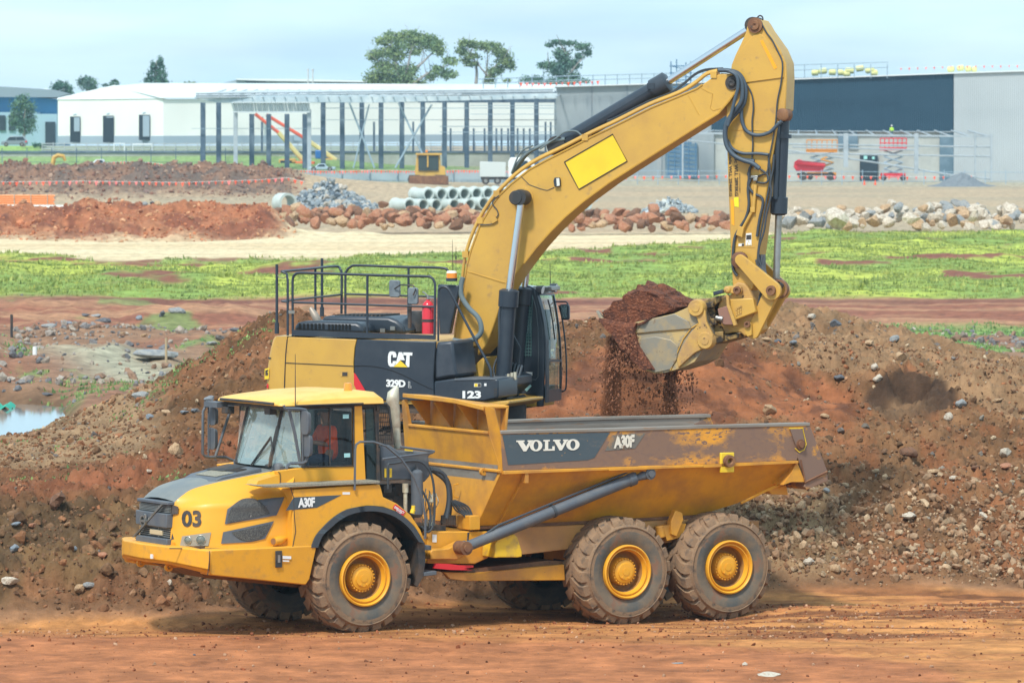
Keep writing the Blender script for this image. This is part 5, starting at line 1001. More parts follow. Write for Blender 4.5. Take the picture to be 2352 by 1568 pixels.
mb.tube([E_.P(z3(X, Y), fy) for X, Y in [(626, 322), (1245, 340)]], R_ * .8, 8); mb.tube([E_.P(z3(X, Y), fy) for X, Y in [(1068, 135), (1066, 560)]], R_, 8); mb.build('far_guard_rail', MRL, exc, ang=60)
for (X, Y0, Y1, y) in ((146, 114, 600, .05), (462, 72, 478, Wd - .3)):
 mb = MB(); mb.tube([E_.P(z3(X, Y0), y), E_.P(z3(X, Y0 + (Y1 - Y0) * .84), y)], .024, 8); mb.tube([E_.P(z3(X, Y0 + (Y1 - Y0) * .84), y), E_.P(z3(X, Y1), y)], .038, 8); mb.build('marker_post', MRL, exc)
mb = MB(); mb.tube(spline([t3(X, Y, .02) for X, Y in [(150, 185), (160, 205), (190, 212), (212, 200)]], 4), .006, 5); dc(mb, [(228, 436), (270, 438), (270, 460), (228, 458)], -.01); mb.build('rail_bracket', MSTEEL, exc)
def slabmirror(X0, X1, Y0, Y1, y):
 m = MB(); x0, x1, y0, y1 = X0, X1, Y0, Y1; pts = [(x0 + 8, y0), (x1 - 8, y0 + 2), (x1, y0 + 12), (x1 + 2, y1 - 12), (x1 - 8, y1), (x0 + 8, y1 - 2), (x0, y1 - 12), (x0, y0 + 12)]
 m.prism([t3(a, b, y) for a, b in pts], (0, .06, 0)); return m.build('mirror', mat('mirror_back', (.17, .20, .22), .4, c2=(.10, .12, .14), scale=4), exc, bev=.012)
slabmirror(930, 1004, 224, 346, 1.2); slabmirror(1062, 1130, 276, 396, .1)
mb = MB(); mb.tube([t3(970, 285, 1.18), t3(1010, 258, 1.1), t3(1100, 262, .3), t3(1118, 290, .06), t3(1100, 330, .06)], .012, 6); mb.tube([t3(1078, 395, .12), t3(1075, 560, .12)], .03, 8); mb.build('mirror_arm', MDK, exc)
mb = MB(); p = t3(1130, 440, 1.4); mb.lathe([(0, 0), (.14, 0), (.16, -.05), (.16, -.32), (.13, -.36)], p, (0, 0, 1), n=20); mb.build('air_cleaner', MDK, exc)
mb = MB(); p = t3(1204, 600, .12); q = t3(1206, 395, .12); mb.lathe([(0, 0), (.095, 0), (.095, .42), (.085, .47), (.05, .51), (.03, .52), (.03, .54)], p, (0, 0, 1), n=24); fe = mb.build('fire_extinguisher', mat('extinguisher_red', (.62, .015, .03), .3, coat=.4), exc, ang=50)
mb = MB(); c = p + Vector((0, 0, .54)); mb.cyl(c, c + Vector((0, 0, .07)), .022, n=10); mb.tube([c + Vector((0, 0, .05)), c + Vector((-.05, 0, .1)), c + Vector((-.09, 0, .12))], .012, 6); mb.tube([c + Vector((.0, 0, .03)), c + Vector((.10, 0, .02))], .014, 6); mb.build('valve', MSTEEL, fe)
mb = MB(); mb.lathe([(.097, .19), (.101, .19), (.101, .23), (.097, .23)], p, (0, 0, 1), n=24); mb.build('strap', MDK, fe)
mb = MB(); mb.prism([t3(X, Y, .9) for X, Y in [(1272, 255), (1420, 262), (1410, 330), (1385, 450), (1355, 600), (1285, 602)]], (0, .12, 0)); mb.build('radiator_guard', MBK, exc, bev=.015)
mb = MB(); p = t3(1370, 232, .9); mb.cyl(p, p + Vector((0, 0, .05)), .09, n=18); bc2 = mb.build('beacon', MBK, exc); mb = MB(); mb.cyl(p + Vector((0, 0, .05)), p + Vector((0, 0, .13)), .085, n=18); mb.build('lens', MAMB, bc2); mb = MB(); mb.cyl(p + Vector((0, 0, .13)), p + Vector((0, 0, .165)), .085, .07, n=18); mb.build('cap', MLET, bc2)
mb = MB(); p = t3(1378, 175, 1.8); mb.cyl(p, t3(1374, -60, 1.8), .006, .003, n=4); mb.cyl(t3(1400, 80, 1.9), t3(1400, 55, 1.9), .012, n=5); mb.cyl(t3(1400, 160, 1.9), t3(1400, -10, 1.9), .004, n=4); mb.build('radio_aerial', MDK, exc)
mb = MB(); mb.tube(spline([t3(X, Y, .45) for X, Y in [(1282, 330), (1280, 290), (1300, 272), (1330, 275), (1355, 300), (1400, 385), (1480, 540), (1560, 690), (1625, 810), (1645, 870), (1646, 960), (1642, 1105)]], 3), .022, 8); mb.build('entry_handrail', MRL, exc, ang=60)
BY0, BY1 = 1.18, 1.78
bo4 = [(1575, 366), (1530, 385), (1470, 430), (1440, 452), (1350, 490), (1180, 560), (1000, 650), (850, 722), (700, 800), (600, 850), (500, 905), (400, 985), (330, 1052), (280, 1120), (225, 1215), (175, 1350), (150, 1440), (130, 1568)]
boD = [z4(*p) for p in bo4] + [z3(1420, 420), z3(1395, 560), z3(1385, 690), z3(1380, 780), z3(1400, 850), z3(1430, 885), z3(1475, 880), z3(1500, 850), z3(1510, 800), z3(1560, 740), z3(1615, 680), z3(1660, 560), z3(1715, 400), z3(1755, 280)] + \
      [z4(*p) for p in [(420, 1500), (470, 1430), (540, 1340), (620, 1250), (700, 1170), (800, 1085), (950, 975), (1100, 880), (1250, 785), (1400, 690), (1480, 640), (1560, 590), (1620, 520), (1665, 455), (1672, 425), (1655, 390), (1620, 370)]]
def plate(name, D, y0, y1, m, par=exc, bev=.012, f=None):
 q = MB(); q.prism([E_.P(p, y0) for p in D], (0, y1 - y0, 0)); return q.build(name, m, par, bev=bev, ang=30)
boom = plate('boom', boD, BY0, BY1, MCY, bev=.02)
lip = MB()
for y in (BY0 - .012, BY1 - .01):
 lip.tube([E_.P(p, y + .012) for p in boD[2:22]], .016, 5)
 lip.tube([E_.P(p, y + .012) for p in boD[33:46]], .018, 5)
lip.build('boom_flange', MCY, boom, ang=60)
mb = MB()
def sm4(m, pts, y, r=.006): m.tube([t4(X, Y, y) for X, Y in pts], r, 5)
sm4(mb, [(1390, 488), (1450, 600)], BY0 - .002, .007); sm4(mb, [(1465, 450), (1500, 470), (1527, 480), (1520, 530), (1512, 560), (1530, 575), (1580, 560)], BY0 - .002, .006); sm4(mb, [(172, 1480), (370, 1540)], BY0 - .002, .008)
mb.tube([t3(X, Y, BY0 - .002) for X, Y in [(1480, 165), (1730, 245)]], .006, 5); mb.tube([t3(X, Y, BY0 - .002) for X, Y in [(1420, 650), (1510, 690)]], .006, 5); mb.apart('weld_seams', MCY, boom)
mb = MB(); mb.prism([t4(X, Y, BY0 - .002) for X, Y in [(697, 863), (967, 708), (1048, 858), (778, 1016)]], (0, -.004, 0)); pn = mb.build('yellow_plate', mat('bright_yellow_vinyl', (.80, .55, .02), .4, c2=(.76, .50, .02), scale=2), boom)
mb = MB(); sm4(mb, [(697, 863), (967, 708), (1048, 858), (778, 1016), (697, 863)], BY0 - .008, .010); mb.build('plate_border', MDK, pn)
mb = MB(); p = t4(652, 977, BY0 - .02); mb.prism([t4(X, Y, BY0 - .06) for X, Y in [(634, 970), (640, 950), (668, 950), (672, 975), (668, 1002), (640, 1002)]], (0, .06, 0)); wl = mb.build('work_lamp', MBK, boom, bev=.01); mb = MB(); dc(mb, [(652, 955), (668, 954), (671, 995), (655, 998)], BY0 - .062, t4); mb.build('lens', mat('lamp_white', (.65, .66, .60), .2), wl)
mb = MB(); sm4(mb, [(640, 1005), (600, 1022), (560, 1012), (500, 990), (450, 940)], BY0 - .006, .005); mb.build('lamp_cable', MHOSE, boom)
mb = MB(); p = t4(458, 1062, BY0 - .05); mb.lathe([(0, -.30), (.10, -.30), (.115, -.28), (.115, -.1), (.13, -.1), (.13, .0)], p, (0, 1, 0), n=24); mb.build('cylinder_boss', MDK, boom)
mb = MB(); p = t4(458, 1062, BY0); mb.lathe([(.13, -.035), (.16, -.035), (.165, -.01), (.20, -.008), (.20, .01)], p, (0, 1, 0), n=32); mb.build('boss_ring', MCY, boom)
mb = MB(); p = t4(1636, 420, BY0 - .01); mb.lathe([(0, -.03), (.035, -.05), (.06, -.04), (.06, -.015), (.11, -.015), (.115, .01)], p, (0, 1, 0), n=20); mb.build('stick_pin', MDK, boom)
mb = MB(); mb.cyl(p, p + Vector((0, .01, 0)), .03, n=6); mb.build('pin_bolt', MPALE, boom)
mb = MB()
for k, (dy, off) in enumerate(((BY0 + .02, 0), (BY0 + .10, -6))):
 pth = [(1560, 362 + off), (1500, 378 + off), (1440, 425 + off), (1350, 480 + off), (1180, 548 + off), (1000, 638 + off), (850, 708 + off), (700, 785 + off), (560, 852 + off), (460, 915 + off), (380, 985 + off), (310, 1060 + off), (260, 1130 + off), (205, 1230 + off), (160, 1350 + off), (140, 1440 + off), (128, 1560 + off)]
 mb.tube(spline([t4(X - 6, Y - 6, dy) for X, Y in pth], 3), .026, 8)
for X, Y in ((820, 725), (1540, 375), (325, 1040), (150, 1380), (232, 1190)): p = t4(X, Y, BY0 + .06); mb.box(p.x - .05, p.x + .05, BY0 - .02, BY0 + .16, p.z - .05, p.z + .05)
mb.build('boom_pipes', MCY, boom, ang=60)
mb = MB()
for o_ in (0, -8): mb.tube(spline([t4(X - 14, Y - 20 + o_, BY0 + .12) for X, Y in [(1600, 365), (1500, 372), (1440, 398), (1380, 448), (1300, 505), (1180, 550), (1000, 640), (950, 660)]], 3), .012, 6)
mb.tube(spline([t4(X, Y, BY0 - .02) for X, Y in [(225, 1215), (290, 1210), (300, 1190), (325, 1160), (318, 1130), (295, 1100), (300, 1075), (330, 1050)]], 4), .009, 6); mb.build('boom_cables', MHOSE, boom, ang=60)
mb = MB(); dc(mb, [(282, 1178), (312, 1165), (325, 1190), (296, 1208)], BY0 - .01, t4, .03); mb.build('valve_block', MCY, boom)
mb = MB()
for k in range(3): mb.tube(spline([t4(X + 10 * k, Y - 6 * k, BY0 + .15 + .05 * k) for X, Y in [(405, 930), (430, 880), (480, 820), (550, 780), (640, 745), (700, 735)]], 4), .028, 8)
mb.tube(spline([t4(X, Y, BY0 + .1) for X, Y in [(560, 790), (650, 730), (700, 695), (760, 690), (800, 720)]], 4), .014, 6); mb.tube(spline([t4(X, Y, BY0 + .1) for X, Y in [(400, 925), (450, 810), (520, 770)]], 4), .014, 6)
mb.tube(spline([t3(X, Y, .95) for X, Y in [(1448, 205), (1435, 270), (1440, 340), (1490, 420), (1550, 480), (1575, 540), (1572, 595), (1530, 635), (1450, 655), (1380, 645)]], 5), .042, 10); mb.apart('boom_hoses', MHOSEG, boom, ang=60)
def ram(name, D0, D1, D2, y, rb, rr, par=exc, collar=True, mrod=None):
 a, b, c = E_.P(D0, y), E_.P(D1, y), E_.P(D2, y); d = (b - a).normalized(); m = MB()
 m.tube([a, b - d * .26, b - d * .25, b, b + d * .03], [rb, rb, rb * 1.28, rb * 1.28, rb * .9], 20); r_ = m.build(name, MBK, par, ang=40)
 m = MB(); m.cyl(b, c, rr, n=14); m.build('rod', mrod or MCHR, r_); m = MB(); m.cyl(a + Vector((0, -rb * 1.2, 0)), a + Vector((0, rb * 1.2, 0)), rb * 1.15, n=16)
 m.cyl(c + Vector((0, -rb * 1.1, 0)), c + Vector((0, rb * 1.1, 0)), rb * .95, n=16); m.apart('ram_eye', MDK, r_); return r_
sr = ram('stick_ram', z4(668, 772), z4(1272, 415), z4(1765, 98), 1.48, .135, .062)
mb = MB(); a, b = t4(700, 742, 1.36), t4(1170, 462, 1.36); mb.tube([a, b], .022, 6); p = t4(1190, 440, 1.40); mb.box(p.x - .06, p.x + .06, 1.3, 1.6, p.z - .04, p.z + .05); mb.build('ram_pipe', MBK, sr)
ram('boom_ram', z3(1722, 1060), z3(1772, 300), z4(458, 1062), .98, .125, .058); ram('boom_ram', z3(1810, 1060), z3(1878, 285), z4(530, 1040), 2.0, .125, .058)
mb = MB(); mb.tube([t3(X, Y, .9) for X, Y in [(1712, 310), (1716, 380), (1702, 460), (1705, 700)]], .02, 8)
for k in range(9): x0 = 1690 + 18 * k; mb.tube(spline([t3(x0, 1060, 1.1 + .05 * k), t3(x0 - 8, 960, 1.1), t3(x0 - 25 + 6 * k, 840, 1.2), t3(x0 + 20, 760 + 10 * k, 1.3), t3(1800, 880 + 10 * k, 1.4)], 4), .02, 6)
mb.tube([t3(1790, 590, 1.3), t3(1850, 700, 1.3), t3(1800, 1060, 1.3)], .02, 6); mb.build('swing_hoses', MHOSE, exc, ang=60)
mb = MB(); mb.prism([t3(X, Y, .8) for X, Y in [(1690, 1060), (1800, 960), (1800, 900), (1740, 880), (1730, 900), (1690, 930)]], (0, .9, 0)); mb.build('ram_mount', MBK, exc, bev=.02)
for X, Y in ((1766, 880), (1790, 872), (1812, 868)):
 p = t3(X, Y, .75); mb = MB(); mb.box(p.x - .02, p.x + .02, .75, .8, p.z - .12, p.z); mb.build('hose_tag', MPALE, exc)
MCY2 = MCYD
plate('boom_foot_bracket', [z3(*p) for p in [(1380, 715), (1430, 712), (1470, 740), (1490, 790), (1500, 850), (1500, 905), (1405, 905), (1385, 850)]], .98, 1.06, MCY, bev=.015)
plate('boom_foot_bracket', [z3(*p) for p in [(1500, 850), (1570, 780), (1600, 760), (1590, 905), (1500, 905)]], 1.0, 1.9, MCY, bev=.015)
mb = MB(); mb.prism([t3(X, Y, .75) for X, Y in [(1322, 775), (1410, 765), (1445, 780), (1445, 800), (1410, 800), (1322, 812)]], (0, .12, 0)); mb.prism([t3(X, Y, .86) for X, Y in [(1400, 770), (1440, 762), (1480, 850), (1475, 870), (1440, 870)]], (0, .1, 0)); p = t3(1455, 857, .84); mb.lathe([(0, -.03), (.05, -.03), (.05, 0)], p, (0, 1, 0), n=16); p = t3(1415, 765, .8); mb.lathe([(0, -.08), (.06, -.08), (.06, .05)], p, (0, 1, 0), n=16); mb.build('hose_clamp_arm', MCYD, exc, bev=.01)
mb = MB(); mb.prism([t3(X, Y, .05) for X, Y in [(1585, 1078), (1640, 1072), (1770, 1070), (1772, 1088), (1700, 1120), (1590, 1100)]], (0, 1.6, 0)); mb.build('front_frame_plate', MCY, exc, bev=.01)
SY0, SY1 = 1.26, 1.70
st4 = [(1722, 92), (1735, 72), (1765, 62), (1795, 72), (1812, 95), (1832, 130), (1905, 232), (1938, 310), (1942, 400), (1938, 500), (1935, 575), (1905, 595), (1895, 620), (1880, 720), (1862, 830), (1835, 1000), (1808, 1170), (1785, 1350), (1762, 1480)]
stD = [z4(*p) for p in st4] + [z5(1410, 420), z5(1390, 500), z5(1340, 560), z5(1230, 540), z5(1225, 440), z5(1222, 300)] + [z4(*p) for p in [(1628, 1400), (1622, 1200), (1612, 950), (1605, 700), (1602, 520), (1622, 470), (1640, 440), (1636, 400), (1626, 370), (1632, 320), (1655, 262), (1685, 200), (1712, 140)]]
stick = plate('stick', stD, SY0, SY1, MCY, bev=.018)
plate('stick_head_plate', [z4(*p) for p in [(1640, 320), (1665, 262), (1722, 190), (1760, 150), (1790, 142), (1815, 160), (1890, 250), (1925, 320), (1925, 390), (1700, 420), (1640, 400), (1634, 360)]], SY0 - .022, SY0 - .001, MCY, stick, bev=.006)
MOR = mat('orange_strip', (.85, .36, .01), .45)
mb = MB(); dc(mb, [(1793, 185), (1808, 180), (1888, 335), (1872, 345)], SY0 - .024, t4); mb.build('reflective_strip', MOR, stick); mb = MB(); dc(mb, [(1628, 1075), (1645, 1075), (1649, 1218), (1634, 1212)], SY0 - .002, t4); mb.build('reflective_strip', MOR, stick)
mb = MB(); p = t4(1765, 98, SY0 - .03); mb.lathe([(0, -.02), (.03, -.05), (.07, -.05), (.08, -.02), (.12, -.02), (.12, .03)], p, (0, 1, 0), n=20); p = t4(1920, 598, SY0 - .01); mb.lathe([(0, -.04), (.07, -.04), (.1, -.02), (.1, .2)], p, (0, 1, 0), n=20)
p = E_.P(z5(1280, 282), SY0 - .1); mb.lathe([(0, -.04), (.09, -.04), (.13, -.02), (.13, .06)], p, (0, 1, 0), n=20); mb.apart('stick_pin', MRUST, stick)
mb = MB(); c = t4(1793, 62, 1.45); mb.tube([c + Vector((math.cos(a) * .045, 0, math.sin(a) * .05)) for a in np.linspace(-.6, 3.8, 12)], .012, 6); mb.build('lifting_hook', MDK, stick)
mb = MB(); sm4(mb, [(1606, 690), (1700, 682), (1880, 692)], SY0 - .002, .006); mb.tube([t5(X, Y, SY0 - .002) for X, Y in [(1218, 178), (1400, 182)]], .006, 5); mb.apart('weld_seams', MCY, stick)
mb = MB()
def vt(body, X0, X1, Y0, Y1, bold=.03):    # letters' tops towards +X side, reading downwards
 text_to(mb, body, t4(X0, Y0, SY0 - .003), t4(X0 + (Y1 - Y0) * .012, Y1, SY0 - .003), t4(X1, Y0, SY0 - .003), bold=bold, th=.002)
vt('Mobile WLL 2546KG', 1617, 1634, 795, 1056); vt('Static WLL 2893KG', 1648, 1668, 800, 1054); vt('WITHOUT ATTACHMENT', 1675, 1682, 925, 1035, .01)
mb.build('load_lettering', mat('black_vinyl', (.02, .02, .02), .5), stick, ang=0)
mb = MB(); dc(mb, [(1646, 1062), (1672, 1060), (1674, 1115), (1650, 1112)], SY0 - .002, t4); mb.build('warning_label', mat('acid_yellow', (.75, .72, .02), .5), stick)
mb = MB(); dc(mb, [(1714, 1262), (1745, 1260), (1745, 1330), (1712, 1330)], SY0 - .002, t4); dc(mb, [(1672, 1320), (1704, 1318), (1704, 1333), (1672, 1334)], SY0 - .002, t4); wsk = mb.build('white_sticker', MWHT, stick)
mb = MB(); dc(mb, [(1716, 1272), (1743, 1270), (1743, 1297), (1715, 1298)], SY0 - .007, t4, .001); dc(mb, [(1690, 1321), (1703, 1320), (1703, 1332), (1690, 1333)], SY0 - .007, t4, .001); mb.build('black_symbol', MDK, wsk)
mb = MB(); mb.tube([t4(X, Y, SY0 - .008) for X, Y in [(1718, 1327), (1729, 1303), (1742, 1327), (1718, 1327)]], .004, 4); mb.build('yellow_symbol', MYEL, wsk)
mb = MB()
big = [[(1560, 350), (1620, 352), (1670, 368), (1700, 410), (1712, 470), (1700, 540), (1660, 590), (1625, 630), (1600, 680), (1602, 740), (1625, 800), (1660, 835), (1700, 852), (1760, 860)],
       [(1600, 350), (1650, 362), (1684, 400), (1694, 470), (1684, 530), (1640, 590), (1608, 640), (1596, 700), (1606, 770), (1640, 820), (1690, 850), (1750, 870), (1790, 900)],
       [(1620, 355), (1660, 380), (1670, 440), (1650, 520), (1630, 600), (1612, 660)]]
for i, pth in enumerate(big): mb.tube(spline([t4(X, Y, SY0 - .08 - .06 * i) for X, Y in pth], 4), .036 if i < 2 else .028, 9)
mb.tube(spline([t4(X, Y, SY0 - .06) for X, Y in [(1690, 540), (1690, 620), (1710, 680), (1750, 708), (1800, 712), (1850, 695), (1885, 660), (1915, 635)]], 4), .03, 9)
mb.tube(spline([t4(X, Y, SY0 - .05) for X, Y in [(1610, 740), (1640, 790), (1700, 815), (1780, 815), (1840, 822)]], 4), .024, 8); mb.build('joint_hoses', mat('stick_hose', (.05, .075, .10), .5), stick, ang=60)
mb = MB()
for pth, r in (([(1700, 400), (1745, 480), (1755, 560), (1748, 640), (1752, 760), (1748, 840), (1760, 870)], .012), ([(1795, 75), (1830, 140), (1860, 180), (1890, 240), (1918, 310), (1910, 420), (1890, 520), (1880, 640), (1860, 760), (1840, 860), (1835, 960)], .012),
               ([(1760, 870), (1735, 900), (1730, 960), (1728, 1000), (1760, 1040), (1800, 1060), (1808, 1100), (1790, 1180), (1775, 1280)], .022), ([(1740, 960), (1725, 1010), (1730, 1100), (1715, 1170), (1680, 1230), (1650, 1290), (1640, 1400), (1642, 1460), (1665, 1500)], .022),
               ([(1790, 900), (1830, 930), (1840, 960), (1820, 980), (1770, 975)], .016), ([(1730, 910), (1725, 935), (1745, 955), (1790, 940), (1830, 920), (1842, 870), (1840, 830)], .014),
               ([(1870, 820), (1865, 900), (1850, 980), (1855, 1040), (1830, 1150), (1815, 1250), (1790, 1330), (1785, 1400), (1810, 1480), (1820, 1560)], .016), ([(1845, 860), (1850, 960), (1830, 1070), (1812, 1180), (1790, 1300), (1780, 1400), (1795, 1500)], .014)):
 mb.tube(spline([t4(X, Y, SY0 - .03) for X, Y in pth], 4), r, 7)
mb.build('stick_cables', MHOSE, stick, ang=60)
mb = MB()
for X, Y, w_, h_ in ((1775, 890, 18, 26), (1765, 945, 40, 14), (1770, 960, 22, 18), (1905, 640, 22, 10)): dc(mb, [(X - w_ / 2, Y - h_ / 2), (X + w_ / 2, Y - h_ / 2), (X + w_ / 2, Y + h_ / 2), (X - w_ / 2, Y + h_ / 2)], SY0 - .03, t4, .05)
mb.build('hose_fittings', MSTEEL, stick, bev=.006)
mb = MB(); mb.tube([t4(X, Y, SY0 - .03) for X, Y in [(1768, 990), (1758, 1120), (1700, 1230)]], .028, 8); dc(mb, [(1742, 1115), (1768, 1115), (1768, 1145), (1742, 1145)], SY0 - .01, t4, .05); dc(mb, [(1680, 1220), (1710, 1230), (1700, 1285), (1665, 1270)], SY0 - .01, t4, .08); mb.build('stick_pipe', MCY, stick, bev=.006)
br_ = ram('bucket_ram', z4(1922, 600), z4(1897, 1150), z4(1882, 1545), 1.48, .105, .055, mrod=MSTEEL)
mb = MB(); mb.tube([t4(1893, 660, 1.34), t4(1878, 1070, 1.34)], .04, 8); mb.box(*[0]*6) if False else None; p = t4(1920, 720, 1.48); mb.lathe([(.14, -.03), (.14, .03), (.10, .03)], p, (0, 0, 1), n=16); mb.build('ram_pipe', MBK, br_)
def bar5(name, P0, P1, y, w0, w1, th, m=MCY, par=None):
 a, b = t5(*P0, y), t5(*P1, y); d = (b - a).normalized(); n_ = Vector((-d.z, 0, d.x)); q = []
 for k in range(9): t = math.pi * k / 8; q.append(b + (d * math.sin(t) + n_ * math.cos(t)) * w1)
 for k in range(9): t = math.pi * k / 8; q.append(a + (-d * math.sin(t) - n_ * math.cos(t)) * w0)
 m_ = MB(); m_.prism(q, (0, th, 0)); return m_.build(name, m, par or stick, bev=.008)
bar5('bucket_link', (1285, 282), (1532, 522), 1.08, .085, .15, .08); bar5('bucket_link', (1410, 300), (1600, 520), 1.85, .10, .15, .08)
bar5('hitch_link', (1535, 520), (1385, 850), 1.17, .12, .10, .10); bar5('hitch_link', (1600, 520), (1450, 800), 1.72, .12, .10, .10)
mb = MB()
for X, Y, r in ((1530, 520, .075), (1345, 785, .05), (1265, 518, .06)): p = t5(X, Y, 1.07 if X > 1500 else 1.10); mb.lathe([(0, -.02), (r * .5, -.02), (r * .5, -.045), (r, -.045), (r * 1.05, .02)], p, (0, 1, 0), n=20)
p = t5(1590, 510, 1.3); mb.lathe([(.12, -.05), (.15, -.05), (.15, .06), (.12, .06)], p, (0, 1, 0), n=24); mb.build('link_pins', MRUST, stick)
mb = MB()
for k in range(7): mb.tube(spline([t5(1395 + 14 * k, 240, 1.3), t5(1440 + 8 * k, 380, 1.2), t5(1470 + 10 * k, 470, 1.15), t5(1440 + 10 * k, 560, 1.2), t5(1420 + 12 * k, 700, 1.2), t5(1440, 790, 1.25)], 4), .013, 6)
mb.build('hitch_hoses', MHOSE, stick, ang=60)
hb = MB(); hb.prism([t5(X, Y, 1.18) for X, Y in [(1230, 480), (1270, 455), (1320, 465), (1350, 500), (1380, 560), (1410, 640), (1420, 740), (1420, 830), (1380, 870), (1320, 880), (1290, 850), (1230, 850), (1165, 865), (1140, 800), (1120, 720), (1110, 660), (1130, 590), (1170, 560), (1215, 555)]], (0, .62, 0)); hitch = hb.build('tilting_hitch', MCYD, stick, bev=.02)
mb = MB(); mb.prism([t5(X, Y, 1.05) for X, Y in [(1195, 590), (1385, 580), (1410, 690), (1230, 760), (1200, 650)]], (0, .14, 0)); mb.build('hitch_housing', MCY, hitch, bev=.015)
mb = MB(); mb.prism([t5(X, Y, .98) for X, Y in [(1108, 665), (1185, 640), (1240, 790), (1165, 790), (1130, 770)]], (0, .16, 0)); mb.build('hitch_slide_plate', mat('hitch_brown', (.26, .13, .09), .5), hitch, bev=.01)
mb = MB(); mb.prism([t5(X, Y, .96) for X, Y in [(1175, 550), (1195, 570), (1200, 630), (1260, 790), (1235, 800), (1180, 640)]], (0, .06, 0)); mb.build('hitch_fin', MCYD, hitch, bev=.006)
mb = MB()
for i, (X, Y) in enumerate(((1258, 660), (1275, 650), (1292, 640))):
 for Yo in (0, 24, 44): dc(mb, [(X - 5, Y + Yo), (X + 6, Y + Yo - 3), (X + 7, Y + Yo + 12), (X - 4, Y + Yo + 15)], 1.047, t5, .012)
dc(mb, [(1250, 655), (1300, 638), (1302, 648), (1252, 665)], 1.047, t5, .012); mb.build('cast_lettering', MCYD, hitch)
mb = MB(); mb.prism([t5(X, Y, 1.1) for X, Y in [(1178, 490), (1200, 485), (1290, 490), (1300, 525), (1280, 550), (1190, 540)]], (0, .1, 0)); p = t5(1186, 515, 1.1); mb.lathe([(0, -.03), (.035, -.03), (.06, -.01), (.06, .05)], p, (0, 1, 0), n=16); mb.build('hitch_upper_ear', MCYD, hitch, bev=.01)
mb = MB(); mb.prism([t5(X, Y, 1.10) for X, Y in [(1320, 770), (1345, 758), (1372, 775), (1378, 870), (1345, 885), (1322, 860)]], (0, .06, 0)); mb.build('hitch_lower_ear', MCY, hitch, bev=.01)
mb = MB(); dc(mb, [(1088, 530), (1155, 512), (1168, 540), (1120, 552), (1092, 560)], 1.1, t5, .1); mb.build('hitch_sensor', MBK, hitch, bev=.01)
mb = MB(); mb.prism([t5(X, Y, 1.12) for X, Y in [(985, 605), (1060, 580), (1120, 560), (1135, 600), (1080, 640), (1090, 700), (1100, 790), (1140, 800), (1165, 870), (1275, 860), (1275, 890), (1080, 945), (1070, 800), (1010, 700)]], (0, .75, 0)); mb.prism([t5(X, Y, 1.02) for X, Y in [(1005, 622), (1075, 605), (1080, 650), (1010, 665)]], (0, .1, 0)); mb.prism([t5(X, Y, 1.02) for X, Y in [(1085, 845), (1150, 840), (1155, 920), (1090, 940)]], (0, .1, 0))
mb.prism([t5(X, Y, 1.0) for X, Y in [(1040, 745), (1100, 735), (1105, 785), (1050, 800)]], (0, .1, 0)); mb.build('hitch_coupler', mat('greasy_coupler', (.30, .19, .06), .6, c2=(.035, .025, .018), scale=8, lo=.45, hi=.56, bump=.3), hitch, bev=.012)
mb = MB(); mb.cyl(t5(1100, 735, .98), t5(1150, 745, .98), .045, n=12); mb.build('tilt_ram', MSTEEL, hitch)
KY0, KY1 = .86, 2.06
bk = [(190, 730), (225, 810), (300, 900), (395, 1005), (470, 1085), (540, 1145), (620, 1170), (700, 1165), (770, 1145), (850, 1120), (930, 1080), (1000, 975), (1035, 930)]
top_ = [(1050, 930), (1060, 870), (1020, 760), (985, 650), (930, 625), (860, 660), (770, 700), (500, 762), (380, 762), (255, 745)]
MBKT = mat('bucket_steel', (.50, .35, .14), .55, c2=(.30, .25, .17), scale=2.2, lo=.47, hi=.53, c3=(.16, .085, .05), s3=7, lo3=.6, hi3=.7, metal=.1)
MBKW = mat('bucket_wear', (.25, .225, .175), .5, metal=.2, c2=(.36, .27, .15), scale=3.5, lo=.45, hi=.6, c3=(.14, .08, .05), s3=8, lo3=.6, hi3=.68)
outer = [E_.P(z5(*p), KY0) for p in bk + top_]
ctr = sum((p for p in outer), Vector()) / len(outer)
mb = MB()
for y in (KY0, KY1 - .04): mb.prism([Vector((p.x, y, p.z)) for p in outer], (0, .04, 0))
bucket = mb.build('bucket', MBKT, stick, bev=.006) if False else None
q = MB(); q.prism([Vector((p.x, KY0, p.z)) for p in outer], (0, .04, 0)); bucket = q.build('bucket', MBKT, stick, bev=.006)
q = MB(); q.prism([Vector((p.x, KY1 - .04, p.z)) for p in outer], (0, .04, 0)); q.build('bucket_side', MBKT, bucket, bev=.006)
shell = [E_.P(z5(*p), KY0) for p in bk]; sh2 = []
for p in shell: d = (ctr - p).normalized(); sh2.append(p + Vector((d.x, 0, d.z)) * .035)
q = MB()
for i in range(len(shell) - 1):
 ay, by = Vector((0, .03, 0)), Vector((0, KY1 - KY0 - .03, 0)); q.hexa([shell[i] + ay, shell[i + 1] + ay, shell[i + 1] + by, shell[i] + by, sh2[i] + ay, sh2[i + 1] + ay, sh2[i + 1] + by, sh2[i] + by])
bt = [E_.P(z5(*p), KY0) for p in top_[:7]]
for i in range(len(bt) - 1): q.hexa([bt[i] + ay, bt[i + 1] + ay, bt[i + 1] + by, bt[i] + by, bt[i] + ay + Vector((-.03, 0, -.03)), bt[i + 1] + ay + Vector((-.03, 0, -.03)), bt[i + 1] + by + Vector((-.03, 0, -.03)), bt[i] + by + Vector((-.03, 0, -.03))])
q.build('bucket_shell', MBKW, bucket, ang=40)
q = MB(); q.prism([t5(X, Y, KY0 - .03) for X, Y in [(470, 858), (520, 770), (770, 702), (880, 760), (905, 820), (600, 845)]], (0, .03, 0)); q.build('wear_plate', MBKW, bucket, bev=.01)
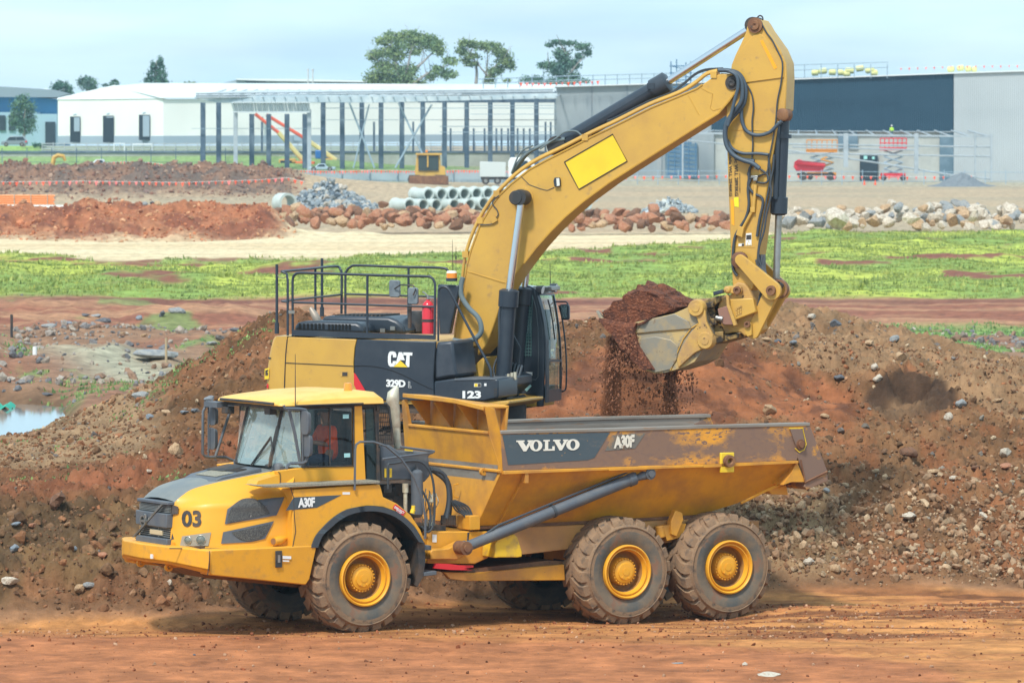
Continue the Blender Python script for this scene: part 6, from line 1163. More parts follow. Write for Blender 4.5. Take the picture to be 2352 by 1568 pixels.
q = MB(); q.prism([t5(X, Y, KY0 - .022) for X, Y in [(500, 900), (620, 880), (740, 905), (800, 955), (790, 1060), (740, 1140), (620, 1165), (540, 1130), (470, 1060)]], (0, .022, 0)); q.build('wear_plate', MBKW, bucket, bev=.01)
q = MB(); q.tube([t5(X, Y, KY0 - .01) for X, Y in [(440, 858), (900, 818), (960, 780)]], .012, 6); q.tube([t5(X, Y, KY0 - .01) for X, Y in [(900, 820), (840, 900), (780, 1040), (740, 1145)]], .012, 6); q.build('side_bar', MCY, bucket)
q = MB()
for X, Y in ((955, 657), (1028, 912)):
 p = t5(X, Y, KY0 + .02); q.lathe([(0, -.13), (.06, -.13), (.065, -.12), (.12, -.12), (.13, -.10), (.14, .03)], p, (0, 1, 0), n=28)
q.apart('bucket_pin_boss', MCYD, bucket)
q = MB(); q.prism([t5(X, Y, KY0 - .06) for X, Y in [(870, 650), (930, 612), (985, 628), (1010, 680), (1020, 760), (1070, 860), (1075, 920), (1050, 960), (1000, 975), (930, 1010), (850, 1080), (800, 1130), (790, 1060), (830, 960), (900, 850), (960, 780), (940, 720)]], (0, .07, 0)); q.build('bucket_ear', MCYD, bucket, bev=.012)
for k in range(5):
 y = KY0 + .05 + k * (KY1 - KY0 - .1) / 4; p = outer[0]; d = (outer[0] - outer[2]).normalized(); q = MB(); n_ = Vector((d.z, 0, -d.x))
 a = p - d * .16; q.loft([a + n_ * .05 + Vector((0, y - p.y - .055, 0)), a - n_ * .05 + Vector((0, y - p.y - .055, 0)), a - n_ * .05 + Vector((0, y - p.y + .055, 0)), a + n_ * .05 + Vector((0, y - p.y + .055, 0))],
       [p + d * .12 + n_ * .012 + Vector((0, y - p.y - .035, 0)), p + d * .12 - n_ * .012 + Vector((0, y - p.y - .035, 0)), p + d * .12 - n_ * .012 + Vector((0, y - p.y + .035, 0)), p + d * .12 + n_ * .012 + Vector((0, y - p.y + .035, 0))])
 q.build('tooth', MBKW, bucket, bev=.006)
CY0, CY1 = 1.98, 2.95
def c3_(X, Y, y=CY0): return E_.P(z3(X, Y), y)
mb = MB()
side = [(1905, 330), (1955, 300), (1965, 330), (1990, 420), (2020, 560), (2025, 700), (2020, 850), (2015, 1110), (1960, 1110), (1840, 930)]
mb.prism([c3_(X, Y) for X, Y in [(1700, 600), (1730, 420), (1760, 300), (1905, 262), (1950, 285), (1985, 420), (2012, 560), (2020, 700), (2018, 850), (2010, 1108), (1960, 1110), (1955, 1030), (1830, 1025), (1700, 1000)]], (0, .06, 0)); cabf = mb.build('cab_side', MBK, exc, bev=.02)
mb = MB(); mb.prism([c3_(X, Y, CY0 - .008) for X, Y in [(1720, 560), (1760, 330), (1900, 300), (1925, 420), (1930, 620), (1880, 700), (1700, 830)]], (0, .008, 0)); mb.build('side_window', mat('side_window_dark', (.05, .12, .12), .15, coat=.5), cabf)
mb = MB()
for k in range(14): mb.cyl(c3_(1700 + 18 * k, 330 + 0 * k, CY0 - .02), c3_(1690 + 18 * k, 760, CY0 - .02), .007, n=4)
for k in range(20): mb.cyl(c3_(1690, 330 + 22 * k, CY0 - .02), c3_(1930, 330 + 22 * k, CY0 - .02), .007, n=4)
mb.build('window_mesh', mat('mesh_teal', (.08, .16, .16), .5), cabf)
mb = MB(); mb.tube([c3_(X, Y, CY0 - .01) for X, Y in [(1935, 330), (1960, 420), (1975, 560), (1978, 700), (1975, 900), (1960, 920), (1840, 915), (1835, 640)]], .008, 5); mb.build('door_line', mat('door_line', (.10, .13, .15), .4), cabf)
mb = MB(); c0 = c3_(1895, 965, CY0 - .006); mb.prism([c0 + Vector(v_) for v_ in ((0, 0, .09), (.085, 0, 0), (0, 0, -.09), (-.085, 0, 0))], (0, -.004, 0)); mb.build('diamond_sticker', MBLUEST, cabf); mb = MB(); mb.prism([c3_(X, Y, CY0 - .006) for X, Y in [(1888, 868), (1935, 868), (1935, 892), (1888, 892)]], (0, -.004, 0)); mb.build('white_sticker', MWHT, cabf)
mb = MB(); mb.prism([c3_(X, Y, CY0 - .05) for X, Y in [(1825, 1025), (1960, 1035), (1958, 1112), (1815, 1105)]], (0, .9, 0)); cabb = mb.build('cab_base', MCY, exc, bev=.015); mb = MB(); mb.prism([c3_(X, Y, CY0 - .06) for X, Y in [(1872, 1042), (1920, 1044), (1920, 1070), (1872, 1068)]], (0, -.005, 0)); mb.build('base_slot', MDK, cabb)
fn = [(1955, 320), (1985, 420), (2005, 520), (2020, 640), (2022, 790), (2024, 900), (2022, 1080)]; ff = [(2080, 320), (2098, 420), (2112, 520), (2125, 640), (2132, 790), (2134, 900), (2128, 1060)]
rowsn = [c3_(X, Y) for X, Y in fn]; rowsf = [Vector((p.x + .02, CY1, p.z)) for p in rowsn]
rowsf = [E_.P(z3(X, Y), CY1) for X, Y in ff]
def fr_(f0, f1, t0, t1_, off=0.0):
 def at(t, f): i = min(int(t), len(rowsn) - 2); k = t - i; return rowsn[i].lerp(rowsn[i + 1], k).lerp(rowsf[i].lerp(rowsf[i + 1], k), f) + Vector((off + .06 * math.sin(math.pi * f), 0, 0))
 return [[at(t0 + (t1_ - t0) * i / 12, f0 + (f1 - f0) * j / 8) for j in range(9)] for i in range(13)]
mb = MB(); mb.grid(fr_(.06, .9, .1, 3.9)); mb.grid(fr_(.06, .9, 4.1, 5.5)); mb.build('windscreen', glass('exc_glass', (.55, .75, .72), .95, 1.6, .10), exc)
def edge(m, f0, f1, t0, t1_, th=.03):
 g = fr_(f0, f1, t0, t1_, .0); n = len(g)
 for i in range(n - 1):
  for j in (0,): m.hexa([g[i][0], g[i][-1], g[i + 1][-1], g[i + 1][0], g[i][0] + Vector((.025, 0, 0)), g[i][-1] + Vector((.025, 0, 0)), g[i + 1][-1] + Vector((.025, 0, 0)), g[i + 1][0] + Vector((.025, 0, 0))])
mb = MB(); edge(mb, 0, .10, 0, 6); edge(mb, .88, 1.0, 0, 6); edge(mb, .1, .88, 3.92, 4.06); edge(mb, .1, .88, 5.5, 6); edge(mb, .1, .88, 0, .12); mb.build('windscreen_frame', MBK, exc)
mb = MB(); g = fr_(.3, .4, .4, 3.0, .05); mb.tube([r[0] for r in g], .012, 5); g = fr_(.55, .6, 4.3, 5.4, .05); mb.tube([r[0] for r in g], .01, 5); mb.apart('wiper', MDK, exc)
mb = MB(); z0_ = c3_(1850, 282).z; xa, xb_ = c3_(1745, 280).x, c3_(1960, 280).x; mb.hexa([(xa, CY0, z0_ - .06), (xb_, CY0, z0_ - .10), (xb_ - .02, CY1, z0_ - .10), (xa, CY1, z0_ - .06), (xa + .06, CY0 + .05, z0_ + .03), (xb_ - .05, CY0 + .05, z0_ - .01), (xb_ - .07, CY1 - .05, z0_ - .01), (xa + .06, CY1 - .05, z0_ + .03)]); mb.build('cab_roof', mat('cab_roof_white', (.50, .55, .56), .5), exc, bev=.02)
mb = MB(); mb.box(xa, xb_ - .3, CY1 - .05, CY1, zd + .1, z0_ - .06); mb.box(xa, xa + .05, CY0, CY1, zd + .1, z0_ - .06); mb.box(xa + .1, xa + .5, 2.2, 2.75, zd + .4, zd + 1.3); mb.box(xa, xb_ + .05, CY0 + .05, CY1 - .05, zd - .1, zd + .08); mb.build('cab_shell', MDK, exc)
for X, Y, y in ((1990, 290, CY0 + .1), (2085, 275, CY1 - .1)):
 p = E_.P(z3(X, Y), y); mb = MB(); mb.cyl(p - Vector((.06, 0, 0)), p + Vector((.04, 0, -.01)), .06, .075, n=14); l_ = mb.build('work_lamp', MGY, exc); mb = MB(); mb.cyl(p + Vector((.04, 0, -.01)), p + Vector((.048, 0, -.012)), .066, n=14); mb.build('lens', MWHT, l_)
mb = MB(); mb.tube([E_.P(z3(X, Y), CY1) for X, Y in [(2095, 375), (2170, 375), (2182, 388), (2185, 440)]], .014, 6); mb.tube(spline([E_.P(z3(X, Y), CY1 - .05) for X, Y in [(2120, 400), (2140, 480), (2160, 620), (2172, 780), (2172, 940), (2165, 990), (2140, 1005)]], 4), .014, 6); ma = mb.build('mirror_arm', MBK, exc, ang=60)
mb = MB(); mb.prism([E_.P(z3(X, Y), CY1 - .1) for X, Y in [(2125, 395), (2180, 392), (2190, 410), (2190, 495), (2180, 505), (2140, 503), (2132, 470)]], (0, .07, 0)); mr_ = mb.build('cab_mirror', MBK, exc, bev=.015); mb = MB(); mb.prism([E_.P(z3(X, Y), CY1 - .103) for X, Y in [(2134, 402), (2176, 400), (2180, 490), (2144, 494)]], (0, -.004, 0)); mb.build('mirror_glass', mat('mirror_glass', (.35, .42, .42), .1, metal=.9), mr_)
mb = MB(); mb.cyl(E_.P(z3(2060, 250), CY1 - .2), E_.P(z3(2058, 105), CY1 - .2), .008, .004, n=4); mb.build('aerial', MDK, exc)
mb = MB()
for k in range(6): p = E_.P(z3(1930 + 25 * k, 285 - 3 * (k % 2)), CY0 + .3); mb.box(p.x - .04, p.x + .04, p.y, p.y + .4, p.z - .04, p.z + .03)
mb.build('roof_guard', MSTEEL, exc, bev=.01)
def heap(name, prof, y0, y1, seed, label, cat, jag=.05, frame=E_, taper=.35):
 """lumpy mass: outline in the frame's x-z plane, thickness tapering towards both sides"""
 c = sum(prof, Vector()) / len(prof); N_ = 14; rows_ = []; nn = 5
 P = []
 for i in range(len(prof)):
  a, b = prof[i], prof[(i + 1) % len(prof)]
  for k in range(nn): P.append(a.lerp(b, k / nn))
 pts = []; fs = []
 for j in range(N_ + 1):
  f = j / N_; y = y0 + (y1 - y0) * f; e = 1 - taper * abs(2 * f - 1) ** 2.5
  for i, p in enumerate(P):
   q = Vector((c.x + (p.x - c.x) * (1 - (1 - e) * .6), 0, min(p.z, c.z) if False else c.z + (p.z - c.z) * (e if p.z > c.z else 1)))
   pts.append((q.x, y, q.z))
 A = np.array(pts); nz = fbm(A[:, 0] * 4 + seed, A[:, 2] * 4 + A[:, 1] * 3.1, 4, seed) - .5; nz2 = fbm(A[:, 1] * 9 + seed, A[:, 2] * 9 + A[:, 0] * 7, 3, seed + 9) - .5
 D_ = A - np.array([c.x, (y0 + y1) / 2, c.z]); D_ /= np.linalg.norm(D_, axis=1)[:, None] + 1e-6; A = A + D_ * (nz * jag * 6 + nz2 * jag * 2.4)[:, None]
 n = len(P)
 for j in range(N_):
  for i in range(n): fs.append((j * n + i, j * n + (i + 1) % n, (j + 1) * n + (i + 1) % n, (j + 1) * n + i))
 m = MB(); m.add([tuple(a) for a in A], fs); m.poly([tuple(a) for a in A[:n]]); m.poly([tuple(a) for a in A[-n:]]); return m
MDIRT = mat('red_brown_earth', tuple(q * .8 for q in lin(128, 74, 50)), .95, c2=tuple(q * .8 for q in lin(92, 54, 40)), scale=7, lo=.42, hi=.6, c3=tuple(q * .8 for q in lin(158, 98, 68)), s3=26, lo3=.55, hi3=.62, bump=1.0, bs=26, bd=.05)
hp_ = [t5(X, Y, KY0) for X, Y in [(185, 735), (215, 690), (290, 655), (330, 600), (375, 590), (400, 540), (470, 510), (500, 478), (540, 470), (590, 480), (640, 490), (690, 520), (735, 535), (755, 570), (800, 590), (850, 625), (870, 655), (800, 700), (600, 760), (400, 830), (260, 800)]]
for p in hp_: p.y = 0
hm = heap('bucket_earth', hp_, KY0 - .02, KY1 + .02, 5, '', '', jag=.045)
hm.v = [(x - .10 + .0, y, z) for x, y, z in hm.v]
ho = hm.build('heaped_earth', MDIRT, None, ang=20); ho.matrix_world = Matrix.Translation(EO) @ Matrix.Rotation(E_.th, 4, 'Z'); tag(ho, 'red brown earth heaped in the excavator bucket', 'earth', kind='stuff')
cl = [t5(X, Y, KY0 - .03) for X, Y in [(190, 740), (260, 745), (380, 760), (480, 770), (470, 850), (500, 960), (560, 1050), (620, 1140), (560, 1140), (470, 1070), (390, 990), (290, 880), (220, 790)]]
for p in cl: p.y = 0
cm = heap('cling', cl, KY0 - .13, KY0 + .05, 9, '', '', jag=.02, taper=.25); co = cm.build('clinging_earth', MDIRT, None, ang=20); co.matrix_world = ho.matrix_world.copy(); tag(co, 'loose red earth sliding down the side of the excavator bucket', 'earth', kind='stuff')
gv = []
def to_w(p): return Vector((EO.x + p.x * E_.c - p.y * E_.s, EO.y + p.x * E_.s + p.y * E_.c, EO.z + p.z))
N_ = 5200; V0, F0 = ico(1); A0 = []
cen = []
for (Xa, Xb, Ya, Yb, n, yy, tight) in ((238, 325, 880, 1560, 1500, 1.3, .7), (700, 780, 1120, 1545, 900, 1.5, .66), (330, 470, 860, 1120, 1600, .95, .8), (250, 520, 980, 1500, 1500, 1.2, 1.3), (660, 860, 1150, 1500, 900, 1.5, 1.4)):
 for k in range(n):
  f = RNG.beta(1.0, 1.25); Y = Ya + (Yb - Ya) * f; c = (Xa + Xb) / 2; X = c + RNG.normal() * (Xb - Xa) / 2 * tight * (.6 + .7 * f); cen.append(to_w(t5(X, Y, yy + RNG.normal() * .18)))
cen = np.array(cen); sz = RNG.gamma(1.5, .0042, len(cen)).clip(.003, .028); V0, F0 = ico(1); q = RNG.uniform(-.25, .25, (len(cen), len(V0), 3)) + V0[None]
VV_ = q * sz[:, None, None] * np.array([1, 1, 1.5]) + cen[:, None, :]; FF_ = F0[None] + (np.arange(len(cen)) * len(V0))[:, None, None]
fo_ = fast_mesh('falling_earth', VV_.reshape(-1, 3), FF_.reshape(-1, 3), None, [mat('falling_earth_m', lin(140, 92, 66), .95)], smooth=False, k=3); tag(fo_, 'crumbs of red earth falling from the excavator bucket', 'falling earth', kind='stuff')
def dust(name, Xa, Xb, Ya, Yb, yy, ra, rb, dens, lab):
 m = MB(); P = [to_w(t5(Xa + (Xb - Xa) * k / 8 + 6 * math.sin(k * 1.7), Ya + (Yb - Ya) * k / 8, yy)) for k in range(9)]; m.tube(P, [(ra + (rb - ra) * k / 8) * (1 + .12 * math.sin(k * 2.3)) for k in range(9)], 14)
 o = m.build(name, vmat(name + '_' + str(int(Xa)), lin(170, 112, 80), dens), None, ang=80); tag(o, lab, 'dust', kind='stuff')
def vmat(name, c, dens):
 m = bpy.data.materials.new(name); m.use_nodes = True; N = m.node_tree.nodes; N.remove(N['Principled BSDF']); v = N.new('ShaderNodeVolumePrincipled'); v.inputs['Color'].default_value = (*c, 1); v.inputs['Density'].default_value = dens
 m.node_tree.links.new(v.outputs[0], N['Material Output'].inputs['Volume']); return m
dust('falling_dust', 290, 275, 880, 1590, 1.3, .12, .18, 7.0, 'brown dust streaming down with the earth below the bucket teeth'); dust('falling_dust', 745, 735, 1120, 1590, 1.5, .09, .14, 7.0, 'brown dust streaming down below the bottom of the bucket'); dust('dust_cloud', 480, 560, 1000, 1560, 1.3, .4, .62, .75, 'thin veil of brown dust between the two falling streams')
bd_ = MB(); n_ = 26; rws = []
for i in range(n_ + 1):
 x = 2.7 + 4.6 * i / n_; r = []
 for j in range(13):
  y = .16 + 2.58 * j / 12; hgt = 2.18 + .50 * math.exp(-((x - 3.9) / .9) ** 2) * math.sin(math.pi * (j + .5) / 13) + .14 * float(fbm(np.array([x * 2.5]), np.array([y * 2.5]), 4, 77)[0]); r.append((x, y, min(hgt, 2.78)))
 rws.append(r)
bd_.grid(rws); lo_e = MB(); bo_ = bd_.build('load_of_earth', MDIRT, None, ang=25); bo_.matrix_world = Matrix.Translation(TO) @ Matrix.Rotation(T.th, 4, 'Z'); tag(bo_, 'low heap of brown earth lying in the dump truck body', 'earth', kind='stuff')
# ================================================================ the works beyond
def PXM(d): return F / d
def wbox(m, u0, u1, v0, v1, d, th, mi=0, dx=0.0):
 a = W(u0, v1, d); b = W(u1, v0, d); m.box(a.x, b.x, d, d + th, a.z, b.z, mi); return m
def wprism(m, pts, d, th, mi=0): m.prism([W(u, v, d) for u, v in pts], (0, th, 0), mi); return m
def wtube(m, pts, d, r, n=6, mi=0):
 P = [W(*p, d) if len(p) == 2 else W(*p) for p in pts]; m.tube(P, r, n, mi); return m
def haze_c(c, f=.0): return c
CREAM = mat('cream_cladding', (.62, .66, .60), .6); BLUEG = mat('blue_grey_band', (.30, .38, .44), .6); WROOF = mat('white_roof', (.72, .76, .76), .4)
def cladding(name, col, sc=1.2, depth=.35, rough=.5, axis='X'):
 m = bpy.data.materials.new(name); m.use_nodes = True; n = m.node_tree; N = n.nodes; L = n.links; p = N['Principled BSDF']; p.inputs['Base Color'].default_value = (*col, 1); p.inputs['Roughness'].default_value = rough
 t = N.new('ShaderNodeTexCoord'); wv = N.new('ShaderNodeTexWave'); wv.bands_direction = axis; wv.inputs['Scale'].default_value = sc; L.new(t.outputs['Object'], wv.inputs['Vector'])
 nz_ = N.new('ShaderNodeTexNoise'); nz_.inputs['Scale'].default_value = .12; nz_.inputs['Detail'].default_value = 4; L.new(t.outputs['Object'], nz_.inputs['Vector'])
 mr = N.new('ShaderNodeMapRange'); mr.inputs['To Min'].default_value = .84; mr.inputs['To Max'].default_value = 1.1; L.new(nz_.outputs['Fac'], mr.inputs['Value'])
 sc_ = N.new('ShaderNodeVectorMath'); sc_.operation = 'SCALE'; sc_.inputs[0].default_value = col; L.new(mr.outputs[0], sc_.inputs['Scale']); L.new(sc_.outputs[0], p.inputs['Base Color'])
 b = N.new('ShaderNodeBump'); b.inputs['Strength'].default_value = depth; b.inputs['Distance'].default_value = .08; L.new(wv.outputs['Fac'], b.inputs['Height']); L.new(b.outputs[0], p.inputs['Normal']); return m
MCLC = cladding('cream_sheet', (.80, .82, .76)); MCLD = cladding('charcoal_sheet', (.008, .045, .08), 1.0, .5, .9); MCLL = cladding('light_grey_sheet', (.42, .46, .47), 1.0, .4)
MCON = mat('tilt_panel_concrete', (.30, .34, .35), .8, c2=(.24, .28, .30), scale=.25, lo=.4, hi=.65, c3=(.33, .35, .35), s3=.9, stretch=(1, 1, .3)); MCONB = mat('beige_concrete', (.46, .48, .44), .8, c2=(.38, .40, .37), scale=.3)
MGALV = mat('galvanised_steel', (.42, .47, .50), .5, metal=.3, c2=(.34, .39, .42), scale=.8); MCOLS = mat('column_steel_blue', (.05, .09, .14), .6, c2=(.12, .17, .22), scale=.5); MDKB = mat('dark_opening', (.012, .03, .045), .7); MBLU = mat('blue_cladding', (.02, .20, .40), .5, c2=(.03, .24, .45), scale=.1)
MSTR = mat('pale_blue_steel', (.30, .40, .47), .5)
def root_at(name, u, d, label, cat, z=None, group=None):
 p = gpt(u, d); p.z = p.z if z is None else z; return empty(name, p, 0, label, cat, group)
def put(m, name, mats, root, **k):
 o = m.build(name, mats, root, **k); lo_ = root.location
 o.data.transform(Matrix.Translation(-Vector(lo_))) if root.parent is None else o.data.transform(Matrix.Translation(-Vector(root['_w']) if '_w' in root else Vector()))
 return o
r = root_at('factory', 60, 980, 'blue factory with a grey roof at the far left edge behind the green trees', 'factory')
m = MB(); wprism(m, [(-260, 222), (60, 222), (130, 228), (131, 345), (-260, 345)], 985, 30); put(m, 'upper_wall', MBLU, r)
m = MB(); wprism(m, [(-260, 196), (0, 199), (118, 206), (160, 216), (131, 224), (-260, 222)], 982, 34); put(m, 'roof', mat('factory_roof', (.22, .27, .30), .5), r)
m = MB(); wbox(m, -260, 84, 258, 345, 976, 9); wbox(m, 84, 131, 262, 345, 970, 15); put(m, 'lower_wall', mat('pale_blue_wall', (.30, .44, .52), .6), r)
for k in range(4):
 m = MB(); wbox(m, -4 + 22 * k - 20, 10 + 22 * k - 20, 265, 300, 975.6, .3); o = put(m, 'window', MDKB, r)
m = MB(); wbox(m, 104, 126, 280, 345, 969.5, .4); put(m, 'doorway', MDKB, r)
for u in (32, 66, 104):
 m = MB(); c = W(u, 212, 984); m.lathe([(1.05, -.2), (.9, .35), (.45, .62), (0, .7)], c, (0, 0, 1), n=14); put(m, 'roof_vent', WROOF, r)
r = root_at('cream_warehouse', 260, 832, 'long cream warehouse with a shallow white gable roof and three dark doorways', 'warehouse')
dG = 830; ZB = W(0, 335, dG).z
gab = [(133, 330), (133, 230), (255, 201), (268, 200.5), (375, 228), (375, 330)]
g0 = [W(u, v, dG + (375 - u) * .05) for u, v in gab]
m = MB(); m.prism(g0, (.5, .4, 0)); put(m, 'gable_wall', MCLC, r)
sd = [(375, 228), (735, 226), (1000, 226), (1290, 226)]
m = MB(); A0_ = W(375, 228, 830); A1_ = W(375, 332, 830); B0_ = W(1300, 224, 852); B1_ = W(1300, 322, 852); m.prism([A1_, B1_, B0_, A0_], (0, .5, 0)); put(m, 'side_wall', MCLC, r)
ridge0 = W(262, 199, 862) ; m = MB(); e0 = W(373, 226.5, 829.5); e1 = W(1302, 222.5, 851.5); rd0 = W(330, 193, 885); rd1 = W(1302, 196, 905); m.prism([e0, e1, rd1, rd0], (0, 0, .15)); rl0 = W(131, 229, dG + 12); m.prism([rl0, e0 + Vector((0, .4, 0)), W(262, 199.5, 836)], (0, .3, .25))
m.prism([W(131, 229.5, dG + 12), W(262, 199, 836), rd0, W(131, 229.5, dG + 60)], (0, 0, .15)); m.prism([W(262, 199, 836), e0, rd0], (0, 0, .12)); put(m, 'roof', WROOF, r)
m = MB(); wbox(m, 297, 960, 193.5, 196.5, 890, 1.0); put(m, 'ridge_cap', WROOF, r)
m = MB(); q0, q1 = W(133, 312.5, 842), W(133, 330, 842); a0, a1 = W(375.5, 312.5, 829.9), W(375.5, 331.5, 829.9); m.prism([q1, a1, a0, q0], (0, -.12, 0)); b0, b1 = W(1290, 308, 851.6), W(1290, 322, 851.6); m.prism([a1, b1, b0, a0], (0, -.12, 0)); put(m, 'base_band', BLUEG, r)
for u0, u1, v0, v1 in ((161, 184, 268, 327), (236.5, 261, 266, 327), (319, 344, 264, 322)):
 d = dG + (375 - u1) * .05 - .35; m = MB(); wbox(m, u0, u1, v0, v1, d, .2); o = put(m, 'doorway', MDKB, r); m = MB(); wbox(m, u0 + (8 if u0 < 300 and u0 > 200 else 9), u1 - 1, v0 + 2, v0 + (34 if u0 < 200 else (5 if u0 < 300 else 50)), d - .12, .1); put(m, 'roller_door', BLUEG, r)
 m = MB(); wtube(m, [((u0 + u1) / 2 - 4, v0 - 3), ((u0 + u1) / 2 + 3, v0 - 5)], d, .12); put(m, 'door_lamp', MSTR, r)
for u, v in ((601, 271), (658, 271)): m = MB(); wbox(m, u, u + 3.5, v - 2, v + 24, 834.5, .2); put(m, 'slot_window', MDKB, r)
m = MB(); wbox(m, 675, 692, 310, 323, 836, .2); put(m, 'wall_vent', MSTR, r)
r = root_at('distant_shed', 640, 1100, 'distant grey shed roof rising behind the cream warehouse ridge', 'shed'); m = MB(); wprism(m, [(500, 194), (545, 183), (600, 186), (780, 190), (900, 191), (900, 198), (500, 198)], 1100, 40); put(m, 'wall', BLUEG, r); m = MB(); wprism(m, [(540, 181), (700, 182), (860, 187), (900, 190), (600, 186), (545, 184)], 1098, 44); put(m, 'roof', WROOF, r)
m = MB()
for k in range(7): wbox(m, 563 + 7 * k, 567 + 7 * k, 187, 194, 1099.5, .3)
put(m, 'louvres', MCOLS, r)
for u, lab in ((707.5, 'pale thin flue, left one of the pair above the warehouse roof'), (718.5, 'pale thin flue, right one of the pair above the warehouse roof')):
 m = MB(); a, b = W(u, 198, 900), W(u, 162, 900); m.cyl(a, b, .14, n=8); m.cyl(b, b + Vector((0, 0, .25)), .22, n=8); o = m.build('flue', mat('flue_metal', (.6, .62, .6), .4), None, loc=tuple(a)); tag(o, lab, 'flue', 'twin flues on the warehouse')
r = root_at('retaining_wall', 350, 800, 'long low grey retaining wall below the warehouse yard', 'wall'); m = MB(); wbox(m, -260, 1280, 351, 400, 798, .6); put(m, 'wall_face', mat('retaining_concrete', (.40, .42, .37), .8, c2=(.30, .32, .28), scale=.2), r); m = MB(); wbox(m, -260, 1280, 347.5, 351.5, 797.8, 1.0); put(m, 'coping', MCOLS, r)
m = MB()
for k in range(4): wbox(m, 96, 1240, 329 + 5.6 * k, 331.2 + 5.6 * k, 806, .15)
r = root_at('yard_railing', 400, 806, 'white horizontal rail fence along the top of the retaining wall', 'fence'); put(m, 'rails', MCLL, r)
for k in range(45):
 m = MB(); u = 96 + 25.5 * k; wbox(m, u, u + 1.6, 327, 351, 805.8, .2); put(m, 'post', MCLL, r)
r = root_at('link_fence', 300, 786, 'thin dark chain link fence posts in front of the retaining wall', 'fence'); m = MB()
for v in (346, 372): wbox(m, -20, 560, v, v + .8, 786, .05)
put(m, 'wire', MCOLS, r)
for k in range(11): m = MB(); wbox(m, 4 + 57 * k, 5.6 + 57 * k, 340, 392, 785.9, .1); put(m, 'post', MCOLS, r)
for u0, u1, v0, v1, lab in ((262, 286, 330, 353, 'white tubular gate frame in front of the middle warehouse doorway'), (305, 349, 332, 353, 'white tubular frame in front of the right warehouse doorway')):
 m = MB(); wtube(m, [(u0, v1), (u0, v0), (u1, v0), (u1, v1)], 804, .11); o = m.build('gate_frame', WROOF, None, loc=tuple(W(u0, v1, 804))); tag(o, lab, 'gate frame')
r = root_at('unfinished_building', 850, 790, 'open steel building frame of dark blue columns with an unfinished pale roof', 'building frame')
cols_ = [(466, 236, 380), (502, 236, 380), (578, 262, 382), (617, 262, 382), (659, 262, 384), (700, 262, 386), (742, 233, 388), (786, 234, 388), (831, 231, 388), (875, 231, 388), (923, 229, 388), (971, 228, 380), (1021, 226, 388), (1072, 225, 390), (1126, 224, 390), (1177, 222, 390), (1232, 220, 390)]
for i, (u, v0, v1) in enumerate(cols_):
 d = 770 + i * 1.2; m = MB(); w_ = 5.4; wbox(m, u - w_, u + w_, v0, v1 + 6, d, .7); put(m, 'column', MCOLS, r, bev=.03)
for i, u in enumerate((1035, 1065, 1088, 1113, 1140, 1152, 1167, 1189, 1203, 1217, 1253, 1265, 859, 949, 601.5)):
 m = MB(); v0 = 295 if u < 1250 and u > 1000 else 280; wbox(m, u - 2.2, u + 2.2, v0, 392, 800, .5); put(m, 'post', MCOLS, r)
for u in (541, 710): m = MB(); wbox(m, u - 4.5, u + 4.5, 252, 398, 764, .5); put(m, 'corner_column', MGALV, r)
m = MB(); wprism(m, [(447, 222), (700, 218), (860, 219), (1060, 221), (1280, 214), (1280, 226), (1060, 231), (860, 236), (700, 235), (560, 236), (500, 236), (447, 226)], 766, .8); put(m, 'roof_beams', mat('roof_beam_pale', (.40, .50, .55), .5, c2=(.58, .66, .68), scale=.5), r)
m = MB()
for k in range(34): wtube(m, [(452 + 25 * k, 225 - .1 * k, 764), (520 + 24 * k, 206 + .05 * k, 830)], 0, .10, 4)
for v in (211, 216, 221): wtube(m, [(450, v + 4, 765), (1270, v - 5, 772)], 0, .13, 4)
put(m, 'roof_purlins', MGALV, r)
m = MB(); wprism(m, [(470, 214), (1060, 215), (1278, 209), (1278, 203), (1060, 206), (700, 207), (640, 206), (500, 211)], 774, .4); put(m, 'roof_sheeting', mat('sheet_pale', (.62, .70, .74), .35, metal=.1), r)
m = MB()
for k in range(28):
 u = 534 + 6.4 * k; wtube(m, [(u, 236, 763), (u + random.uniform(2, 6), 257, 763.5)], 0, .17 + .08 * random.random(), 4)
wbox(m, 534, 712, 234, 237, 762.5, .4); wbox(m, 534, 712, 256, 259, 762.5, .4); put(m, 'hanging_girts', mat('bright_girts', (.58, .64, .66), .4, metal=.3), r)
m = MB()
for v in (248, 275, 290, 303): wbox(m, 735 if v < 260 else 1010, 1278, v, v + 1.5, 769, .15)
wbox(m, 735, 1278, 275, 276.2, 769, .15); wbox(m, 440, 742, 295, 296.2, 769.2, .15); wbox(m, 1080, 1278, 262, 263.2, 769, .15); wbox(m, 1080, 1278, 242, 243.4, 769, .15); wbox(m, 1080, 1278, 309, 310.4, 769, .15)
put(m, 'wall_girts', MSTR, r)
m = MB(); wtube(m, [(800, 230), (860, 386)], 768, .14); wtube(m, [(848, 240), (812, 386)], 768, .11); wtube(m, [(915, 236), (985, 386)], 768, .14); wtube(m, [(992, 240), (908, 386)], 768, .14); put(m, 'brace_rods', MSTR, r)
m = MB(); wbox(m, 960, 1278, 228, 236, 800, .5); wbox(m, 1060, 1280, 212, 222, 775, .6); put(m, 'edge_beam', MCOLS, r)
r = root_at('barrier_wall', 900, 740, 'low pale blue site hoarding running below the steel frame columns', 'hoarding'); m = MB(); wprism(m, [(655, 397), (1100, 394), (1360, 396), (1360, 424), (700, 425)], 742, .3); put(m, 'panels', mat('hoarding_panel', (.34, .42, .45), .7, c2=(.28, .35, .38), scale=.2), r)
for k in range(11): m = MB(); wbox(m, 655 + 64 * k, 657 + 64 * k, 390, 427, 741.6, .2); put(m, 'post', MSTR, r)
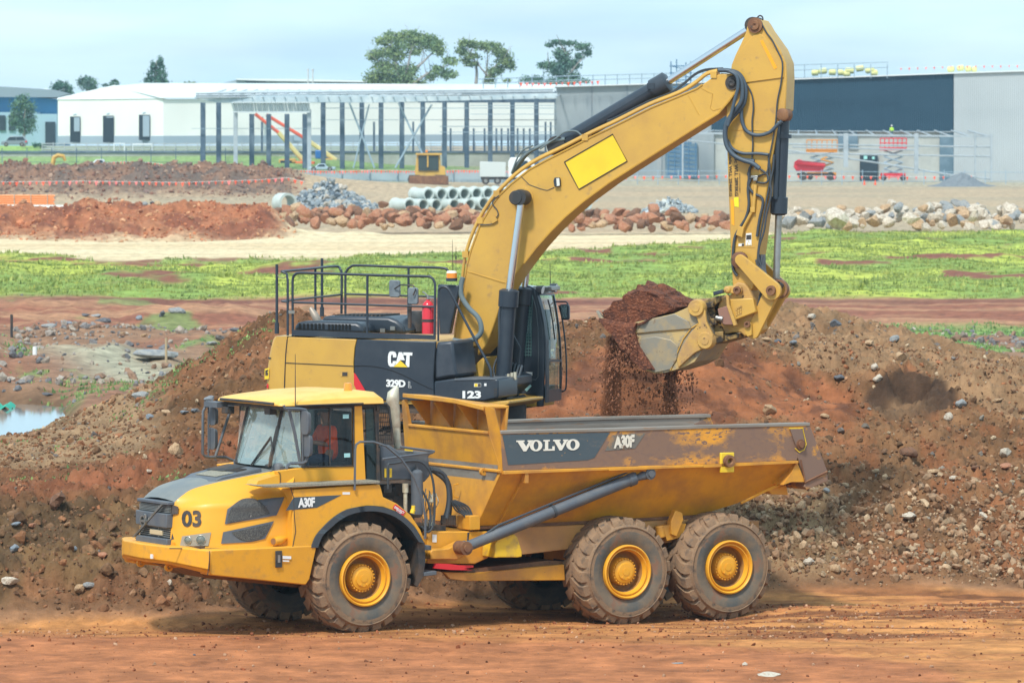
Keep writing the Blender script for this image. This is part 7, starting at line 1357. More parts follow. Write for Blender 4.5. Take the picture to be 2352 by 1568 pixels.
r = root_at('grey_warehouse', 1900, 780, 'huge unfinished warehouse with grey concrete panels and a dark charcoal upper wall', 'warehouse')
m = MB(); wprism(m, [(1278, 198), (1500, 192), (1640, 188), (1640, 420), (1278, 420)], 780.2, 40); put(m, 'concrete_wall', MCON, r)
for u in (1359, 1440, 1520): m = MB(); wbox(m, u, u + .8, 194, 420, 780.1, .1); put(m, 'panel_joint', MCOLS, r)
m = MB(); wprism(m, [(1634, 185), (1800, 180), (2190, 168), (2190, 303), (1634, 303)], 780.0, 30); put(m, 'dark_upper_wall', MCLD, r)
m = MB(); wbox(m, 1640, 2190, 303.5, 420, 780.7, 30); put(m, 'beige_lower_wall', MCONB, r)
m = MB(); wprism(m, [(2191, 168), (2500, 158), (2700, 152), (2700, 420), (2191, 420)], 779.9, 40); put(m, 'light_end_wall', MCLL, r)
m = MB(); wprism(m, [(1276, 198), (1640, 187), (2190, 167), (2700, 150.5), (2700, 153.5), (2190, 169.5), (1640, 190), (1276, 200.5)], 779.5, 42); put(m, 'parapet', WROOF, r)
m = MB(); wbox(m, 1975, 2016, 355, 418, 780.2, .3); put(m, 'doorway', MDKB, r)
m = MB(); wbox(m, 1984, 1992, 358, 366, 779.9, .2); wbox(m, 2003, 2009, 360, 366, 779.9, .2); put(m, 'door_glass', mat('cyan_glass', (.35, .75, .70), .3), r)
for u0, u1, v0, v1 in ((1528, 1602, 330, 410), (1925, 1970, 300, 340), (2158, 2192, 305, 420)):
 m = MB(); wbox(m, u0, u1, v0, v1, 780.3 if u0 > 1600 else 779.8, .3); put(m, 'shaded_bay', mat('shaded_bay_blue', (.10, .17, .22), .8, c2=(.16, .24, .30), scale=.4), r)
def scaffold(us, v0, v1, d, lab, nm='scaffold', rows_=6):
 rr = root_at(nm, us[0], d, lab, 'scaffold')
 for u in us: m = MB(); a, b = W(u, v1, d), W(u + random.uniform(-.5, .5), v0 + random.uniform(-4, 6), d); m.cyl(a, b, .09, n=5); put(m, 'standard', mat('scaffold_blue', (.06, .16, .28), .6), rr)
 m = MB()
 for k in range(rows_): v = v0 + 14 + (v1 - v0 - 20) * k / (rows_ - 1); wtube(m, [(us[0] - 3, v), (us[-1] + 3, v)], d, .09, 5); wtube(m, [(us[0], v), (us[-1], v + 10)], d + .4, .06, 4)
 put(m, 'ledgers', MATS['scaffold_blue'], rr)
scaffold((1541, 1554, 1575, 1586), 138, 335, 770, 'blue scaffold tower rising above the grey concrete wall beside the boom', rows_=12)
scaffold((1535, 1550, 1565, 1582, 1598), 325, 405, 770, 'blue scaffold bay standing against the foot of the grey concrete wall', rows_=7)
def flagline(name, pts, d, n, lab, colr, size=.35, grp=None, drop=.5):
 rr = empty(name, W(*pts[0], d), 0, lab, 'bunting', grp); m = MB(); wtube(m, pts, d, .02, 4); put(m, 'cord', WROOF, rr); lens = [0]
 for i in range(1, len(pts)): lens.append(lens[-1] + math.dist(pts[i], pts[i - 1]))
 for k in range(n):
  s_ = lens[-1] * (k + .5) / n; i = max(j for j in range(len(lens)) if lens[j] <= s_); i = min(i, len(pts) - 2); t_ = (s_ - lens[i]) / (lens[i + 1] - lens[i]); u = pts[i][0] + (pts[i + 1][0] - pts[i][0]) * t_; v = pts[i][1] + (pts[i + 1][1] - pts[i][1]) * t_
  p = W(u, v, d); q = MB(); s = size * random.uniform(.8, 1.2); a = random.uniform(-.6, .6); ca, sa = math.cos(a) * s, math.sin(a) * s; q.prism([p + Vector((-ca * .5, -sa * .5, 0)), p + Vector((ca * .5, sa * .5, 0)), p + Vector((0, random.uniform(-.1, .1), -s * 1.25))], (0, .02, 0)); put(q, 'flag', random.choice(colr), rr)
MF1 = mat('flag_orange', (.85, .10, .03), .7); MF2 = mat('flag_pink', (.85, .18, .16), .7)
r = root_at('roof_railing', 1300, 778, 'thin galvanised safety railing along the left part of the big warehouse roof', 'railing', z=W(1300, 196, 778).z); m = MB()
for dv in (-22, -12): wtube(m, [(1100, 204 + dv), (1300, 197 + dv), (1640, 188 + dv)], 778, .06, 4)
put(m, 'rails', MSTR, r)
for k in range(20): u = 1110 + 28 * k; m = MB(); vv = np.interp(u, [1100, 1640], [204, 188]); wtube(m, [(u, vv), (u, vv - 24)], 778, .07, 4); put(m, 'post', MSTR, r)
r = root_at('roof_railing', 1900, 776, 'thin galvanised safety railing above the dark upper wall of the big warehouse', 'railing', z=W(1900, 176, 776).z); m = MB()
for dv in (-30, -18): wtube(m, [(1806, 180 + dv), (2040, 173 + dv)], 776, .06, 4)
put(m, 'rails', MSTR, r)
for k in range(7): u = 1810 + 38 * k; m = MB(); wtube(m, [(u, 180), (u, 148)], 776, .07, 4); put(m, 'post', MSTR, r)
flagline('bunting', [(1190, 190), (1250, 191), (1380, 186)], 775, 14, 'row of small red flags on the roof railing beside the far right gum tree', [MF2, MF1], .45)
flagline('bunting', [(2060, 157), (2200, 152), (2352, 150), (2480, 148)], 775, 22, 'row of small pink flags strung above the light grey end wall', [MF2], .32)
MINS = mat('yellow_insulation', (.72, .70, .30), .9, c2=(.60, .56, .22), scale=1.5, bump=.4, bs=4, bd=.1)
k = 0
for u, v, wd in ((1872, 166, 14), (1890, 163, 16), (1912, 164, 14), (1930, 165, 12), (1952, 160, 18), (1975, 157, 16), (1998, 161, 18), (2008, 167, 14), (1945, 168, 14), (2184, 158, 14), (2206, 156, 14), (2224, 157, 12), (2238, 158, 10)):
 a, b = W(u - wd * .6, v + 2, 790), W(u + wd * .6, v + random.uniform(-1, 3), 790); m = MB(); m.tube([a, a.lerp(b, .12), b.lerp(a, .12), b], [.22, .45, .45, .22], 12)
 sp_ = 'on the roof edge above the dark wall' if u < 2100 else 'in the small row above the light end wall'
 o = m.build('insulation_roll', MINS, None, loc=tuple((a + b) / 2)); tag(o, 'yellow roll of insulation ' + sp_, 'insulation roll', 'insulation rolls above the dark wall' if u < 2100 else 'insulation rolls above the light wall')
r = root_at('canopy', 1950, 765, 'long flat galvanised canopy frame on posts in front of the dark warehouse wall', 'canopy frame')
m = MB(); wprism(m, [(1560, 303), (2280, 312), (2280, 316), (1560, 308)], 762, .5); wprism(m, [(1590, 299), (2200, 302), (2280, 310), (2280, 311.5), (2200, 304), (1590, 301)], 770, .4); [wtube(m, [(1570 + 44 * k, 305 + .6 * k, 762.2), (1600 + 39 * k, 300, 770)], 0, .12, 4) for k in range(17)]; put(m, 'roof_beam', MGALV, r)
for u, v1, w_ in ((1672, 385, 5), (1943, 384, 5.5), (2105, 400, 5), (2240, 418, 2), (2277, 420, 2.5), (1568, 410, 2)): m = MB(); wbox(m, u - w_, u + w_, 306, v1, 761.5, .4); put(m, 'post', MGALV, r)
m = MB()
for pts in ([(1568, 322), (1800, 345), (2000, 372), (2170, 400), (2276, 412)], [(1690, 330), (2277, 338)], [(1800, 352), (2277, 360)], [(1820, 338), (2105, 345)]): wtube(m, pts, 762, .14, 5)
put(m, 'struts', MGALV, r)
def person(name, u, v_feet, d, h, lab, shirt, pants, helmet=None, cat='person', lean=0.0, z=None):
 b = W(u, v_feet, d); root = empty(name, b, 0, lab, cat); s = h / 1.78
 m = MB(); P = lambda x, y, z_: Vector((x * s, y * s, z_ * s))
 m.tube([P(-.10, 0, 0), P(-.10, 0, .48), P(-.09, 0, .90), P(-.05, 0, 1.0), P(-.02, 0, 1.45), P(0, 0, 1.52), P(0, 0, 1.58)], [.06 * s, .075 * s, .10 * s, .14 * s, .17 * s, .07 * s, .055 * s], 10)
 m.tube([P(.10, 0, 0), P(.10, 0, .48), P(.09, 0, .90), P(.05, 0, 1.0)], [.06 * s, .075 * s, .10 * s, .13 * s], 10)
 for sx in (-1, 1): m.tube([P(.17 * sx, 0, 1.42), P(.25 * sx, -.03, 1.12), P(.22 * sx, -.18, .92)], [.06 * s, .045 * s, .035 * s], 8)
 m.lathe([(.02 * s, -.12 * s), (.075 * s, -.06 * s), (.09 * s, .02 * s), (.075 * s, .09 * s), (0, .12 * s)], P(0, 0, 1.68), (0, 0, 1), n=12)
 m.build('body', MSKIN, root, ang=80)
 m = MB(); m.tube([P(0, 0, .95), P(0, 0, 1.1), P(0, 0, 1.42), P(0, 0, 1.50)], [.16 * s, .17 * s, .20 * s, .09 * s], 12)
 for sx in (-1, 1): m.tube([P(.15 * sx, 0, 1.45), P(.26 * sx, -.03, 1.12), P(.25 * sx, -.08, 1.0)], [.08 * s, .065 * s, .06 * s], 8)
 m.build('shirt', shirt, root, ang=80)
 m = MB()
 for sx in (-1, 1): m.tube([P(.10 * sx, 0, .05), P(.10 * sx, 0, .5), P(.08 * sx, 0, .98)], [.085 * s, .10 * s, .14 * s], 10)
 m.build('trousers', pants, root, ang=80)
 if helmet: m = MB(); m.lathe([(.13 * s, 0), (.115 * s, .07 * s), (.07 * s, .12 * s), (0, .135 * s)], P(0, 0, 1.71), (0, 0, 1), n=14); m.build('helmet', helmet, root, ang=80)
 return root
person('person', 2048, 316, 768, 1.78, 'worker in a lime high visibility vest and white helmet standing behind the canopy roof', mat('lime_vest', (.45, .85, .05), .7), MCOLS, MWHT)
def scissor(u0, u1, v0, v1, vb, d, colr, lab):
 rr = root_at('scissor_lift', (u0 + u1) / 2, d, lab, 'lift'); cm_ = mat(colr[0], colr[1], .5); m = MB()
 for v in (v0, (v0 + v1) / 2, v1): wtube(m, [(u0, v), (u1, v)], d, .09, 5); wtube(m, [(u0, v), (u1, v)], d + 2, .09, 5)
 n = 6
 for k in range(n + 1): u = u0 + (u1 - u0) * k / n; wtube(m, [(u, v0), (u, v1)], d, .08, 5)
 put(m, 'guard_rail', cm_, rr); m = MB(); wbox(m, u0, u1, v1 - 1, v1 + 6, d, 2.2); put(m, 'platform', cm_, rr); m = MB(); n = 4
 for k in range(n):
  va = v1 + 6 + (vb - v1 - 6) * k / n; vb_ = v1 + 6 + (vb - v1 - 6) * (k + 1) / n; wtube(m, [(u0 + 8, va), (u1 - 8, vb_)], d + .6, .12, 5); wtube(m, [(u1 - 8, va), (u0 + 8, vb_)], d + .9, .12, 5)
 put(m, 'scissor_arms', MSTR, rr); m = MB(); wbox(m, u0 + 2, u1 - 2, vb - 4, vb + 6, d, 2.2); put(m, 'chassis', cm_, rr)
 for u in (u0 + 8, u1 - 8): m = MB(); p = W(u, vb + 7, d); m.cyl(p, p + Vector((0, .4, 0)), .42, n=14); put(m, 'wheel', MDK, rr)
scissor(1853, 1923, 322, 344, 400, 774, ('lift_orange', (.70, .26, .03)), 'orange scissor lift raised under the canopy frame, left of the dark doorway')
scissor(2022, 2082, 318, 340, 402, 774, ('lift_red', (.70, .03, .05)), 'red scissor lift raised under the canopy frame, right of the dark doorway')
r = root_at('boom_lift', 1865, 764, 'red wheeled boom lift parked low in front of the beige wall', 'lift'); MR2 = mat('lift_red_body', (.72, .03, .05), .4)
m = MB(); wprism(m, [(1826, 372), (1836, 366), (1870, 378), (1893, 384), (1890, 395), (1830, 393), (1824, 384)], 764, 2); put(m, 'engine_cover', MR2, r, bev=.05); m = MB(); wtube(m, [(1830, 373), (1895, 380)], 763.8, .35, 8); put(m, 'boom', MR2, r)
m = MB(); wtube(m, [(1893, 382), (1915, 374), (1885, 366), (1900, 360)], 764, .15, 6); put(m, 'jib', mat('jib_orange', (.75, .35, .05), .5), r)
m = MB(); wbox(m, 1832, 1915, 398, 404, 764.2, 1.8); put(m, 'chassis', MDK, r)
for u in (1845, 1908): m = MB(); p = W(u, 405, 763.8); m.cyl(p, p + Vector((0, .5, 0)), .62, n=16); w1_ = put(m, 'wheel', MDK, r)
r = root_at('site_fence', 1900, 745, 'temporary mesh fence of thin posts along the foot of the big warehouse', 'fence'); m = MB(); wtube(m, [(1360, 392), (2352, 396), (2500, 396)], 745, .04, 4); wtube(m, [(1360, 414), (2352, 418), (2500, 418)], 745, .04, 4); put(m, 'wire', MSTR, r)
for k in range(24): u = 1370 + 47 * k; m = MB(); wtube(m, [(u, 390), (u, 424)], 745, .06, 5); put(m, 'post', MSTR, r)
flagline('bunting', [(1365, 404), (1500, 405), (1700, 402), (1900, 404), (2100, 406), (2240, 404)], 744, 42, 'string of orange flags on the temporary fence in front of the big warehouse', [MF1, MF2], .42)
flagline('bunting', [(0, 440 - 22), (200, 416), (420, 419), (600, 413), (660, 408), (700, 418)], 676, 46, 'string of orange flags hung along the front of the far earth bank', [MF1, MF1, MF2], .42)
flagline('bunting', [(-5, 392), (60, 394), (160, 386), (260, 372), (320, 371), (400, 380), (460, 384)], 712, 60, 'string of red flags along the crest of the far earth bank', [MF2, MF1], .34)
flagline('bunting', [(670, 391), (760, 393), (860, 391), (960, 393), (1060, 391), (1160, 393), (1240, 391)], 741, 90, 'dense string of red flags along the top of the low hoarding', [MF1, MF2], .36)
for k, (u, v) in enumerate(((745, 414), (2232, 404), (2245, 406))):
 pass
def cone_at(u, v, d, lab):
 p = gpt(u, d); rr = empty('traffic_cone', p, 0, lab, 'traffic cone', 'traffic cones at the foot of the warehouse'); m = MB(); m.lathe([(.17, .05), (.03, .72), (0, .72)], (0, 0, 0), (0, 0, 1), n=12); m.build('cone', MF1, rr); m = MB(); m.box(-.2, .2, -.2, .2, 0, .05); m.build('base', MF1, rr)
for u, w_ in ((1985, 'left of the dark doorway'), (2010, 'in front of the dark doorway'), (2190, 'at the corner of the light end wall')): cone_at(u, 0, 742, 'small orange traffic cone ' + w_)
def crane(base, arm, d, lab, cols2):
 rr = root_at('telescopic_lift', base[0], d, lab, 'lift'); m = MB(); wbox(m, base[0] - 34, base[0] + 22, 371, 384, d, 3); put(m, 'chassis', mat('crane_orange', (.80, .16, .05), .5), rr, bev=.1)
 m = MB(); wprism(m, [(base[0] - 60, 366), (base[0] - 22, 364), (base[0] - 18, 386), (base[0] - 58, 386)], d, 2.4); cb = put(m, 'cab', mat('crane_cab', (.62, .36, .10), .5), rr, bev=.1); m = MB(); wbox(m, base[0] - 56, base[0] - 30, 369, 379, d - .05, .05); put(m, 'window', MDKB, rr)
 for u in (-52, -30, 4, 20): m = MB(); p = W(base[0] + u, 387, d - .1); m.cyl(p, p + Vector((0, .5, 0)), .55, n=14); put(m, 'wheel', MDK, rr)
 n = len(arm)
 for k in range(n - 1): m = MB(); wtube(m, [arm[k], arm[k + 1]], d + 1, .34 - .08 * k, 6); put(m, 'arm_section', cols2[k], rr)
MAY = mat('arm_yellow', (.70, .58, .25), .5)
crane((700, 375), [(700, 372), (640, 305), (586, 262)], 786, 'yellow and red telescopic lift reaching up to the left among the frame columns', [MAY, mat('arm_red', (.78, .12, .06), .5)])
crane((785, 378), [(772, 368), (700, 318), (612, 264)], 796, 'second telescopic lift with its boom down to the right behind the frame columns', [MAY, MATS['arm_red']])
m = MB(); wbox(m, 724, 748, 345, 365, 783, 2.5); o = m.build('blue_cabin', mat('cabin_blue', (.03, .16, .45), .4), None, bev=.15, loc=tuple(W(736, 365, 783))); tag(o, 'small bright blue cabin between the frame columns', 'cabin')
def vehicle(name, u0, u1, vt, vb, d, lab, cat, colr, kind):
 rr = empty(name, W((u0 + u1) / 2, vb, d), 0, lab, cat); L_ = u1 - u0; h = vb - vt; cm_ = mat(*colr)
 def U(f): return u0 + L_ * f
 def Vv(f): return vb - h * f
 if kind == 'wagon':
  body_ = [(0, .28), (.02, .5), (.18, .56), (.30, .92), (.38, 1), (.86, 1), (.97, .62), (1, .5), (.99, .2), (0.01, .2)]; m = MB(); wprism(m, [(U(a), Vv(b)) for a, b in body_], d, 1.8); put(m, 'body', cm_, rr, bev=.08)
  m = MB(); wprism(m, [(U(a), Vv(b)) for a, b in [(.22, .6), (.33, .92), (.58, .92), (.58, .6)]], d - .02, .03); put(m, 'window', MDKB, rr); m = MB(); wprism(m, [(U(a), Vv(b)) for a, b in [(.60, .6), (.60, .92), (.84, .92), (.92, .62)]], d - .02, .03); put(m, 'window', MDKB, rr)
  m = MB(); wbox(m, U(.93), U(.99), Vv(.55), Vv(.42), d - .03, .05); put(m, 'tail_lamp', MRED, rr)
  wh = (.2, .8); wr = .33
 if kind == 'tipper':
  m = MB(); wprism(m, [(U(a), Vv(b)) for a, b in [(0, .28), (0, .85), (.44, .82), (.44, .28)]], d, 2.4); put(m, 'tray', cm_, rr, bev=.05); m = MB(); wprism(m, [(U(a), Vv(b)) for a, b in [(.48, .25), (.48, .85), (.52, 1.0), (.82, 1.0), (.94, .7), (.97, .25)]], d, 2.4); cb = put(m, 'cab', mat('truck_white', (.70, .73, .72), .4), rr, bev=.1)
  m = MB(); wprism(m, [(U(a), Vv(b)) for a, b in [(.66, .55), (.66, .88), (.80, .88), (.90, .58)]], d - .03, .04); put(m, 'window', MDKB, rr); m = MB(); wbox(m, U(.02), U(.95), Vv(.28), Vv(.18), d + .2, 2.0); put(m, 'chassis', MDK, rr); wh = (.1, .3, .78); wr = .5
 if kind == 'ute':
  m = MB(); wprism(m, [(U(a), Vv(b)) for a, b in [(0, .25), (.02, .55), (.25, .62), (.38, .98), (.62, 1), (.68, .6), (1, .58), (1, .25)]], d, 1.9); put(m, 'body', cm_, rr, bev=.08); m = MB(); wprism(m, [(U(a), Vv(b)) for a, b in [(.32, .62), (.42, .92), (.60, .92), (.63, .62)]], d - .02, .03); put(m, 'window', MDKB, rr); wh = (.2, .8); wr = .36
 for f in wh:
  m = MB(); p = W(U(f), vb, d - .05); p.z += wr; m.cyl(p, p + Vector((0, .3, 0)), wr, n=16); wo = put(m, 'wheel', MDK, rr); m = MB(); m.cyl(p - Vector((0, .02, 0)), p, wr * .5, n=12); put(m, 'hubcap', MSTEEL, rr)
 return rr
vehicle('parked_car', 2, 62, 313, 337, 806, 'grey station wagon parked under the green tree at the far left', 'car', ('car_grey', (.20, .24, .27), .25), 'wagon')
vehicle('tipper_truck', 1102, 1238, 362, 424, 716, 'white tipper truck parked beside the low hoarding, just left of the boom', 'truck', ('tray_white', (.55, .60, .58), .5), 'tipper')
vehicle('utility_truck', 195, 262, 366, 388, 716, 'small white utility vehicle behind the crest of the far earth bank', 'vehicle', ('ute_white', (.60, .66, .68), .4), 'ute')
vehicle('utility_truck', 708, 770, 376, 394, 760, 'pale blue grey utility vehicle parked behind the low hoarding', 'vehicle', ('ute_grey', (.36, .46, .52), .4), 'ute')
r = root_at('bulldozer', 990, 712, 'yellow bulldozer with a boxy cab working by the low hoarding', 'bulldozer'); MBD = mat('dozer_yellow', (.62, .38, .07), .6, c2=(.45, .28, .08), scale=1)
m = MB(); wprism(m, [(957, 355), (1010, 355), (1012, 380), (1022, 384), (1025, 420), (955, 420), (953, 395)], 712, 2.2); put(m, 'body', MBD, r, bev=.05); m = MB(); wbox(m, 961, 1007, 358, 392, 711.8, .2); put(m, 'cab_window', mat('dozer_glass', (.03, .05, .05), .4), r); m = MB(); wbox(m, 955, 1014, 352, 356, 711.5, 2.8); put(m, 'cab_roof', MBD, r); m = MB(); wbox(m, 981, 984, 355, 384, 711.6, .2); put(m, 'cab_pillar', MBD, r)
for u in (952, 1012): m = MB(); wprism(m, [(u - 12, 402), (u + 12, 402), (u + 16, 412), (u + 12, 424), (u - 12, 424), (u - 16, 412)], 711.5, .6); put(m, 'track', MTRK, r)
m = MB(); wbox(m, 940, 1030, 404, 424, 710.5, .4); put(m, 'blade', MRUST, r, bev=.05)
m = MB(); p = W(980, 350, 712.5); m.cyl(p, p + Vector((0, 0, .3)), .15, n=10); put(m, 'beacon', MAMB, r)
r = root_at('small_excavator', 132, 715, 'small yellow excavator arm showing above the far earth bank', 'excavator'); m = MB(); m.tube([W(120, 384, 715), W(124, 362, 715), W(133, 357, 715), W(146, 359, 715), W(150, 370, 715)], [.3, .32, .3, .26, .2], 8); put(m, 'arm', MBD, r); m = MB(); wprism(m, [(112, 380), (122, 380), (124, 392), (112, 392)], 715, .8); put(m, 'bucket', MBD, r); m = MB(); wbox(m, 140, 168, 386, 404, 716, 2); put(m, 'house', MBD, r, bev=.1)
m = MB(); wprism(m, [(1895, 424), (1950, 415), (2110, 413), (2160, 410), (2240, 420), (2300, 424)], 738, 6) if False else None
g_ = []
for i in range(25):
 r_ = []
 for j in range(13):
  u = 2130 + 185 * i / 24; d = 728 + 12 * j / 12; hgt = 1.7 * math.exp(-((u - 2208) / 42) ** 2) * math.sin(math.pi * j / 12) * (1 + .15 * random.random()); p = gpt(u, d); r_.append((p.x, p.y, p.z - .05 + hgt))
 g_.append(r_)
m = MB(); m.grid(g_); o = m.build('gravel_heap', mat('blue_gravel', (.17, .19, .20), .9, c2=(.12, .135, .15), scale=2), None, ang=0); tag(o, 'low smooth heap of blue grey gravel near the light end wall', 'gravel heap')
MPIPE = mat('new_concrete', (.50, .56, .52), .75, c2=(.40, .45, .42), scale=1.2, lo=.4, hi=.65)
pm = MB(); L_ = 2.9; ro, ri = .62, .49
pm.lathe([(ri, 0), (ro, 0), (ro, L_ - .3), (ro + .1, L_ - .2), (ro + .1, L_), (ri + .02, L_), (ri, L_ - .01), (ri, 0)], (0, 0, 0), (0, 1, 0), n=32)
pipe0 = pm.build('concrete_pipe', MPIPE, None, ang=40); first = [True]
def pipe(u, v, d, rz, lab, z=None, sc=1.0):
 o = pipe0 if first[0] else pipe0.copy()
 if not first[0]: COL.objects.link(o)
 first[0] = False; p = W(u, v, d); o.location = p; o.rotation_euler = (0, 0, rz); o.scale = (sc,) * 3; tag(o, lab, 'pipe', 'stacked concrete pipes')
dP = 520
i = 0; names = ['leftmost', 'second from the left', 'third from the left', 'fourth from the left', 'fifth from the left', 'sixth from the left', 'seventh from the left']
for k, u in enumerate((941, 973, 1003, 1044, 1080, 1112, 1142)):
 pipe(u, 471 - (4 if k > 4 else 0), dP + k * .6, .55, 'pale concrete pipe in the front row of the stack, ' + names[k])
for k, u in enumerate((985, 1015, 1041, 1068, 1096, 1122, 1150, 1170)):
 pipe(u, 447 - k * .5, dP + 2.5 + k * .6, .55, 'pale concrete pipe in the upper row of the stack, ' + (names + ['rightmost'])[k])
for k, (u, v) in enumerate(((1348, 470), (1335, 480), (1365, 450), (1372, 440), (1320, 486))): pipe(u, v, dP + 3 * k, .55, 'pale concrete pipe right of the boom, ' + ['in the middle', 'second lowest', 'second highest', 'highest', 'lowest'][k])
m = MB(); m.lathe([(.72, 0), (.95, 0), (.95, 1.7), (.72, 1.7), (.72, 0)], (0, 0, 0), (0, 1, 0), n=32); o = m.build('concrete_ring', MPIPE, None, ang=40); o.location = W(662, 466, 505); o.rotation_euler = (0, 0, .5); tag(o, 'single short concrete pipe ring lying left of the grey stone pile', 'pipe')
r = empty('pipe_bundle', W(60, 470, 545), 0, 'strapped bundle of orange plastic pipes at the left edge', 'pipe bundle'); mo = mat('orange_pipe', (.80, .26, .06), .45)
for i in range(5):
 for j in range(3):
  v = 450 + i * 4.6; a, b = W(-40 if i % 2 else -44, v, 545 + j * .25), W(126 - (i % 2) * 3, v, 545 + j * .25); m = MB(); m.cyl(a, b, .11, n=8); put(m, 'pipe', mo, r)
for u in (-10, 32, 70, 108): m = MB(); wbox(m, u, u + 1.2, 446, 471, 544.8, .9); put(m, 'strap', MPALE, r)
m = MB(); a, b = W(-40, 474, 538), W(176, 476, 538); m.cyl(a, b, .20, n=12); o = m.build('white_pipe', mat('white_pipe_m', (.68, .72, .66), .5), None, loc=tuple(a)); tag(o, 'long white pipe lying behind the front earth bank', 'pipe')
def pile(name, u0, u1, vt, vb, d, n, size, color_list, lab, cat, skew=0.5):
 us = []; ds = []; zz_ = []; ss = []; p0 = G(u0, vb, 0)
 for k in range(n):
  f = RNG.beta(2, 2); u = u0 + (u1 - u0) * f; t = 1 - abs(2 * (f - skew) / (1 if True else 1)); hmax = (vb - vt) / F * d * max(.05, 1 - abs(f - skew) / max(skew, 1 - skew)) ** .8; dd = d + RNG.uniform(-1.5, 1.5) * 2; h = hmax * (1 - abs(dd - d) / 3.4) * RNG.uniform(.55, 1.0)
  us.append(u); ds.append(dd - h * .2); zz_.append(h)
 us, ds, zz_ = map(np.array, (us, ds, zz_)); z = gh(us, ds) + zz_; sz = RNG.gamma(3, size / 3, n).clip(size * .4, size * 2.4)
 base_ = MB(); q_ = []
 return scatter(name, us, ds, sz, pick_colors(n, color_list, .12), RS0, RF0, zoff=z, label=lab, cat=cat)
pile('stone_pile', 665, 875, 405, 484, 512, 2600, .26, [(140, 150, 156), (166, 172, 172), (110, 122, 132), (180, 170, 156), (150, 156, 158)], 'tall heap of grey broken stone beside the stacked concrete pipes', 'stone pile', .42)
pile('stone_pile', 1470, 1605, 452, 492, 505, 700, .2, [(160, 168, 170), (140, 150, 156), (186, 188, 180)], 'small heap of pale grey stone seen under the boom behind the red boulders', 'stone pile', .5)
def brow(n, u0, u1, vb, vt, cols_, lab, grp, sz, dense=1.0):
 for k in range(n):
  u = u0 + (u1 - u0) * (k + RNG.uniform(-.4, .4)) / n; lv = RNG.random(); d = H * F / (vb - HOR) + lv * 6; s = sz * RNG.uniform(.6, 1.35); hmax = (vb - vt) / F * d
  z = lv * hmax * .72
  stone('boulder', u, d=d, r=s, color=cols_[RNG.integers(0, len(cols_))], label=lab, group=grp, cat='boulder', base=z, sink=.2)
def named_boulder(u, v, rpx, d, color, lab, flat=.9, wide=1.1):
 r_ = rpx * d / F; p = W(u, v, d); o = stone('boulder', u, d=d, r=r_, color=color, label=lab, cat='boulder', flat=flat, wide=wide, base=p.z - r_ * flat * .45)
brow(115, 640, 1110, 528, 480, ['red', 'red', 'tan', 'brown'], 'rusty brown boulder heaped with others between the pale road and the concrete pipes', 'red boulders left of the boom', .60)
brow(90, 1262, 1680, 532, 484, ['red', 'red', 'brown', 'tan'], 'rusty brown boulder heaped with others behind the grass, between boom and stick', 'red boulders right of the boom', .58)
brow(125, 1795, 2352, 530, 480, ['white', 'white', 'grey', 'tan'], 'pale quarry stone heaped with others behind the grass at the right', 'pale boulders at the right', .62)
brow(30, 2030, 2340, 508, 466, ['white', 'grey'], 'pale quarry stone on top of the heap at the far right', 'pale boulders at the top right', .55)
for q in ((1928, 500, 38, 402, 'white', 'largest pale boulder, rounded, right of the excavator stick'), (2092, 505, 24, 404, 'white', 'big flat pale boulder near the middle of the right hand row'), (2120, 478, 16, 408, 'tan', 'tall tan block standing on top of the right hand boulder row'), (2062, 478, 20, 408, 'grey', 'wide grey slab on top of the right hand boulder row'), (2235, 497, 22, 404, 'white', 'cracked pale block near the right end of the boulder row'), (2310, 505, 18, 403, 'tan', 'tan boulder at the far right end of the row'),
          (1326, 500, 26, 402, 'red', 'largest rusty red boulder, directly under the middle of the boom'), (1555, 500, 22, 403, 'brown', 'wide brown boulder left of the excavator stick'), (1498, 498, 20, 403, 'red', 'rounded red boulder in the row below the small grey stone heap'), (1560, 516, 17, 400, 'red', 'red boulder at the foot of the row left of the stick'),
          (812, 514, 20, 402, 'red', 'big rusty boulder at the foot of the left row, below the grey stone pile'), (775, 488, 22, 404, 'red', 'dark rusty boulder below the tall grey stone pile'), (705, 488, 18, 404, 'red', 'rounded rusty boulder right of the single concrete ring'), (640, 500, 26, 402, 'tan', 'large sandy boulder at the right end of the front earth bank'), (880, 470, 14, 410, 'brown', 'brown block leaning at the right foot of the grey stone pile')): named_boulder(q[0], q[1], q[2], q[3], q[4], q[5])
for k, (u, v, c_, rr_) in enumerate(((250, 478, 'white', 12), (258, 472, 'tan', 12), (305, 470, 'white', 12), (335, 468, 'grey', 12), (350, 466, 'dark', 8), (365, 468, 'tan', 16), (520, 470, 'tan', 14), (530, 478, 'grey', 12))): named_boulder(u, v, rr_, 392, c_, ['pale broken slab on the earth bank, leftmost of those on its crest', 'tan slab leaning beside the leftmost slab on the earth bank', 'pale chunk on the crest of the earth bank, right of the two slabs', 'grey chunk near the middle of the earth bank crest', 'small dark chunk on the earth bank crest beside the big tan lump', 'big tan lump on the crest of the earth bank', 'tan rock on the right part of the earth bank crest', 'grey rock tucked below the tan rock on the right part of the crest'][k], flat=.6, wide=.8)
def leafmat(name, c, c2):
 m = mat(name, c, .75, c2=c2, scale=.35, lo=.4, hi=.62, c3=tuple(x * .6 for x in c), s3=1.2, lo3=.5, hi3=.62); return m
ML1 = leafmat('gum_leaves', (.13, .215, .10), (.26, .33, .12)); ML2 = leafmat('dark_conifer_leaves', (.045, .14, .10), (.08, .19, .10)); ML3 = leafmat('teal_leaves', (.07, .17, .13), (.14, .25, .14)); MBARK = mat('pale_bark', (.32, .30, .27), .8, c2=(.20, .18, .16), scale=2)
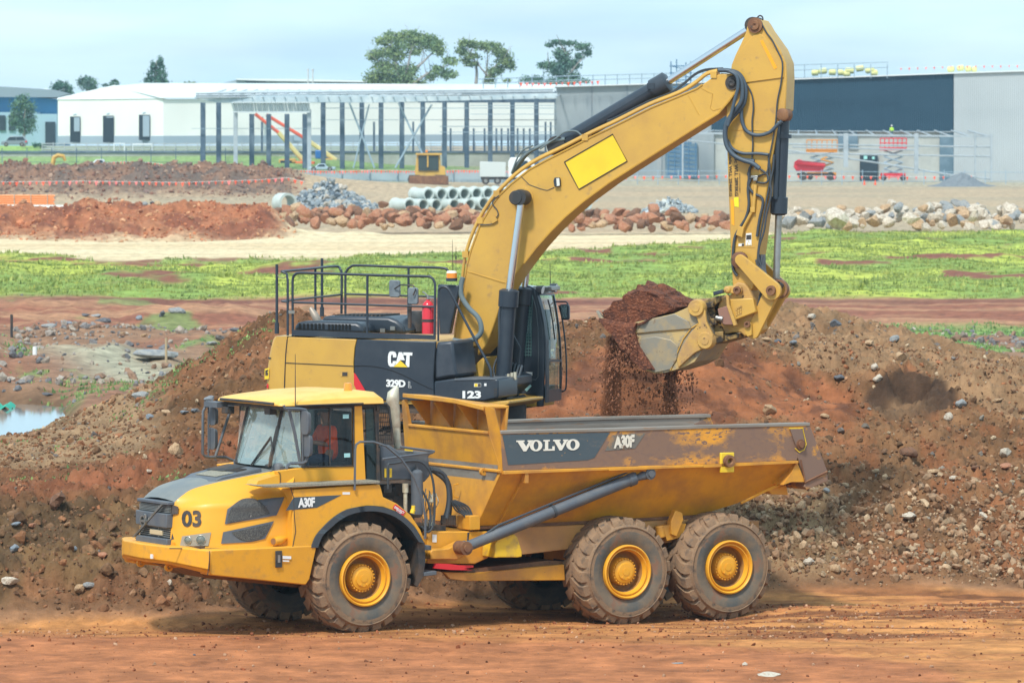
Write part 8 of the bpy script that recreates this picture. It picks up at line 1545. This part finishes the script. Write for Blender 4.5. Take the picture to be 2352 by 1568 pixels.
def leaves(name, clumps, d, mt, par, size, dens, depthf=.8):
 P = []
 for (u, v, ru, rv) in clumps:
  ru *= 1.16; rv *= 1.16
  c = W(u, v, d); rx, rz = ru * d / F, rv * d / F; n = int(dens * rx * rz * 44) + 20; g3 = RNG.normal(size=(n, 3)); g3 /= np.linalg.norm(g3, axis=1)[:, None]; rad = (np.abs(RNG.normal(size=n)) * .36 + .42).clip(.1, 1.22)[:, None]
  q = g3 * rad * np.array([rx, max(rx, rz) * depthf, rz]); q[:, 2] += RNG.normal(size=n) * rz * .08; P.append(q + np.array(c)[None])
 P = np.concatenate(P) - np.array(par.location); n = len(P); a = RNG.normal(size=(n, 3)); a /= np.linalg.norm(a, axis=1)[:, None]; b = np.cross(a, RNG.normal(size=(n, 3))); b /= np.linalg.norm(b, axis=1)[:, None]
 s = size * .68 * RNG.uniform(.5, 1.3, (n, 1)); V = np.stack([P - a * s, P + b * s * .6, P + a * s, P - b * s * .6], 1).reshape(-1, 3); o = fast_mesh(name, V, np.arange(n * 4).reshape(n, 4), None, [mt], smooth=False); o.parent = par; return o
def tree(d, base, limbs, clumps, lab, mt=None, size=.34, dens=5.5, trunk=.35, name='gum_tree', cat='tree', grp=None):
 b = W(*base, d); rr = empty(name, b, 0, lab, cat, grp); m = MB()
 for path, r0, r1 in limbs:
  P = spline([W(u, v, d + RNG.uniform(-1, 1) * (i > 0)) - b for i, (u, v) in enumerate(path)], 3); m.tube(P, [r0 + (r1 - r0) * i / (len(P) - 1) for i in range(len(P))], 7); [m.tube([P[j], P[j] + Vector((RNG.uniform(-2.4, 2.4), RNG.uniform(-2, 2), RNG.uniform(1.0, 3.0)))], [r1 * 1.1, r1 * .3], 5) for j in range(len(P) // 2, len(P)) if r0 > .24 and name == 'gum_tree']
 m.build('trunk', MBARK, rr, ang=60); leaves('crown', clumps, d, mt or ML1, rr, size, dens)
D_ = 900
tree(D_, (925, 215), [([(925, 215), (915, 175), (905, 130), (890, 100)], .45, .1), ([(925, 210), (950, 165), (975, 140), (1000, 115)], .4, .08), ([(925, 215), (960, 185), (990, 165), (1030, 150)], .35, .08), ([(920, 210), (935, 160), (945, 110), (950, 85)], .3, .06), ([(915, 180), (880, 150), (860, 135)], .25, .06)],
     [(940, 78, 22, 9), (905, 84, 26, 11), (880, 95, 22, 10), (968, 90, 30, 14), (1002, 105, 20, 16), (930, 100, 34, 16), (985, 100, 28, 16), (1010, 118, 14, 10), (890, 120, 26, 14), (862, 128, 20, 12), (915, 128, 22, 14), (880, 150, 24, 12), (900, 165, 40, 20), (860, 178, 24, 14), (925, 185, 38, 18), (870, 192, 30, 12), (945, 160, 18, 12), (905, 195, 44, 12), (960, 195, 20, 10), (990, 178, 12, 10), (1010, 165, 22, 12), (1032, 172, 20, 10), (1035, 140, 20, 10), (1000, 155, 10, 5), (955, 120, 16, 8)],
     'largest gum tree, broad dark clumped crown, left of the three tall ones')
tree(D_ + 10, (1090, 212), [([(1090, 215), (1095, 170), (1090, 140), (1075, 115)], .35, .07), ([(1110, 215), (1125, 175), (1140, 150), (1160, 130)], .35, .07), ([(1110, 210), (1118, 160), (1120, 120)], .25, .06), ([(1125, 180), (1100, 150), (1095, 125)], .2, .05)],
     [(1075, 100, 22, 10), (1100, 105, 26, 10), (1130, 108, 26, 11), (1060, 118, 14, 12), (1150, 122, 20, 12), (1085, 130, 20, 9), (1085, 148, 18, 7), (1160, 140, 22, 13), (1170, 152, 14, 10), (1135, 165, 18, 12), (1125, 185, 14, 12), (1150, 160, 10, 8), (1165, 185, 8, 5), (1070, 140, 12, 8)],
     'middle gum tree with an open pale green umbrella crown and bare forking limbs')
tree(D_ + 20, (1290, 205), [([(1290, 205), (1290, 165), (1300, 130), (1290, 105)], .4, .08), ([(1292, 190), (1320, 155), (1340, 130)], .25, .06), ([(1288, 180), (1262, 150), (1258, 120)], .2, .05)],
     [(1285, 98, 26, 6), (1262, 104, 12, 5), (1310, 100, 18, 6), (1338, 108, 20, 9), (1350, 122, 10, 9), (1290, 125, 20, 14), (1300, 145, 22, 14), (1265, 150, 24, 9), (1285, 165, 28, 12), (1320, 150, 14, 12), (1330, 130, 12, 8), (1245, 150, 12, 7), (1320, 175, 12, 8), (1300, 185, 40, 8), (1222, 182, 26, 8), (1255, 190, 50, 6), (1345, 186, 12, 5)],
     'right gum tree with sparse teal foliage above the red flagged railing', ML3)
tree(1000, (355, 205), [([(355, 205), (358, 160), (360, 140)], .4, .08)], [(368, 142, 7, 12), (370, 158, 10, 12), (352, 152, 8, 12), (372, 175, 12, 12), (350, 172, 14, 12), (358, 188, 26, 9), (340, 186, 10, 9), (376, 188, 10, 8)], 'dark pointed conifer rising above the cream warehouse roof', ML2, .3, 6, name='conifer')
tree(990, (145, 225), [([(145, 225), (146, 200)], .3, .1)], [(140, 196, 20, 9), (130, 203, 14, 8), (158, 205, 12, 9), (150, 215, 16, 9), (150, 226, 16, 7)], 'dark rounded tree behind the factory roof, left of the cream warehouse', ML2, .3, 6, name='tree')
tree(1000, (200, 222), [([(200, 222), (200, 190)], .3, .1)], [(198, 184, 14, 9), (212, 190, 12, 10), (186, 188, 10, 9), (202, 200, 18, 9), (216, 203, 8, 7)], 'loose dark tree directly above the left eave of the cream warehouse', ML3, .3, 6, name='tree')
tree(1000, (262, 205), [([(262, 205), (262, 192)], .3, .1)], [(264, 190, 10, 7), (243, 196, 8, 4), (262, 197, 14, 4)], 'small tree top peeping over the cream warehouse gable', ML3, .3, 6, name='tree')
tree(1000, (435, 205), [([(435, 205), (435, 192)], .3, .1)], [(437, 193, 16, 5), (420, 196, 14, 4), (508, 196, 10, 3)], 'low green treetop just above the white warehouse ridge', ML1, .3, 6, name='tree')
tree(820, (55, 335), [([(55, 337), (55, 290), (58, 250)], .3, .06)], [(52, 225, 14, 10), (45, 240, 20, 13), (62, 245, 20, 14), (38, 260, 16, 12), (66, 262, 16, 14), (52, 278, 26, 15), (58, 296, 24, 12), (72, 282, 12, 12), (35, 283, 12, 10)], 'bushy green tree standing in front of the blue factory by the parked car', ML3, .26, 6, name='tree')
tree(815, (95, 337), [([(95, 338), (95, 330)], .1, .05)], [(92, 333, 10, 5), (82, 334, 8, 5), (100, 335, 8, 4)], 'low dark hedge bush right of the parked car', ML2, .25, 6, name='bush', cat='bush')
# ================================================================ driver, pond, near stones, grass, odds and ends
def skin_body(name, joints, bones, mt, parent, sub=2):
 me = bpy.data.meshes.new(name); me.from_pydata([j[0] for j in joints], bones, []); o = bpy.data.objects.new(name, me); COL.objects.link(o); o.parent = parent
 sk = o.modifiers.new('skin', 'SKIN'); sd_ = o.modifiers.new('sub', 'SUBSURF'); sd_.levels = sub; sd_.render_levels = sub
 if not me.skin_vertices: me.skin_vertices.new(name='')
 for i, j in enumerate(joints): me.skin_vertices[0].data[i].radius = (j[1], j[2] if len(j) > 2 else j[1])
 me.skin_vertices[0].data[0].use_root = True; me.materials.append(mt); return o
seatp = TO + Matrix.Rotation(T.th, 3, 'Z') @ Vector((.10, 1.28, D1b.z - .02))
drv = empty('person', seatp, T.th, 'driver in a bright orange shirt sitting in the dump truck cab, hands towards the wheel', 'person')
J = [((0, 0, .08), .13, .11), ((0, 0, .30), .12, .10), ((-.02, 0, .48), .14, .10), ((-.03, 0, .58), .05), ((-.05, 0, .66), .055), ((-.06, 0, .74), .085, .095), ((-.06, 0, .82), .07, .085),
     ((-.02, -.17, .52), .055), ((-.10, -.22, .30), .045), ((-.34, -.17, .34), .033), ((-.40, -.14, .36), .026), ((-.02, .17, .52), .055), ((-.10, .22, .30), .045), ((-.34, .17, .34), .033), ((-.40, .14, .36), .026),
     ((-.10, -.10, .06), .09), ((-.46, -.13, .10), .075), ((-.50, -.13, -.32), .05), ((-.10, .10, .06), .09), ((-.46, .13, .10), .075), ((-.50, .13, -.32), .05)]
Bn = [(0, 1), (1, 2), (2, 3), (3, 4), (4, 5), (5, 6), (2, 7), (7, 8), (8, 9), (9, 10), (2, 11), (11, 12), (12, 13), (13, 14), (0, 15), (15, 16), (16, 17), (0, 18), (18, 19), (19, 20)]
for hy in (-1, 1):
 base_i = 10 if hy < 0 else 14
 for k, (dy, ln) in enumerate(((-.03, .055), (-.012, .065), (.006, .06), (.022, .05), (.035, .04))):
  i0 = len(J); bx_, by_, bz_ = J[base_i][0]; J.append(((bx_ - .03, by_ + dy, bz_ + .012), .010)); J.append(((bx_ - .03 - ln, by_ + dy, bz_ - .012), .008)); Bn += [(base_i, i0), (i0, i0 + 1)]
skin_body('body', J, Bn, MSKIN, drv)
S_ = [((0, 0, .02), .17, .15), ((0, 0, .30), .165, .14), ((-.02, 0, .47), .17, .13), ((-.03, 0, .56), .08, .07), ((-.02, -.18, .51), .085), ((-.09, -.235, .34), .075), ((-.16, -.23, .31), .065), ((-.02, .18, .51), .085), ((-.09, .235, .34), .075), ((-.16, .23, .31), .065)]
skin_body('shirt', S_, [(0, 1), (1, 2), (2, 3), (2, 4), (4, 5), (5, 6), (2, 7), (7, 8), (8, 9)], MORG, drv)
m = MB(); m.lathe([(.112, -.01), (.118, .04), (.10, .10), (.06, .13), (0, .14)], (-.05, 0, .78), (0, 0, 1), n=18); m.build('hair', MDK, drv)
m = MB(); m.tube([(-.155, 0, .765), (-.175, 0, .745), (-.155, 0, .735)], [.01, .016, .01], 6); m.build('nose', MSKIN, drv)
m = MB()
for y in (-.035, .035): m.lathe([(0, -.012), (.012, -.006), (.012, .006), (0, .012)], (-.146, y, .79), (1, 0, 0), n=8)
m.build('eyes', MDK, drv)
m = MB(); m.box(-.152, -.140, -.03, .03, .703, .712); m.build('mouth', mat('lips', (.25, .08, .07), .6), drv)
m = MB()
for y in (-.093, .093): m.lathe([(0, -.012), (.03, -.008), (.03, .008), (0, .012)], (-.05, y, .76), (0, 1, 0), n=10)
m.build('ears', MSKIN, drv)
m = MB()
for sy in (-1, 1): m.tube([(-.05, .09 * sy, .06), (-.46, .13 * sy, .10), (-.50, .13 * sy, -.30)], [.10, .09, .065], 10)
m.build('trousers', mat('navy_cloth', (.02, .03, .06), .8), drv, ang=70)
pz = -.35; pts = [G(u, v, pz) for u, v in [(-700, 928), (60, 928), (190, 938), (200, 955), (170, 985), (60, 1040), (-300, 1060), (-700, 1060)]]
m = MB(); m.poly(pts); pw = m.build('pond_water', None or mat('pond_water_m', (.16, .18, .16), .06, spec=.9), None); tag(pw, kind='structure')
NS = [(405, 1038, .17, 'tan', 'pale tan block halfway up the left slope, nearest the truck mirror', 1.0), (422, 788, .0, 'grey', '', 1), (370, 790, .55, 'grey', 'largest grey slab lying on the bank beyond the pond', .35), (20, 1340, .17, 'white', 'white faced rock at the left edge near the haul road', .8),
      (445, 941, .10, 'blue', 'bluish stone on the slope left of the truck roof, right one of a touching pair', .6), (422, 943, .12, 'blue', 'bluish stone on the slope left of the truck roof, left one of a touching pair', .5), (480, 918, .10, 'blue', 'bluish stone high on the slope below the counterweight', .8),
      (322, 905, .17, 'grey', 'grey angular rock on the crest left of the excavator', .7), (382, 945, .11, 'tan', 'tan flat stone below the crest left of the excavator', .6), (345, 957, .09, 'blue', 'small slate stone left of the tan flat stone', .8), (340, 1085, .09, 'white', 'small white stone on the dirt band above the dark clods', .7),
      (128, 1150, .24, 'brown', 'round brown earth boulder sitting on the dark clods at the left', .95), (32, 1262, .09, 'blue', 'slate stone low on the left clod slope near the left edge', .8), (35, 1212, .10, 'blue', 'blue stone above the slate stone on the left clod slope', .7), (70, 1208, .09, 'red', 'reddish flat stone beside the blue stone on the left clod slope', .7),
      (235, 1275, .11, 'red', 'rusty flat stone just left of the truck grille', .7), (168, 1262, .06, 'blue', 'small slate stone left of the rusty flat stone', .9), (180, 1355, .15, 'tan', 'tan rock in the clods below the bumper corner, left', .8), (205, 1350, .12, 'grey', 'grey rock touching the tan rock below the bumper corner', .8), (387, 1340, .07, 'white', 'small white stone under the front bumper', 1.0),
      (1768, 940, .16, 'tan', 'sharp tan wedge of rock in the dug red face right of the bucket', .9), (1898, 955, .10, 'tan', 'small tan stone right of the sharp wedge of rock', .8), (2060, 822, .0, 'grey', '', 1), (2017, 868, .11, 'white', 'pale upright stone above the dark scooped hollow', 1.2), (2010, 848, .08, 'white', 'pale stone leaning behind the upright one above the hollow', 1.1), (1930, 866, .12, 'dark', 'black flat stone left of the dark scooped hollow', .5),
      (1918, 742, .16, 'dark', 'dark rounded stone near the top of the right spoil heap', .9), (1862, 724, .13, 'white', 'pale stone on the summit of the right spoil heap', .7), (2055, 778, .12, 'grey', 'grey stone on the right shoulder of the spoil heap', .9), (2068, 815, .15, 'tan', 'tan grey boulder below the shoulder of the right spoil heap', .9), (1822, 788, .09, 'blue', 'bluish stone left on the upper right spoil heap', .9), (1787, 783, .09, 'dark', 'dark stone left of the bluish one on the upper right spoil heap', .7),
      (1765, 776, .12, 'tan', 'tan flat stone just right of the bucket hitch', .6), (2000, 785, .12, 'tan', 'blocky tan stone mid way up the right spoil heap', .8), (1998, 718 + 90, .0, 'tan', '', 1), (2210, 925, .12, 'grey', 'grey stone at the right tip of the dark hollow', .8), (2180, 958, .12, 'white', 'pale stone below the right tip of the dark hollow', 1.0), (2294, 915, .13, 'tan', 'flat tan stone at the upper right', .4),
      (2308, 1040, .14, 'white', 'pale stone at the right edge, level with the body rail', .9), (2312, 1068, .14, 'red', 'reddish stone just below the pale stone at the right edge', .7), (2092, 1035, .20, 'brown', 'long brown clod in the rubble right of the tipper tail', .6), (2195, 1098, .10, 'white', 'small white stone in the middle of the right hand rubble', .8), (2240, 1075, .12, 'brown', 'brown oval clod in the right hand rubble', .6), (2150, 1080, .17, 'tan', 'broad tan clod in the rubble beyond the tipper tail', .5),
      (1840, 1165, .15, 'tan', 'pale rounded rock below the tipper tail lip', .9), (1945, 1188, .10, 'tan', 'pale rock right of the one below the tail lip', .8), (2090, 1182, .15, 'white', 'flat pale stone low in the right hand rubble', .5), (2260, 1185, .10, 'white', 'pale pointed stone low at the right', .9), (1900, 1130, .08, 'grey', 'grey pebble right of the tail lip', .9), (1705, 1212, .11, 'tan', 'tan stone just above the rear wheel', .8), (1860, 1290, .11, 'white', 'pale stone at the heap foot behind the rear wheel', .8), (1922, 1310, .12, 'tan', 'tan stone at the heap foot right of the rear wheel', .8), (1700, 1545, .0, '', '', 1)]
for (u, v, r_, c_, lab, fl) in NS:
 if r_ <= 0: continue
 d = vdepth(u, v + r_ * 60 * (F / 85 / 141), 74.5, 260); sc_ = d / 88 if d > 120 else 1
 stone('stone', u, d=d, r=r_ * (1 if d < 120 else 1.0 * d / 100), color=c_, label=lab, cat='stone', flat=fl, sink=.35)
BK = [(410, 712, 22, 'grey', 'wide pale grey slab on the skyline of the bank, left of the guard rails', .5), (372, 720, 13, 'dark', 'dark upright stone left of the wide slab on the bank', 1.1), (320, 728, 10, 'blue', 'blue pointed stone left of the dark upright stone on the bank', 1.2), (195, 722, 12, 'dark', 'dark small stone on the bank above the big oval one', .8), (222, 724, 14, 'grey', 'flat grey stone right of the small dark one on the bank', .5), (112, 748, 17, 'grey', 'smooth oval grey stone on the left part of the bank', .6), (38, 757, 9, 'dark', 'dark stone by the steel picket at the left edge', .8), (240, 735, 22, 'dark', 'long dark flat rock in the middle of the bank', .45),
      (485, 788, 18, 'grey', 'flat grey rock right of the big grey slab', .5), (345, 795, 8, 'dark', 'small dark rock left under the big grey slab', .8), (110, 905, 14, 'dark', 'dark shard on the near shore of the pond', .4), (145, 960, 12, 'brown', 'brown rock at the pond edge', .6), (215, 945, 15, 'grey', 'grey brown rock on the shore right of the pond', .7), (330, 770, 10, 'tan', 'tan stone above the big grey slab', .7), (280, 765, 9, 'tan', 'small tan stone in the middle of the bank rubble', .7), (160, 740, 8, 'blue', 'bluish stone right of the smooth oval one', .8), (540, 757, 12, 'dark', 'dark stone on the bank close to the earth slope', .7)]
for (u, v, rp, c_, lab, fl) in BK: d = vdepth(u, v + rp * fl * .5, 110, 260); stone('stone', u, d=d, r=rp * d / F, color=c_, label=lab, cat='stone', flat=fl, wide=1.2, sink=.35)
for (u, v, r_, c_, lab, fl) in ((1714, 1530, .055, 'white', 'small pale pebble alone on the foreground haul road', .9), (1770, 1552, .20, 'white', 'flat pale slab set flush in the foreground haul road', .16), (1560, 1525, .12, 'grey', 'flat grey stone flush in the road left of the pale pebble', .1), (445, 1507, .03, 'dark', 'small dark pebble on the road left of the front wheel', .9)):
 d = vdepth(u, v, 60, 80); stone('stone', u, d=d, r=r_, color=c_, label=lab, cat='stone', flat=fl, sink=.45)
def post_at(name, u, vb, vt, r, mt, lab, cat, dmin=110):
 d = vdepth(u, vb, dmin, 260); p = gpt(u, d); h = (vb - vt) * d / F; m = MB(); m.cyl((0, 0, -.1), (0, 0, h), r, n=8); o = m.build(name, mt, None); o.location = p; return tag(o, lab, cat)
post_at('steel_picket', 26, 775, 722, .05, MDK, 'thin dark steel picket standing at the left edge beyond the pond', 'picket')
pst = post_at('pipe_stub', 79, 815, 796, .07, MWHT, 'short white plastic pipe stub standing in the rough grass at the left', 'pipe stub')
o = post_at('survey_stake', 381, 838, 776, .04, mat('stake_wood', (.40, .30, .18), .8), 'thin wooden survey stake with a yellow top on the bank', 'stake')
o = post_at('tree_stake', 22, 982, 935, .05, mat('stake_grey', (.35, .33, .28), .8), 'short wooden stake beside the green cloth in the pond', 'stake')
gc = MB(); rr_ = []
for i in range(9): rr_.append([G(-25 + 6.2 * i, 0 + 938, pz + .02) + Vector((0, j * .5, .06 * math.sin(i * 1.3) + .06 * (j % 2))) for j in range(4)])
gc.grid(rr_); o = gc.build('silt_curtain', mat('emerald_cloth', (.0, .32, .20), .6), None); tag(o, 'emerald green cloth float lying on the pond at the left edge', 'cloth')
gc = MB(); rr_ = []
d = vdepth(2215, 852, 110, 260)
for i in range(15):
 u = 2185 + 4.4 * i; rr_.append([gpt(u, d - 1 + j) + Vector((0, 0, .25 + .22 * math.sin(i * 1.1 + j) + .3 * (j == 2))) for j in range(4)])
gc.grid(rr_); o = gc.build('shade_cloth', mat('teal_cloth', (.0, .42, .30), .6), None); tag(o, 'crumpled teal green cloth lying in the grass at the right', 'cloth')
MG1 = mat('meadow_grass', (.19, .25, .07), .8, c2=(.32, .36, .09), scale=.25, lo=.42, hi=.6, c3=(.40, .40, .09), s3=.6, lo3=.56, hi3=.66); MG2 = mat('weed_green', (.13, .24, .08), .8, c2=(.26, .34, .10), scale=2)
def grass(name, us, ds, h, wd, mt, lab, n_per=3):
 n = len(us); z = gh(us, ds); x = (us - 1176) / F * ds; B = np.stack([x, ds, z], -1); B = np.repeat(B, n_per, 0); n = len(B); hh = np.repeat(h, n_per) * RNG.uniform(.5, 1.2, n); B[:, 0] += RNG.normal(size=n) * hh * .5; B[:, 1] += RNG.normal(size=n) * hh * .5; B[:, 2] -= .02
 a = RNG.uniform(0, math.pi, n); W_ = np.stack([np.cos(a), np.sin(a), np.zeros(n)], -1) * (wd * hh)[:, None]; tip = B + np.stack([RNG.normal(size=n) * hh * .3, RNG.normal(size=n) * hh * .3, hh], -1)
 V = np.stack([B - W_, B + W_, tip], 1).reshape(-1, 3); o = fast_mesh(name, V, np.arange(n * 3).reshape(n, 3), None, [mt], smooth=False, k=3); return tag(o, lab, 'grass', kind='stuff')
gw = grassz * (1 - sst(.585, .62, fbm(X_ * .16, Y_ * .07, 4, 201))); u_, d_ = sample(62000, gw * (UU > -60) * (UU < 2420) * np.gradient(DD, axis=0)); grass('meadow_grass', u_, d_, RNG.uniform(.05, .15, len(u_)) * (1 + 1.0 * (RNG.random(len(u_)) > .93)), .35, MG1, 'bright green meadow grass with yellow flower heads across the middle distance', 3)
gv_ = mid * sst(1850, 2050, UU) * sst(735, 770, VV) * sst(.38, .5, fbm(X_ * .4, Y_ * .15, 4, 171)) + mid * leftm * (sst(.65, .70, fbm(X_ * .3, Y_ * .1, 4, 181)) * .4 + np.exp(-((UU - 230) / 110) ** 2 - ((VV - 895) / 16) ** 2) * 1.5 + np.exp(-((UU - 45) / 30) ** 2 - ((VV - 800) / 22) ** 2) * 1.2) * (1 - tr)
u_, d_ = sample(3000, gv_ * (UU > -60) * (UU < 2420) * (VV < 930) * np.gradient(DD, axis=0)); grass('wild_grass', u_, d_, RNG.uniform(.05, .16, len(u_)), .3, MG2, 'tufts of wild green grass and weeds on the rough ground by the pond and at the right', 4)
edge_ = np.exp(-((VV - np.interp(UU, [280, 400, 500, 620], [960, 872, 822, 762])) / 9) ** 2) * (UU > 330) * (UU < 640) * (DD < 98)
patch = mound * (DD < 95) * sst(.60, .68, fbm(X_ * .8, Y_ * .8, 4, 401)) * (1 - sst(420, 640, UU)) * (VV < 1120) * .25
u_, d_ = sample(2600, (edge_ * (.4 + fbm(X_ * 2, Y_ * 2, 2, 5)) + patch) * (1 - bench)); grass('weeds', u_, d_, RNG.uniform(.02, .06, len(u_)), .5, MG2, 'low green creeping weeds along the crest of the left earth slope', 4)
hz = MB(); hz.box(-1050, 1250, -30, 2600, -3.0, 46); ho_ = hz.build('haze', vmat('haze_air', (.62, .85, 1.0), .00011), None, ang=0); tag(ho_, kind='stuff', label='thin pale haze filling the air over the whole site', cat='haze')
